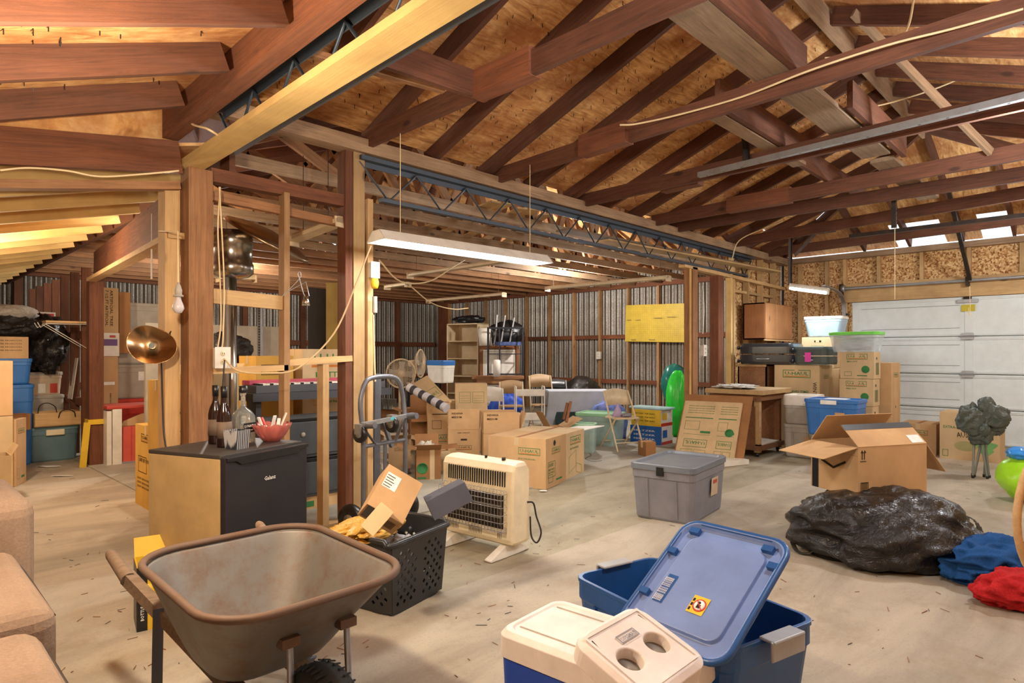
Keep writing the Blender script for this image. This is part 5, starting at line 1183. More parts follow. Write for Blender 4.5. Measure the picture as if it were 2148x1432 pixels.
# bare bulb and clamp lamp on the post
def bulb():
    t = thing('light_bulb', 'unlit white bulb in a hanging socket on the post', 'bulb', onY(374, 640, 4.1))
    b = MB(); b.lathe([(0, -.05), (.02, -.045), (.033, -.02), (.03, .0), (.018, .03), (.014, .05)], plastic('frosted_bulb', 'c9c2c4', .3), 20); b.build('bulb_glass', t)
    b = MB(); b.lathe([(.014, .05), (.028, .052), (.03, .06), (.02, .065), (.022, .09), (.014, .12), (.004, .14)], TAUPE, 16); b.build('socket', t)
    b = MB(); b.tube([(0, 0, .13), (.004, .02, .45), (0, .36, .5)], .004, CORDW, 6); b.build('lamp_cord', t)
bulb()
def clamp_lamp():
    P = dep(318, 724, 3.9); t = thing('clamp_lamp', 'dented aluminium reflector lamp clamped to the pale board post', 'lamp', P)
    d = (Vector((-.35, -.9, .15))).normalized(); q = d.to_track_quat('Z', 'Y').to_matrix().to_4x4()
    al = metal('spun_aluminium', 'c0a078', .22, 1, .1); b = MB(); vs = []; n = 36; prof = [(.0, -.085), (.03, -.085), (.035, -.06), (.07, -.05), (.11, -.015), (.125, .012), (.128, .014), (.123, .01), (.1, -.01), (.06, -.035), (.03, -.045), (.0, -.047)]
    for r, z in prof:
        for j in range(n): a = 2*PI*j/n; k = r*(1+.10*math.cos(2*a+.8)+.03*math.cos(3*a)); vs.append((k*math.cos(a), k*math.sin(a), z))
    b.add(vs, [(i*n+j, i*n+(j+1) % n, (i+1)*n+(j+1) % n, (i+1)*n+j) for i in range(len(prof)-1) for j in range(n)], al, True, q); b.build('reflector', t)
    b = MB(); b.tube([q @ Vector((0, 0, -.04)), q @ Vector((0, 0, -.01))], .018, BLACK, 12); b.build('socket', t)
    b = MB(); b.tube(smooth_path([(.09, .02, .03), (.14, .1, .09), (.19, .16, .12)]), .004, IRON, 6); b.tube(smooth_path([(.08, .0, .05), (.12, .08, .06), (.19, .16, .12)]), .004, IRON, 6); b.build('clamp_wire', t)
clamp_lamp()
def wire_hook():
    t = thing('wire_clip_lamp', 'twisted wire hook with small shiny tin cup clipped to the stud', 'lamp', onY(628, 590, 4.2))
    b = MB(); b.tube(smooth_path([(-.10, .06, -.11), (-.05, .03, -.05), (.0, 0, .02), (.012, 0, .05), (.0, 0, .07), (-.012, 0, .05), (.0, 0, .02), (.03, 0, -.08), (.04, 0, -.1)]), .003, GALV, 6); b.tube([(-.09, .05, -.09), (-.02, 0, -.04), (.05, 0, .0), (.075, 0, -.1)], .003, GALV, 6); b.build('wire', t)
    b = MB(); b.lathe([(.03, -.17), (.024, -.14), (.016, -.1)], metal('tin', 'cfd4d6', .15, 1, .05), 18, Matrix.Translation((.05, 0, 0))); b.build('tin_cup', t)
wire_hook()
# ================================================================ CENTRE: HAND TRUCK AND MOVING CARTONS
def hand_truck():
    o = gp(762, 4.66); q = gp(850, 5.05); yaw = math.atan2(q.y-o.y, q.x-o.x); w = (q-o).length
    t = thing('hand_truck', 'grey tubular hand truck standing against the built up post', 'hand truck', o, yaw); g = metal('grey_tube', '6f737c', .4, .5, .3)
    zt_ = 1.17
    b = MB(); b.tube(smooth_path([(0, 0, .12), (0, 0, .7), (-.01, .02, .98), (.04, .02, 1.13), (.13, .02, zt_), (w-.14, .02, zt_), (w-.05, .02, 1.12), (w-.0, .02, .97), (w, 0, .7), (w, 0, .12)]), .019, g, 12); b.build('frame_tube', t)
    for z in (.66, .18): b = MB(); b.tube([(0, 0, z), (w, 0, z)], .015, g, 10); b.build('cross_bar', t)
    b = MB(); b.bar((w*.5, 0, .16), (w*.5, 0, .66), .03, .012, g); b.build('centre_strap', t)
    b = MB(); b.bar((-.05, -.04, .83), (w+.05, -.04, .86), .035, .03, GALV); b.tube([(-.02, -.03, .82), (-.02, -.14, .83)], .024, g, 12); b.tube([(w-.02, -.03, .85), (w-.02, -.14, .86)], .024, g, 12); b.box((w*.5, -.058, .84), (w*.62, -.055, .86), plastic('teal_label', '4fb3c0', .5)); b.build('axle_bar', t)
    for x, z in ((-.05, .76), (w*.62, .8)):
        b = MB(); M = Matrix.Translation((x, -.02, z)) @ Matrix.Rotation(PI/2, 4, 'Y'); b.lathe([(.03, -.018), (.062, -.016), (.066, 0), (.062, .016), (.03, .018)], BLACK, 24, M); b.lathe([(.028, -.02), (.028, .02)], GALV, 16, M); b.box((x-.03, -.05, z), (x+.03, .01, z+.075), GALV); b.build('caster', t)
    for x in (-.07, w+.07):
        b = MB(); M = Matrix.Translation((x, .05, .12)) @ Matrix.Rotation(PI/2, 4, 'Y'); b.lathe([(.05, -.03), (.11, -.03), (.12, -.015), (.12, .015), (.11, .03), (.05, .03)], BLACK, 28, M); b.lathe([(.05, -.032), (.05, .032)], GALV, 16, M); b.build('wheel', t)
    b = MB(); b.box((0, -.2, .01), (w, .01, .018), g); b.build('toe_plate', t)
    b = MB(); b.bar((0, 0, .8), (.12, -.01, .66), .03, .006, g); b.bar((w, 0, .86), (w-.13, -.01, .66), .03, .006, g); b.build('gusset', t)
hand_truck()
b = MB(); p0, p1 = gp(795, 5.3), gp(795, 5.3); b.bar(gp(788, 5.35, .02), gp(792, 5.3, 1.18), .05, .05, plastic('grey_stand', '5a5d66', .5)); b.bar(gp(802, 5.3, .8), gp(822, 5.4, .55), .03, .03, MATS['grey_stand'])
tag(b.build('folded_stand'), 'folded grey metal stand behind the hand truck', 'stand')
MED = dict(title='MEDIUM BOX', frac=.62, size=.95)
UF = lambda **k: dict(face='F', **k)
# long pair of taped cartons
carton('taped moving carton with torn hand hole, near half of the long pair', (4.70, 4.10, 0), (5.18, 4.24, 0), .66, .50, CARD, [dict(face='L', frac=.66, size=.55, cx=.72, title='BOX FOR BOOKS', art=False), dict(face='F', frac=.66, size=.62)],
    printfn=lambda b, w, d, h, fc: (b.text('SAVE!', (w*.12, 0, h*.42), X3, Z3, .05, TXTG), b.frame((w*.1, 0, h*.2), X3, Z3, w*.36, h*.32, .005, TXTG), [b.text('BEST PRICE', (w*.13, 0, h*(.34-.06*k)), X3, Z3, .028, TXTG) for k in range(2)], b.lathe([(.03, 0), (.03, .002), (0, .002)], BLACK, 7, Matrix.Translation((w*.42, -.0, h*.88)) @ Matrix.Rotation(PI/2, 4, 'X'))), )
carton('taped moving carton standing against the near half of the pair', (5.19, 4.243, 0), (5.69, 4.385, 0), .66, .50, CARDL, [dict(face='F', frac=.72, size=.85, title='BOX FOR BOOKS', art=False)],
    printfn=lambda b, w, d, h, fc: (b.frame((w*.15, 0, h*.12), (1, 0, .3), Z3, w*.4, h*.35, .004, TXTG), b.frame((w*.55, 0, h*.1), (1, 0, -.3), Z3, w*.3, h*.2, .004, TXTG)))
IND = lambda b, w, d, h, fc: (b.text('KEEP UPRIGHT', (w*.3, 0, h*.9), X3, Z3, .022, TXTK, width=w*.4), b.rect((w*.4, 0, h*.72), X3, Z3, w*.2, .02, TXTK))
def flaptext(t, w):
    pass
# three upright open cartons in a row (front faces to the camera)
def mc(lab, x0, x1, D, h, d, mat=CARD, **k): return carton(lab, gp(x0, D, k.get('z', 0)), gp(x1, D+.05, k.get('z', 0)), d, h, mat, **k)
mc('upright moving carton, leftmost of the row with printed state outline', 897, 945, 7.95, .72, .35, CARDD if 0 else CARD, prints=[UF(frac=.32, size=1.6, title='MEDIUM BOX', art=False)], printfn=lambda b, w, d, h, fc: (b.rect((w*.2, 0, h*.8), X3, Z3, w*.75, .012, TXTK), b.frame((w*.2, 0, h*.55), X3, Z3, w*.4, h*.15, .004, TXTK)))
c1 = mc('open moving carton with front flap standing up, middle of the row', 940, 1006, 7.35, .46, .38, CARD, prints=[UF(frac=.48, size=.72, art=False, col=TXTK)], flaps=[('F', 92, .24), ('B', 100, .2), ('R', 80, .2)], printfn=IND, hollow=True)
c2 = mc('open moving carton with raised flaps, right of the row', 1014, 1090, 7.15, .44, .40, CARD, prints=[UF(frac=.46, size=.7, art=False, col=TXTK)], flaps=[('F', 92, .24), ('R', 72, .24), ('B', 98, .24)], printfn=IND, hollow=True)
for c in (c1, c2):
    b = MB(); b.text('INDIANA', (.04, 0, .58+.06), X3, Z3, .032, TXTK, .004); b.text('MEDIUM', (.04, 0, .535+.06), X3, Z3, .032, TXTK, .004); b.build('flap_print', c)
mc('tall pale moving carton with two printed frames behind the open cartons', 955, 1022, 8.6, .94, .3, CARDL, prints=[UF(frac=.5, size=.9, art=False)], printfn=lambda b, w, d, h, fc: [(b.frame((w*x, 0, h*.72), X3, Z3, w*.36, h*.16, .004, TXTG), [b.rect((w*(x+.04), 0, h*(.75+.035*k)), X3, Z3, w*.28, .003, TXTG) for k in range(3)]) for x in (.12, .54)])
mc('small carton with green print between the fallen cartons and the heater', 925, 945, 7.2, .22, .2, CARDL, prints=[UF(frac=.5, size=1)])
mc('torn open small carton with hanging tape beside the hand truck', 873, 925, 6.65, .33, .32, CARDD, flaps=[('F', 30, .14), ('L', 10, .2), ('R', 5, .2), ('B', 60, .14)], printfn=lambda b, w, d, h, fc: (b.lathe([(.06, 0), (.06, .002), (.052, .0022), (.052, .002)], TXTG, 20, Matrix.Translation((w*.25, 0, h*.4)) @ Matrix.Rotation(PI/2, 4, 'X')), b.rect((w*.55, 0, -.0), X3, Z3, .05, h, CARDL), b.rect((w*.05, 0, h*.06), X3, Z3, w*.35, .02, TXTG)))
lumpy('crumpled_paper', 'crumpled paper and cables inside the torn small carton', 'paper', (*gp(893, 6.85)[:2], .20), (.12, .12, .09), cloth_mat('paper', 'cfc8b8', 25), 9, .5, 3, (28, 16))
mc('tumbled brown carton with open flaps left of the torn carton', 815, 862, 7.3, .36, .35, CARD, flaps=[('F', 20, .2), ('R', -10, .22), ('L', 35, .2)], prints=[UF(frac=.6, size=.7, col=TXTK, art=False)])
mc('dark open carton propped behind the tumbled cartons', 862, 905, 8.2, .55, .35, CARDD, flaps=[('F', -20, .2), ('L', 20, .25), ('B', 70, .25)], prints=[UF(frac=.75, size=.9)])
mc('low brown carton in the heap beyond the hand truck', 870, 900, 7.6, .3, .3, CARDL, flaps=[('F', -15, .18), ('L', 5, .2)], prints=[UF(frac=.6)])
oriented('carton_panel', 'slanting cardboard flap with logo rising above the fallen cartons', 'cardboard', (dep(915, 862, 8.4), dep(948, 842, 8.5), dep(873, 800, 8.8)), .01, CARDL, fn=lambda b, w, h: (b.frame((w*.1, h*.3, 0), X3, Y3, w*.8, h*.3, .006, TXTG), b.text('U-HAUL', (w*.18, h*.38, 0), X3, Y3, h*.14, TXTG, width=w*.64)))
b = MB(); p, q = dep(858, 812, 8.0), dep(938, 857, 7.6); chk_ = plastic('checked_roll', 'c9c9cf', .6)
b.tube([p, p.lerp(q, .99)], .055, chk_, 14)
for k in range(4): b.tube([p.lerp(q, .1+.23*k), p.lerp(q, .2+.23*k)], .0565, plastic('charcoal_print', '3c3c44', .6), 14)
tag(b.build('wrapping_roll'), 'white and charcoal patterned roll lying over the cartons', 'roll')
for i, (l, r_, y, z, m) in enumerate(((800, 835, 985, 0, WHITE), (805, 832, 975, .07, WHITE), (835, 862, 1000, 0, GREYB), (836, 860, 1000, .04, TAUPE))):
    p = at(l, y); q = at(r_, y-4); b = MB(); L = (q-p).length; b.box((0, 0, 0), (L, L*.7, .065 if i < 2 else .035), m); tag(b.build('paper_stack', loc=(p.x, p.y, z), rot=(0, 0, math.atan2(q.y-p.y, q.x-p.x)), bevel=.003), ('lower white carton on the floor behind the hand truck', 'upper small white carton behind the hand truck', 'grey magazine stack on the floor by the torn carton', 'top magazine on the grey stack')[i], 'box' if i < 2 else 'magazine')
# grey tool cases, organ behind the stud wall
for i, (z0, z1, lab) in enumerate(((.12, .45, 'lower dark grey plastic case behind the short stud'), (.46, .80, 'upper dark grey plastic case with round lock behind the short stud'))):
    t = thing('storage_case', lab, 'case', (2.28, 5.0, z0), 0); gm = plastic('case_grey', '43474c', .5); b = MB(); b.box((0, 0, 0), (1.0, .4, z1-z0), gm); b.build('case_body', t, bevel=.01)
    b = MB(); b.box((.05, -.012, .03), (.45, 0, z1-z0-.03), gm); b.box((.5, -.012, .03), (.95, 0, z1-z0-.03), gm); b.build('front_panel', t, bevel=.004)
    b = MB(); b.lathe([(.02, 0), (.02, .006), (0, .006)], TAUPE, 18, Matrix.Translation((.3, -.013, (z1-z0)*.6)) @ Matrix.Rotation(PI/2, 4, 'X')); b.build('lock', t)
    b = MB(); b.box((.0, -.016, z1-z0-.02), (1.0, -.012, z1-z0), BLACK); b.build('rim', t)
b = MB(); b.box((0, 0, 0), (.9, .38, .12), CARD); b.rect((.1, 0, .03), X3, Z3, .3, .05, TXTG); tag(b.build('flat_carton', loc=(2.3, 5.02, 0)), 'flat green printed carton under the grey cases', 'box')
def keyboard():
    t = thing('electric_keyboard', 'red topped electric piano keyboard lying behind the studs', 'keyboard', (2.38, 5.45, 1.0), .0); b = MB(); b.box((0, 0, 0), (1.35, .3, .07), plastic('keyboard_grey', '4a4c52', .5)); b.build('keyboard_body', t, bevel=.004)
    b = MB(); b.box((0, .14, .07), (1.35, .3, .11), plastic('raspberry_plastic', 'b0445a', .4)); b.build('top_panel', t, bevel=.003)
    for k in range(40): b = MB(); b.box((.03+k*.0323, .0, .07), (.06+k*.0323, .135, .085), WHITE if k % 3 else BLACK); b.build('piano_key', t)
keyboard()
b = MB(); b.box((2.34, 5.42, .93), (3.78, 5.78, 1.0), plastic('keyboard_stand', '3d3f45', .5))
for x in (2.4, 3.6): b.box((x, 5.5, 0), (x+.05, 5.7, .93), MATS['keyboard_stand'])
tag(b.build('keyboard_stand'), 'dark grey stand carrying the red keyboard', 'stand')
carton('yellow brown moving carton with PACK PLENTY print behind the stud', (2.62, 6.0, 0), (3.0, 6.0, 0), .4, 1.33, cardboard('yellow_cardboard', 'd0a552'), printfn=lambda b, w, d, h, fc: (b.frame((.05, 0, h*.86), X3, Z3, .2, .1, .006, TXTK), b.text('U-HAUL', (.06, 0, h*.885), X3, Z3, .05, TXTK, width=.17), b.text('TAKE PLENTY!', (.02, 0, h*.76), X3, Z3, .045, TXTK, width=.3), b.text('the Extras.', (.02, 0, h*.5), X3, Z3, .05, TXTK), b.rect((.02, 0, h*.4), X3, Z3, .3, .04, TXTG)))
carton('moving carton printed MATTRESS right of the yellow brown carton', (3.1, 6.0, 0), (3.85, 6.0, 0), .4, 1.40, CARDL, printfn=lambda b, w, d, h, fc: (b.text('U-HAUL', (.12, 0, h*.9), X3, Z3, .13, TXTG, width=.5), b.rect((.1, 0, h*.865), X3, Z3, .55, .025, TXTO), b.text('MATTRESS', (.14, 0, h*.79), X3, Z3, .08, TXTG, width=.45), [(b.frame((.12, 0, h*(.68-.1*k)), X3, Z3, .1, .08, .004, TXTO), b.text('Small Bag', (.26, 0, h*(.7-.1*k)), X3, Z3, .035, TXTG)) for k in range(4)]))
tote('orange red tote behind the stud wall under the black bag', (2.35, 6.85, 0), (3.15, 6.85, 0), .5, 1.22, plastic('orange_red_plastic', 'b8452c', .45), None, ribs=0, flare=.96)
lumpy('black_trash_bag', 'knotted black rubbish bag sitting on the orange red tote', 'bag', (2.72, 7.05, 1.21), (.30, .2, .2), FILM, 17, .25, 2.2, (48, 24), flat=.15, crease=.2)
carton('cream carton behind the wine bottles with folded top', (1.78, 5.50, 0), (2.25, 5.50, 0), .3, 1.18, cardboard('cream_cardboard', 'd8bf90'), flaps=[('B', 30, .15), ('R', 60, .1)])
b = MB(); b.box((2.3, 8.3, 0), (4.1, 8.36, 1.72), plastic('grey_panel', 'b9b0a0', .6)); tag(b.build('wall_panel'), 'large pale grey panel standing behind the patio heater pole', 'panel')
b = MB(); b.bar(gp(648, 8.0, 1.1), gp(684, 8.2, 1.1), .03, 2.2, plastic('dark_brown_sheet', '2e2620', .8)); tag(b.build('dark_panel'), 'tall dark panel beside the yellowish plywood sheet', 'panel')
b = MB(); b.bar(gp(684, 8.0, 1.13), gp(740, 8.1, 1.13), .03, 2.26, wood('olive_plywood', '9a8140', .2, 2)); tag(b.build('plywood_sheet', rot=(0, 0, 0)), 'yellowish plywood sheet standing on edge in the back bay', 'plywood')
b = MB(); b.box((3.55, 8.0, 0), (3.58, 8.1, 2.15), GALV)
for k in range(24): b.box((3.54, 8.02, 1.32+k*.034), (3.55, 8.04, 1.34+k*.034), BLACK)
tag(b.build('shelf_upright'), 'slotted metal shelf upright beside the grey panel', 'upright')
def patio_heater():
    D = 5.15; o = gp(487, D); t = thing('patio_heater', 'silver patio heater with perforated drum and tilted dish behind the fridge', 'heater', o); st = metal('stainless_steel', 'a9a6a0', .25, 1, .1)
    zb, ztp = zt(580, D), zt(487, D)
    b = MB(); b.lathe([(.035, 0), (.035, zb+.02)], st, 20); b.build('pole', t)
    b = MB(); b.lathe([(.14, 0), (.15, .03), (.13, .5), (.05, .55)], st, 28); b.build('base', t)
    b = MB(); b.lathe([(.055, zb-.02), (.13, zb), (.165, zb+.03), (.165, zb+.10), (.155, zb+.115), (.155, zb+.24), (.16, zb+.245), (.16, ztp), (.14, ztp+.005), (.0, ztp+.02)], st, 40); b.build('burner_drum', t)
    b = MB()
    for k in range(24): a = 2*PI*k/24; b.bar((.07*math.cos(a), .07*math.sin(a), zb-.012), (.15*math.cos(a), .15*math.sin(a), zb+.022), .018, .004, BLACK)
    b.build('vent_ring', t)
    b = MB(); M = Matrix.Translation((.28, -.03, ztp-.04)) @ Matrix.Rotation(.35, 4, 'Y') @ Matrix.Rotation(.4, 4, 'X'); b.lathe([(.38, 0), (.36, .03), (.2, .08), (.0, .1), (.0, .097), (.2, .076), (.355, .026)], metal('bronze_dish', '9c8468', .3, 1, .1), 40, M); b.build('reflector_dish', t)
    b = MB(); b.lathe([(.02, .9), (.02, zb)], TAUPE, 12, Matrix.Translation((-.06, -.03, 0))); b.build('gas_tube', t)
patio_heater()
# ================================================================ MIDDLE RIGHT: FOLDING CHAIR, TOTES, BEER CARTONS
def folding_chair(lab, p, rz, m, back=True, seatm=None, h=.82, tilt=None, name='folding_chair', z=0):
    t = thing(name, lab, 'chair', (p[0], p[1], z), rz); w = .42
    if tilt: t.rotation_euler = (tilt[0], tilt[1], rz)
    for x in (0, w):
        b = MB(); b.tube([(x, .42, 0), (x, .20, .44), (x*.92+.02, .44-.0, h-.1), (x*.88+.03, .47, h)] if 0 else [(x, -.05, 0), (x, .16, .44), (x*.94+.013, .36, h)], .013, m, 8); b.build('leg', t)
        b = MB(); b.tube([(x*.9+.02, .47, 0), (x*.9+.02, .05, .44)], .012, m, 8); b.build('leg', t)
    b = MB(); b.tube([(0, -.0, .12), (w, -.0, .12)], .009, m, 6); b.tube([(.02, .42, .1), (w-.02, .42, .1)], .009, m, 6); b.build('stretcher', t)
    b = MB(); b.loft([rr(w-.03, .36, .06, .44, w/2, .19), rr(w-.02, .37, .07, .455, w/2, .19), rr(w-.04, .35, .06, .465, w/2, .19)], seatm or m); b.build('seat', t)
    if back:
        b = MB(); n = 10; vs = []
        for i in range(n+1):
            u = i/n; x = .013+u*(w-.026); yy = .3+.05*math.sin(PI*u)
            for (z, o) in ((h-.2, -.03), (h+.0, .045)): vs.append((x, yy+o+.02, z+.03*math.sin(PI*u)*(z > h-.1)))
        b.add(vs, [(2*i, 2*i+2, 2*i+3, 2*i+1) for i in range(n)], seatm or m, True); b.build('backrest', t, solid=.012)
    return t
beige = plastic('beige_enamel', 'd2bf9e', .4)
p = at(1292, 948); q = at(1353, 944)
folding_chair('beige folding chair holding small items in the middle right', (p.x, p.y), math.atan2(q.y-p.y, q.x-p.x), beige)
ch = bpy.data.objects['folding_chair']; yawc = ch.rotation_euler.z
cp = lambda x, y, z=0: Vector((p.x+x*math.cos(yawc)-y*math.sin(yawc), p.y+x*math.sin(yawc)+y*math.cos(yawc), z))
b = MB(); b.lathe([(.09, 0), (.06, .06), (.0, .2)], plastic('lilac_cloth', 'b3a0c0', .8), 7); tag(b.build('party_cloth', loc=cp(.16, .22, .466), rot=(0, 0, .5)), 'lilac pointed cloth on the beige folding chair seat', 'cloth')
lumpy('jewellery_pile', 'small glittering pile on the folding chair seat', 'trinkets', cp(.24, .1, .466), (.09, .05, .025), cloth_mat('glitter', '9c96a4', 40), 3, .5, 5, (24, 12), kind='stuff')
clearg = plastic('clear_green_tote', 'b9d6cf', .25, .5, 0, .1, .6); glid = plastic('sage_lid', '8fc49a', .4)
tote('clear tote with pale green lid, back one behind the folding chair', gp(1205, 9.3), gp(1290, 9.0), .5, .48, clearg, glid, ribs=0)
tote('clear tote with pale green lid in front of the other, holding small things', gp(1190, 8.5), gp(1247, 8.4), .3, .40, clearg, glid, ribs=0)
tote('small empty clear box on the floor beside the pale green totes', at(1222, 922), at(1255, 922), .22, .22, CLEAR, None, ribs=0, hollow=True)
def beer(c1_, c2_, word, wc):
    def f(b, w, d, h, fc):
        b.rect((0, d, 0), -Y3, Z3, d, h, c1_); b.rect((0, 0, 0), X3, Z3, w, h*.2, c2_, .002); b.rect((w*.1, 0, h*.4), X3, Z3, w*.4, h*.4, c1_, .002)
        for k in range(3): b.text(word, Vector((0, d*.9, h*(.7-.22*k))), -Y3, Z3, h*.12, wc, .003, width=d*.7)
    return f
# near corner at (1395,938)
nc = Vector((8.10, 4.82, 0))
carton('blue and white printed carton, bottom of the pair beyond the folding chair', nc, nc+Vector((.34, .02, 0)), .52, .28, WHITE, printfn=beer(plastic('royal_blue', '1f5fae', .5), REDP, 'SELTZER', TXTW), tape=False)
carton('yellow and red printed carton on top of the blue carton', nc+Vector((.0, .01, .28)), nc+Vector((.34, .02, .28)), .50, .24, WHITE, z=.28, printfn=beer(YEL, REDP, 'BEYOND THE BARS', TXTK), tape=False)
b = MB(); b.box((0, 0, 0), (.3, .62, .03), plastic('pale_aqua', 'a9cfd6', .4)); tag(b.build('tray_lid', loc=nc+Vector((.02, -.04, .525)), bevel=.01), 'pale aqua lid lying on the yellow carton', 'lid')
mc('small brown carton on the floor under the printed cartons', 1355, 1376, 8.15, .2, .2, CARDD)
lumpy('blue_print_blanket', 'blue and white patterned cloth draped behind the folding chair', 'blanket', (*gp(1275, 9.9)[:2], .0), (.34, .3, .38), plastic('blue_pattern', '5f73b8', .8, var=.8), 13, .12, 2, flat=.4)
# playpen with grey mesh
def playpen():
    t = thing('playpen', 'grey mesh sided playpen before the corrugated wall', 'playpen', gp(1152, 10.2), -.75); w, d, h = 1.05, .7, .74
    mesh = plastic('grey_mesh', 'b4b8c2', .8, .2, 0, .1); 
    b = MB(); b.prism([(0, 0), (-.08, 0), (.0, h), (w, h), (w+.05, 0), (w*.9, 0), (w*.85, h*.55), (.12, h*.55)], -.012, 0, mesh, 1); b.build('mesh_side', t)
    b = MB(); b.box((.1, .0, .1), (w-.05, .015, h*.55), plastic('dark_teal', '1f3b40', .6)); b.build('dark_panel', t)
    b = MB(); b.box((0, 0, h-.03), (w, d, h), mesh); b.box((0, d-.02, 0), (w, d, h), mesh); b.build('top_edge', t)
playpen()
lumpy('black_pet_dome', 'black domed bag behind the playpen', 'bag', (*gp(1222, 12.4)[:2], .0), (.5, .35, .52), FILM, 4, .1, 1.5, flat=.2)
lumpy('green_inflatable', 'bright green inflatable toy seen between the two far posts', 'toy', (9.15, 5.15, 0), (.16, .2, .55), plastic('green_vinyl', '2fd03a', .25), 6, .12, 1.5, flat=.05)
lumpy('teal_inflatable', 'dark teal inflatable toy above the bright green one', 'toy', (9.5, 5.4, .5), (.2, .25, .35), plastic('teal_vinyl', '1c6a62', .25), 8, .12, 1.5, flat=.05)
# black metal and white objects in the background
def bookshelf():
    L, R_ = gp(937, 14.0), gp(1003, 13.6); o, yaw, w = place(L, R_); h = zt(679, 14.0); d = .45
    t = thing('bookshelf', 'tall cream bookshelf with five shelves at the back', 'bookshelf', o, yaw); c = wood('cream_laminate', 'dcc9a4', .06, 2)
    b = MB(); 
    for a, e in (((0, 0, 0), (.025, d, h)), ((w-.025, 0, 0), (w, d, h)), ((0, 0, h-.025), (w, d, h)), ((0, d-.01, 0), (w, d, h))): b.box(a, e, c)
    b.build('case', t)
    for k in range(5): z = .08+k*(h-.1)/5; b = MB(); b.box((.025, 0, z), (w-.025, d-.01, z+.025), c); b.build('shelf', t)
bookshelf()
def stand_fan(lab, px_, py_, D, R, face, base=True):
    c = dep(px_, py_, D); t = thing('stand_fan', lab, 'fan', (c.x, c.y, 0)); n = (-Vector((c.x, c.y, 0))).normalized(); n.rotate(Matrix.Rotation(face, 3, 'Z')); q = n.to_track_quat('Z', 'Y').to_matrix().to_4x4(); M = Matrix.Translation((0, 0, c.z)) @ q
    m = plastic('fan_cream', 'cdb795', .4); b = MB(); b.M = M
    b.tube([(R*math.cos(2*PI*k/40), R*math.sin(2*PI*k/40), 0) for k in range(40)], .012, m, 8, closed=True); b.tube([(R*.2*math.cos(2*PI*k/20), R*.2*math.sin(2*PI*k/20), .05) for k in range(20)], .006, m, 6, closed=True)
    for k in range(48): a = 2*PI*k/48; b.tube([(R*.2*math.cos(a), R*.2*math.sin(a), .05), (R*.75*math.cos(a+.1), R*.75*math.sin(a+.1), .045), (R*math.cos(a+.12), R*math.sin(a+.12), 0), (R*.75*math.cos(a+.1), R*.75*math.sin(a+.1), -.05), (R*.2*math.cos(a), R*.2*math.sin(a), -.06)], .002, m, 4, False)
    b.lathe([(R*.2, .045), (R*.2, .055), (0, .058)], m, 20); b.build('grille', t)
    b = MB(); b.M = M
    for k in range(4):
        a = PI/2*k; x, y = math.cos(a), math.sin(a); b.add([(x*.02-y*.02, y*.02+x*.02, .01), (x*R*.85-y*R*.15, y*R*.85+x*R*.15, .025), (x*R*.8+y*R*.3, y*R*.8-x*R*.3, -.02), (x*.02+y*.04, y*.02-x*.04, -.01)], [(0, 1, 2, 3)], TAUPE)
    b.build('blades', t, solid=.004)
    b = MB(); b.M = M; b.lathe([(.0, -.2), (.05, -.19), (.06, -.08), (.03, -.03)], m, 16); b.build('motor', t)
    b = MB(); off = M.to_3x3() @ Vector((0, 0, -.12)); b.tube([(off.x, off.y, c.z-.04), (off.x, off.y, .02)], .016, m, 10); b.lathe([(.2, 0), (.2, .015), (.05, .03)], m, 28, Matrix.Translation((off.x, off.y, 0))); b.build('pole', t)
stand_fan('round stand fan facing the camera beyond the hand truck', 841, 783, 9.0, .205, .15)
stand_fan('stand fan seen edge on beside the blue topped cooler', 882, 762, 10.0, .22, 1.25)
tc = tote('white cooler with blue lid on a black cabinet', gp(893, 11.8, .77), gp(928, 11.5, .77), .35, .42, WHITE, BLUEL, z=.81, ribs=0, lidh=.08)
plybox('black_cabinet', 'small black cabinet under the white cooler', gp(888, 11.8), .42, .5, .80, BLACK)
lumpy('red_bag', 'small red bag before the black cabinet', 'bag', (*gp(885, 10.8)[:2], 0), (.16, .12, .4), plastic('dark_red', '8f2a28', .6), 2, .15, 2)
def stool():
    t = thing('bar_stool', 'grey metal bar stool before the bookshelf', 'stool', gp(965, 11.5), -.7); w, h = .36, .74; m = metal('stool_grey', '7c7a74', .5, .4, .2)
    b = MB(); b.box((.02, .02, h-.03), (w-.02, w-.02, h), m); b.build('seat', t, bevel=.008)
    for x, X in ((.03, -.02), (w-.03, w+.02)):
        for y, Y in ((.03, -.02), (w-.03, w+.02)): b = MB(); b.bar((X, Y, 0), (x, y, h-.02), .035, .02, m); b.build('leg', t)
    b = MB(); 
    for z in (.22, .42): b.tube([(0, 0, z), (w, 0, z), (w, w, z), (0, w, z)], .01, m, 6, closed=True)
    b.build('footrest', t)
stool()
def hutch():
    t = thing('hutch', 'brown hutch with white framed doors right of the bookshelf', 'cabinet', gp(1006, 13.0), math.radians(-50)+.12); w, h, d = .82, 1.52, .4
    b = MB(); fr = wood('hutch_wood', '8a5a36', .3, 2)
    for a, e in (((0, 0, 0), (.07, d, h)), ((w-.07, 0, 0), (w, d, h)), ((0, 0, h-.07), (w, d, h)), ((0, 0, .72), (w, d, .78)), ((0, d-.02, 0), (w, d, h))): b.box(a, e, fr)
    b.build('case', t)
    for x in (.075, w/2+.003):
        for z0, z1 in ((.79, h-.08), (.1, .71)): b = MB(); b.box((x, .0, z0), (x+w/2-.08, .02, z1), WHITE); b.frame((x+.03, 0, z0+.03), X3, Z3, w/2-.14, z1-z0-.06, .012, TAUPE); b.build('cabinet_door', t)
hutch()
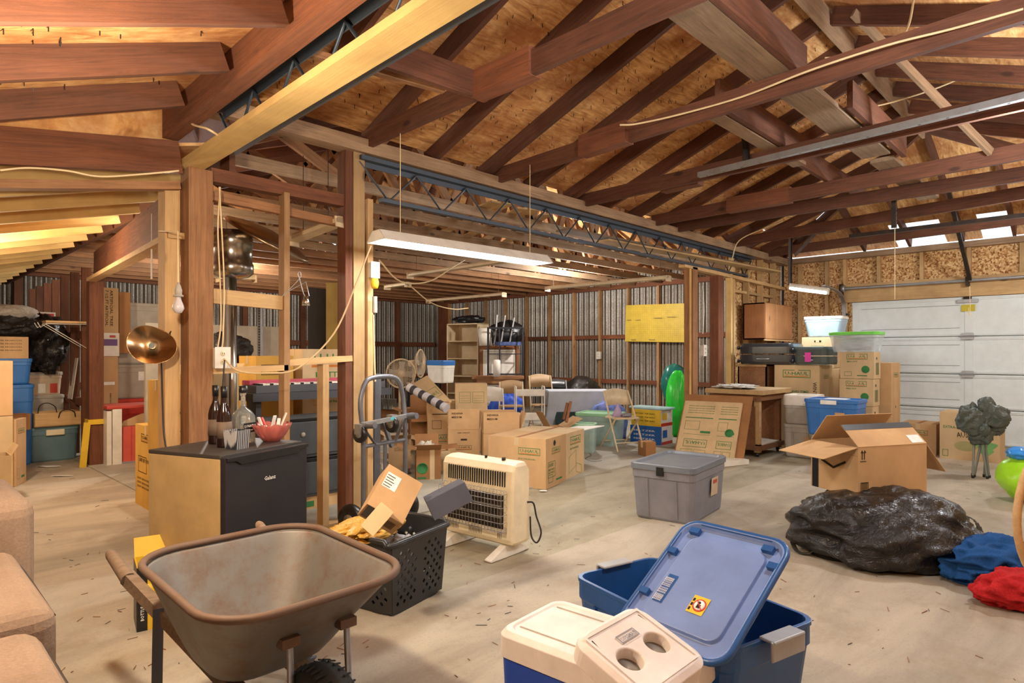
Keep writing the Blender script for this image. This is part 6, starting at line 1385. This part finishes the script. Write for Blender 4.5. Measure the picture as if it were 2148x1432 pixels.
def rack():
    t = thing('metal_rack', 'black metal frame shelf on the wooden table', 'rack', gp(1023, 12.4, .92), math.radians(-46)); w, h, d = .7, 1.0-.05, .4; b = MB(); m = metal('rack_black', '24262b', .5, .3, .1)
    for x in (0, w*.33, w):
        for y in (0, d): b.bar((x, y, 0), (x, y, h), .025, .025, m)
    for z in (0.02, h*.45, h): b.bar((0, 0, z), (w, 0, z), .02, .02, m); b.bar((0, d, z), (w, d, z), .02, .02, m); b.bar((0, 0, z), (0, d, z), .02, .02, m); b.bar((w, 0, z), (w, d, z), .02, .02, m)
    b.build('frame', t); return t
rack()
def table(lab, p, rz, w, d, h, m, name='wooden_table'):
    t = thing(name, lab, 'table', p, rz); b = MB(); b.box((0, 0, h-.05), (w, d, h), m); b.build('top', t)
    for x in (0.02, w-.09):
        for y in (0.02, d-.09): b = MB(); b.box((x, y, 0), (x+.07, y+.07, h-.05), m); b.build('leg', t)
    b = MB(); b.box((.02, .02, h-.14), (w-.02, .05, h-.05), m); b.box((.05, .05, .15), (w-.05, d-.05, .18), m); b.build('rail', t)
table('rough wooden table carrying the black frame shelf', gp(990, 12.0), math.radians(-45), 1.0, .55, .92, MIDW)
table('low wooden bench behind the cartons', gp(912, 10.3), math.radians(-45), .5, .35, .58, PALEW)
b = MB(); b.lathe([(.13, 0), (.16, .36), (.0, .365)], WHITE, 24); tag(b.build('white_bucket', loc=gp(1018, 13.1, 1.52)), 'white round basket on top of the brown hutch', 'bucket')
lumpy('black_wreath', 'dark bushy pile along the wall top behind the bookshelf', 'pile', (*gp(985, 13.9)[:2], zt(679, 14.0)), (.34, .18, .09), BLACK, 3, .3, 3, rotz=-.8)
for i, (x0, y0, x1, y1) in enumerate(((1043, 660, 1040, 700), (1060, 661, 1052, 715), (1079, 666, 1070, 715))):
    b = MB(); b.tube([dep(x0, y0, 12.9), dep(x1, y1, 12.9), dep(x1-3, 722, 12.9)], .018, GALV, 8); tag(b.build('table_leg'), f'upturned chrome furniture leg above the hutch, {ORD[i]} from the bookshelf', 'leg')
lumpy('black_cushion', 'black cushions between the upturned legs on the hutch', 'cushion', (*gp(1062, 13.1)[:2], 1.52), (.38, .16, .26), BLACK, 7, .15, 2, rotz=-.8)
b = MB(); b.loft([rr(.5, .3, .1, 0), rr(.55, .34, .12, .07)], plastic('blue_floral', '4a5a8c', .6, var=.9)); tag(b.build('patterned_seat', loc=gp(1066, 12.7, 1.52), rot=(0, 0, -.8)), 'blue patterned seat pad upside down on the hutch', 'seat')
# chairs in the back
folding_chair('white director chair in front of the stool', gp(1000, 9.6), -.75, WHITE, h=.80)
folding_chair('brown cane backed chair left of the white trolley', gp(1048, 10.6), -.75, beige, seatm=plastic('brown_cane', '9c7d57', .6), h=.86)
folding_chair('tall brown folding chair right of the white trolley', gp(1118, 10.8), -.6, beige, seatm=MATS['brown_cane'], h=.96)
folding_chair('dark folded chair beside the tall brown chair', gp(1145, 11.2), -.75, GALV, seatm=BLACK, h=.86)
lumpy('blue_tarp_bundle', 'bright blue bundle behind the white director chair', 'bundle', (*gp(1062, 11.4)[:2], .0), (.3, .16, .34), plastic('bright_blue_cloth', '2452c4', .6), 12, .2, 3, rotz=-.8)
b = MB(); b.lathe([(.07, 0), (.07, .3), (.05, .32), (0, .32)], WHITE, 20); tag(b.build('paper_roll', loc=gp(1042, 11.9, .92)), 'white roll standing on the wooden table', 'roll')
def trolley():
    t = thing('rolling_cart', 'white three tier rolling cart in the back bay', 'cart', gp(1083, 9.3), -.72); w, d, h = .42, .28, .86
    for z in (h-.14, h-.50, .10): b = MB(); b.box((0, 0, z), (w, d, z+.008), WHITE); [b.box(a, e, WHITE) for a, e in (((0, 0, z), (w, .006, z+.09)), ((0, d-.006, z), (w, d, z+.09)), ((0, 0, z), (.006, d, z+.09)), ((w-.006, 0, z), (w, d, z+.09)))]; b.build('tray', t)
    for x in (.0, w): b = MB(); b.tube([(x, 0, .04), (x, 0, h-.02), (x, .03, h), (x, d-.03, h), (x, d, h-.02), (x, d, .04)], .009, WHITE, 8); b.build('leg', t)
trolley()
for i, (a, c) in enumerate((((1197, 842), (1188, 885)), ((1190, 845), (1182, 880)))):
    b = MB(); b.tube([dep(*a, 8.3), dep(*c, 8.2)], .02, BENCHW, 8); tag(b.build('wooden_stick'), ('thick brown stick leaning beside the pale green tote', 'second brown stick behind the thick one')[i], 'stick')
b = MB(); P = [dep(1250, 955, 8), dep(1238, 962, 8), dep(1228, 966, 8)]
b.tube(smooth_path([at(1232, 948, .01), at(1240, 955, .01), at(1228, 962, .01), at(1245, 968, .01), at(1262, 966, .01)]), .006, CORDK, 6); tag(b.build('power_cord'), 'black cord curled on the floor beside the long carton pair', 'cord')
mc('open brown carton with white inner flap left of the wooden sticks', 1158, 1190, 8.3, .36, .4, CARD, flaps=[('R', 30, .25), ('L', 60, .25)])
oriented('white_board', 'white cardboard flap lying over the open carton', 'cardboard', (dep(1160, 903, 8.0), dep(1215, 903, 7.6), dep(1168, 893, 8.6)), .01, WHITE)
# paint cans on a low board behind the hand truck
table('low dark bench with paint cans behind the fans', gp(785, 9.5), math.radians(-46), .6, .3, .52, MIDW)
for i, px_ in enumerate((797, 810, 822)): b = MB(); b.lathe([(.07, 0), (.072, .004), (.07, .01), (.07, .15), (.073, .155), (.06, .157), (0, .15)], metal('can_tin', '6f7470', .35, .8, .3), 20); tag(b.build('paint_can', loc=gp(px_, 9.5-.05*i, .52)), f'grey paint can on the low bench, {ORD[i]} from the post', 'can')
# ================================================================ FOLDED CANOPY CHAIR, GREEN BALL
def canopy():
    o = at(2058, 1002); t = thing('folded_camp_chair', 'folded camp chair frame with crumpled dark green top standing at right', 'camp chair', o); g = metal('satin_grey_tube', '8f9894', .4, .6, .1)
    rv = Vector((.697, -.717, 0)); fv = Vector((.717, .697, 0))
    for i, (a, c, f_) in enumerate(((-.09, -.08, 0), (-.04, .04, .05), (.03, -.03, -.05), (.07, .08, .05), (-.02, -.07, .1), (.09, .02, .0), (.0, .05, .1))):
        b = MB(); b.tube([rv*a+fv*f_, rv*c*.9+Vector((0, 0, .6))], .011, g, 8); b.lathe([(.014, 0), (.014, .03)], BLACK, 8, Matrix.Translation(rv*a+fv*f_)); b.build('leg', t)
    cv = film_mat('dark_green_vinyl', '4d5650', .28)
    lumpy('canopy_cloth', None, None, rv*-.10+Vector((0, 0, .44)), (.2, .1, .19), cv, 3, .35, .8, (60, 30), parent=t, crease=.5, rotz=-.55); lumpy('canopy_cloth', None, None, rv*.10+Vector((0, 0, .43)), (.19, .1, .22), cv, 9, .35, .8, (60, 30), parent=t, crease=.5, rotz=-1.0)
    lumpy('canopy_cloth', None, None, Vector((0, 0, .36)), (.13, .12, .13), cv, 19, .3, 1.2, (48, 24), parent=t, crease=.3)
canopy()
lumpy('green_ball', 'lime green inflatable at the right edge behind the hoop', 'inflatable', (*gp(2165, 5.7)[:2], .0), (.26, .26, .22), plastic('lime_vinyl', 'a6e62a', .3), 2, .1, 1.5)
lumpy('blue_inflatable', 'small bright blue inflatable on the lime green one', 'inflatable', (*gp(2146, 5.7)[:2], .38), (.15, .12, .06), plastic('sky_vinyl', '2f8be0', .3), 5, .2, 2)
# ================================================================ LEFT BAY STORAGE
HY = 8.0
carton('large plain carton at the left edge, upper of two', (.40, 8.0, .73), (1.02, 8.0, .73), .5, .55, CARD, z=.73)
carton('large plain carton at the left edge, lower of two', (.40, 8.0, 0), (1.02, 8.0, 0), .5, .725, CARDL)
carton('small carton in front of the large plain cartons at the left edge', (.55, 7.3, 0), (.92, 7.3, 0), .3, .42, CARDL, flaps=[('R', 60, .1)])
carton('tall narrow brown carton standing right of the plain cartons', (1.05, 8.05, 0), (1.17, 8.3, 0), .5, .68, CARD, prints=[dict(face='F', size=.9)], tape=False)
carton('small brown carton leaning behind the tall narrow one', (1.1, 8.7, .66), (1.28, 8.8, .66), .2, .18, CARDD, z=.5)
tote('blue tote at the far left, lower of two', (.95, 9.5, 0), (1.42, 9.5, 0), .4, .98, BLUEL, BLUEL, ribs=0, flare=.88)
tote('blue tote at the far left, upper of two under a printed carton', (.93, 9.5, .985), (1.40, 9.5, .985), .4, .31, BLUEL, BLUEL, z=.985, ribs=0, flare=.9)
carton('brown printed carton on the upper blue tote', (1.0, 9.5, 1.295), (1.36, 9.5, 1.295), .35, .26, CARD, z=1.295, printfn=lambda b, w, d, h, fc: [b.text('PAPER PRODUCTS', (w*.12, 0, h*(.8-.15*k)), X3, Z3, .02, TXTK, width=w*.7) for k in range(4)])
bt = tote('blue green tote with cream handle on the floor at far left', (1.38, 9.62, 0), (1.90, 9.62, 0), .5, .44, plastic('slate_teal', '5f7c85', .5), plastic('slate_teal_lid', '6f939b', .5), ribs=0, flare=.92)
b = MB(); b.loft([[Vector((.17, -.03, .33)), Vector((.36, -.03, .33)), Vector((.36, -.03, .40)), Vector((.17, -.03, .40))], [Vector((.17, .01, .33)), Vector((.36, .01, .33)), Vector((.36, .01, .40)), Vector((.17, .01, .40))]], CREAM); b.build('handle', bt, bevel=.005)
t = thing('wooden_crate', 'shallow wooden crate with wire handles on the blue green tote', 'crate', (1.42, 9.55, .445), .05)
for a, e in (((0, 0, 0), (.5, .4, .012)), ((0, 0, 0), (.5, .012, .17)), ((0, .39, 0), (.5, .40, .17)), ((0, 0, 0), (.012, .4, .17)), ((.488, 0, 0), (.5, .4, .17))): b = MB(); b.box(a, e, PALEW); b.build('side_board', t)
b = MB(); b.tube(smooth_path([(.25, .0, .1), (.27, -.02, .18), (.34, -.03, .2), (.41, -.02, .17), (.43, 0, .1)]), .006, IRON, 6); b.build('handle', t)
b = MB(); b.tube(smooth_path([(.12, .39, .14), (.14, .39, .24), (.22, .39, .27), (.3, .39, .22), (.32, .39, .14)]), .006, IRON, 6); b.build('handle', t)
tote('beige tote behind the wooden crate', (1.42, 10.25, 0), (1.86, 10.25, 0), .45, .80, TAUPE, TAUPE, ribs=0)
tote('clear tote with papers on the beige tote', (1.42, 10.25, .80), (1.84, 10.25, .80), .42, .31, plastic('clear_tan_tote', 'cbb49a', .3), TAUPE, z=.80, ribs=0)
for i, (x, m) in enumerate(((1.47, CARDL), (1.57, WHITE), (1.70, REDP))): b = MB(); b.box((x, 10.262, .83), (x+.08, 10.272, 1.04), m); tag(b.build('folder'), ('tan folder showing through the clear tote', 'white folder showing through the clear tote', 'red folder showing through the clear tote')[i], 'folder')
lumpy('black_trash_bag', 'large shiny black rubbish bag slumping over the clear tote', 'bag', (1.62, 10.3, 1.08), (.30, .34, .42), FILM, 5, .22, 2.2, (64, 32), flat=.08, crease=.25)
lumpy('black_trash_bag', 'flatter black bag lying over the cartons at the left edge', 'bag', (1.18, 9.75, 1.55), (.38, .3, .15), FILM, 15, .22, 2.2, (64, 32), flat=.1, crease=.25)
lumpy('grey_pillow', 'pale grey sack on top of the flatter black bag', 'sack', (1.2, 9.85, 1.74), (.3, .26, .11), cloth_mat('grey_sack', 'b0a79c', 30), 25, .15, 2)
b = MB(); b.box((0, 0, 0), (.45, .3, .16), WHITE); b.box((.02, -.002, .1), (.43, 0, .14), REDP); tag(b.build('board_game_box', loc=(1.42, 10.9, 1.78)), 'white and red box behind the black bags', 'box')
b = MB(); b.box((1.3, 10.8, 0), (1.9, 11.2, 1.775), MIDW); tag(b.build('storage_shelf'), 'brown shelf block behind the beige totes', 'shelf')
b = MB(); b.box((0, 0, 0), (.01, .25, .55), WHITE); tag(b.build('picture_board', loc=(1.88, 9.95, .75), rot=(0, .12, 0)), 'thin white board leaning on the left bay studs', 'board')
# shelf bracket on the dark post
t = thing('wall_bracket', 'small plank shelf on white wire brackets beside the dark post', 'bracket', (1.5, 9.3, 1.73)); b = MB(); b.box((0, 0, 0), (.5, .25, .025), PALEW); b.build('plank', t)
for y in (.02, .22): b = MB(); b.tube([(.0, y, -.01), (.48, y, -.01), (.48, y, -.35), (.0, y, -.02), (-.05, y, -.06), (-.08, y, .0)], .005, WHITE, 6); b.build('wire_arm', t)
# caution tape at the post foot
b = MB(); b.box((1.84, 8.86, .50), (2.02, 9.04, .56), YEL); b.bar((1.83, 8.86, .53), (1.78, 8.84, .0), .012, .07, YEL, up=(1, 0, 0))
tag(b.build('caution_tape'), 'yellow caution tape wrapped round the dark post', 'tape')
# right of the dark post
RT = thing('red_table', 'red and white folded play table standing on edge', 'table', (2.0, 8.72, 0), 0); b = MB(); b.box((0, 0, .68), (1.0, .5, .72), plastic('brick_red_plastic', 'b8443a', .4)); b.build('table_top', RT, bevel=.01)
b = MB(); b.box((.06, .0, .0), (.16, .05, .68), WHITE); b.build('leg', RT, bevel=.006); b = MB(); b.box((.0, .0, .0), (.05, .4, .66), WHITE); b.build('side_panel', RT)
b = MB(); b.box((.17, .02, .03), (.95, .06, .46), plastic('coral_plastic', 'cf5a4a', .4)); [b.box((.17+.09*k, .014, .03), (.175+.09*k, .02, .46), REDP) for k in range(8)]; b.build('front_panel', RT)
b = MB(); b.prism([(.17, .46), (.95, .46), (.95, .62), (.7, .64), (.4, .60), (.2, .52)], .10, .12, CARD, 1); b.frame((.5, .1, .5), X3, Z3, .2, .1, .015, CREAM); tag(b.build('cardboard_sheet', loc=(2.0, 8.72, 0)), 'brown printed card sheet inside the red table', 'cardboard')
tote('red tote under the grey totes, behind the red table', (2.15, 9.5, 0), (2.95, 9.5, 0), .45, .75, REDP, REDP, ribs=0)
for k, (z, h_) in enumerate(((.75, .46), (1.215, .40), (1.62, .42))):
    tt = tote(f'grey tote in the stack left of the knotty post, {("lowest with white label", "middle", "topmost")[k]}', (2.28-.05*(k == 0), 9.55, z), (2.85, 9.55, z), .45, h_, TAUPE, TAUPE, z=z, ribs=0, flare=.93)
    for s_ in (0,): b = MB(); b.tube([(-.0, -.01, h_-.02), (-.02, -.02, h_-.04), (-.015, -.02, .05)], .018, GREYB, 8); b.build('latch', tt)
    if k == 0: b = MB(); b.box((.33, -.0, .24), (.48, .012, .36), TXTW); b.build('label_sticker', tt)
carton('tall plain carton standing right of the dark post', (2.08, 9.35, 0), (2.27, 9.35, 0), .2, 1.32, CARD, tape=False, printfn=lambda b, w, d, h, fc: (b.text('MADE IN CHINA', (w*.6, 0, h*.5), Z3, -X3, .025, TXTK), b.rect((0, 0, h*.72), X3, Z3, w*.8, .04, TXTW)))
carton('white toy carton with purple picture on the tall plain carton', (2.06, 9.33, 1.32), (2.28, 9.33, 1.32), .2, .30, WHITE, z=1.32, tape=False, printfn=lambda b, w, d, h, fc: (b.rect((0, 0, h*.45), X3, Z3, w*.9, h*.28, plastic('purple_print', '6f4f86', .6)), b.rect((w*.5, 0, h*.8), X3, Z3, w*.3, h*.1, REDP)))
carton('artificial tree carton standing on the white toy carton', (2.06, 9.33, 1.62), (2.27, 9.33, 1.62), .2, .58, CARD, z=1.62, tape=False, printfn=lambda b, w, d, h, fc: [b.text(s_, (w*(.3+.25*k), 0, h*.95), -Z3, X3, .045, TXTK, width=h*.8) for k, s_ in enumerate(('7 1/2 FT ARTIFICIAL', 'ARTIFICIAL TREE'))])
carton('battered slim carton beside the artificial tree carton', (2.29, 9.38, 1.36), (2.42, 9.38, 1.36), .12, .80, CARDD, z=1.36, tape=False)
# cartons by the knotty post
EXL = lambda b, w, d, h, fc: (b.text('EXTRA-LARGE', (.0, 0, h*.55), X3, Z3, .045, TXTK, width=w*.7), b.text('24" x 18" x 24"', (.0, 0, h*.48), X3, Z3, .03, TXTK), b.frame((.0, 0, h*.08), X3, Z3, .16, .14, .005, TXTK), b.text('FOR YOU', (.02, 0, h*.12), X3, Z3, .04, TXTK, width=.12))
carton('medium moving carton under the extra large one at the pale post', (1.645, 5.42, 0), (2.1, 5.55, 0), .30, .52, cardboard('yellow_cardboard'), [dict(face='L', frac=.8, size=.6, col=TXTK, title='MEDIUM')], printfn=lambda b, w, d, h, fc: b.frame((.02, 0, .05), X3, Z3, .15, .12, .005, TXTK)) if 0 else None
carton('medium moving carton under the extra large one at the pale post', (1.60, 5.30, 0), (1.95, 5.30, 0), .34, .56, cardboard('yellow_cardboard'), [dict(face='L', frac=.72, size=.9, col=TXTK, title='MEDIUM'), dict(face='F', frac=.72, size=.9, col=TXTK)])
carton('extra large moving carton stacked by the pale board post', (1.59, 5.28, .56), (1.95, 5.28, .56), .40, .58, cardboard('yellow_cardboard'), z=.56, printfn=EXL)
carton('moving carton printed SAVE with angled top left of the pale post', (1.69, 5.80, 0), (2.1, 5.80, 0), .60, .72, cardboard('yellow_cardboard'), [dict(face='L', frac=.8, size=.6, col=TXTK, art=False)], printfn=lambda b, w, d, h, fc: (b.text('SAVE! BUY FOUR', Vector((0, d*.8, h*.55)), -Y3, Z3, .05, TXTK, width=d*.5), b.frame(Vector((0, d*.85, h*.42)), -Y3, Z3, d*.4, h*.2, .006, TXTK), [b.text('QUALITY CARTON GUARANTEE', Vector((0, d*.9, h*(.33-.05*k))), -Y3, Z3, .025, TXTK, width=d*.7) for k in range(3)]))
# small litter on the floor
for i, (x, y, w_, d_) in enumerate(((103, 979, .16, .05), (130, 999, .12, .03), (1140, 1031, .04, .03))):
    b = MB(); vs = [(w_*math.cos(a)*(.8+.3*random.random()), d_*math.sin(a)*(.7+.4*random.random()), .003+.006*random.random()) for a in [2*PI*k/9 for k in range(9)]]; b.add(vs, [tuple(range(9))], TXTW); p_ = at(x, y); tag(b.build('paper_scrap', loc=(p_.x, p_.y, .004), rot=(0, 0, -.8), solid=.003), ('torn white paper scrap on the floor before the blue green tote', 'smaller white scrap nearer to the red table', 'tiny white scrap at the foot of the long carton pair')[i], 'paper')
b = MB(); rnd = random.Random(3)
for k in range(260):
    px_, py_ = rnd.uniform(60, 2140), rnd.uniform(960, 1425); p_ = at(px_, py_, .003); a = rnd.uniform(0, PI); L = rnd.uniform(.008, .06); d_ = Vector((math.cos(a), math.sin(a), 0))
    b.bar(p_-d_*L/2, p_+d_*L/2, rnd.uniform(.001, .004), .002, rnd.choice((CORDK, MIDW, REDW)))
tag(b.build('floor_debris'), 'scattered straw, twigs and grit on the concrete floor', 'debris', None, 'stuff')
# nail tips poking through the roof boards
b = MB()
for k in range(900):
    x, y = rnd.uniform(1.4, 8.5), rnd.uniform(RY+.1, WY-.1); z = PZ+SL*(WY-y)+RH; b.bar((x, y, z), (x+rnd.uniform(-.006, .006), y+rnd.uniform(-.006, .006), z-rnd.uniform(.015, .035)), .004, .004, IRON)
for k in range(120):
    x, y = rnd.uniform(.2, 1.1), rnd.uniform(1.6, 4.2); z = LZ(x)+.14; b.bar((x, y, z), (x, y+rnd.uniform(-.006, .006), z-rnd.uniform(.015, .03)), .004, .004, IRON)
tag(b.build('nail_tips'), 'rusty shingle nail tips poking through the roof boards', 'nails', None, 'stuff')

b = MB(); p0_ = dep(318, 505, 4.6); b.tube([p0_, p0_-Vector((0, 0, .28))], .006, WHITE, 6); b.tube([p0_+Vector((0, .0, 0)), p0_+Vector((0, 0, .2))], .003, WHITE, 5); tag(b.build('pull_string'), 'white pull string hanging from the deep header', 'string')
tag(tube_lamp('strip_lamp', 'x', onY(456, 585, 7.2), onY(535, 587, 7.2), 0, None, False, .1, MATS['strip_enamel'], hang=(.1,)), 'short pale strip lamp seen behind the patio heater pole', 'lamp')
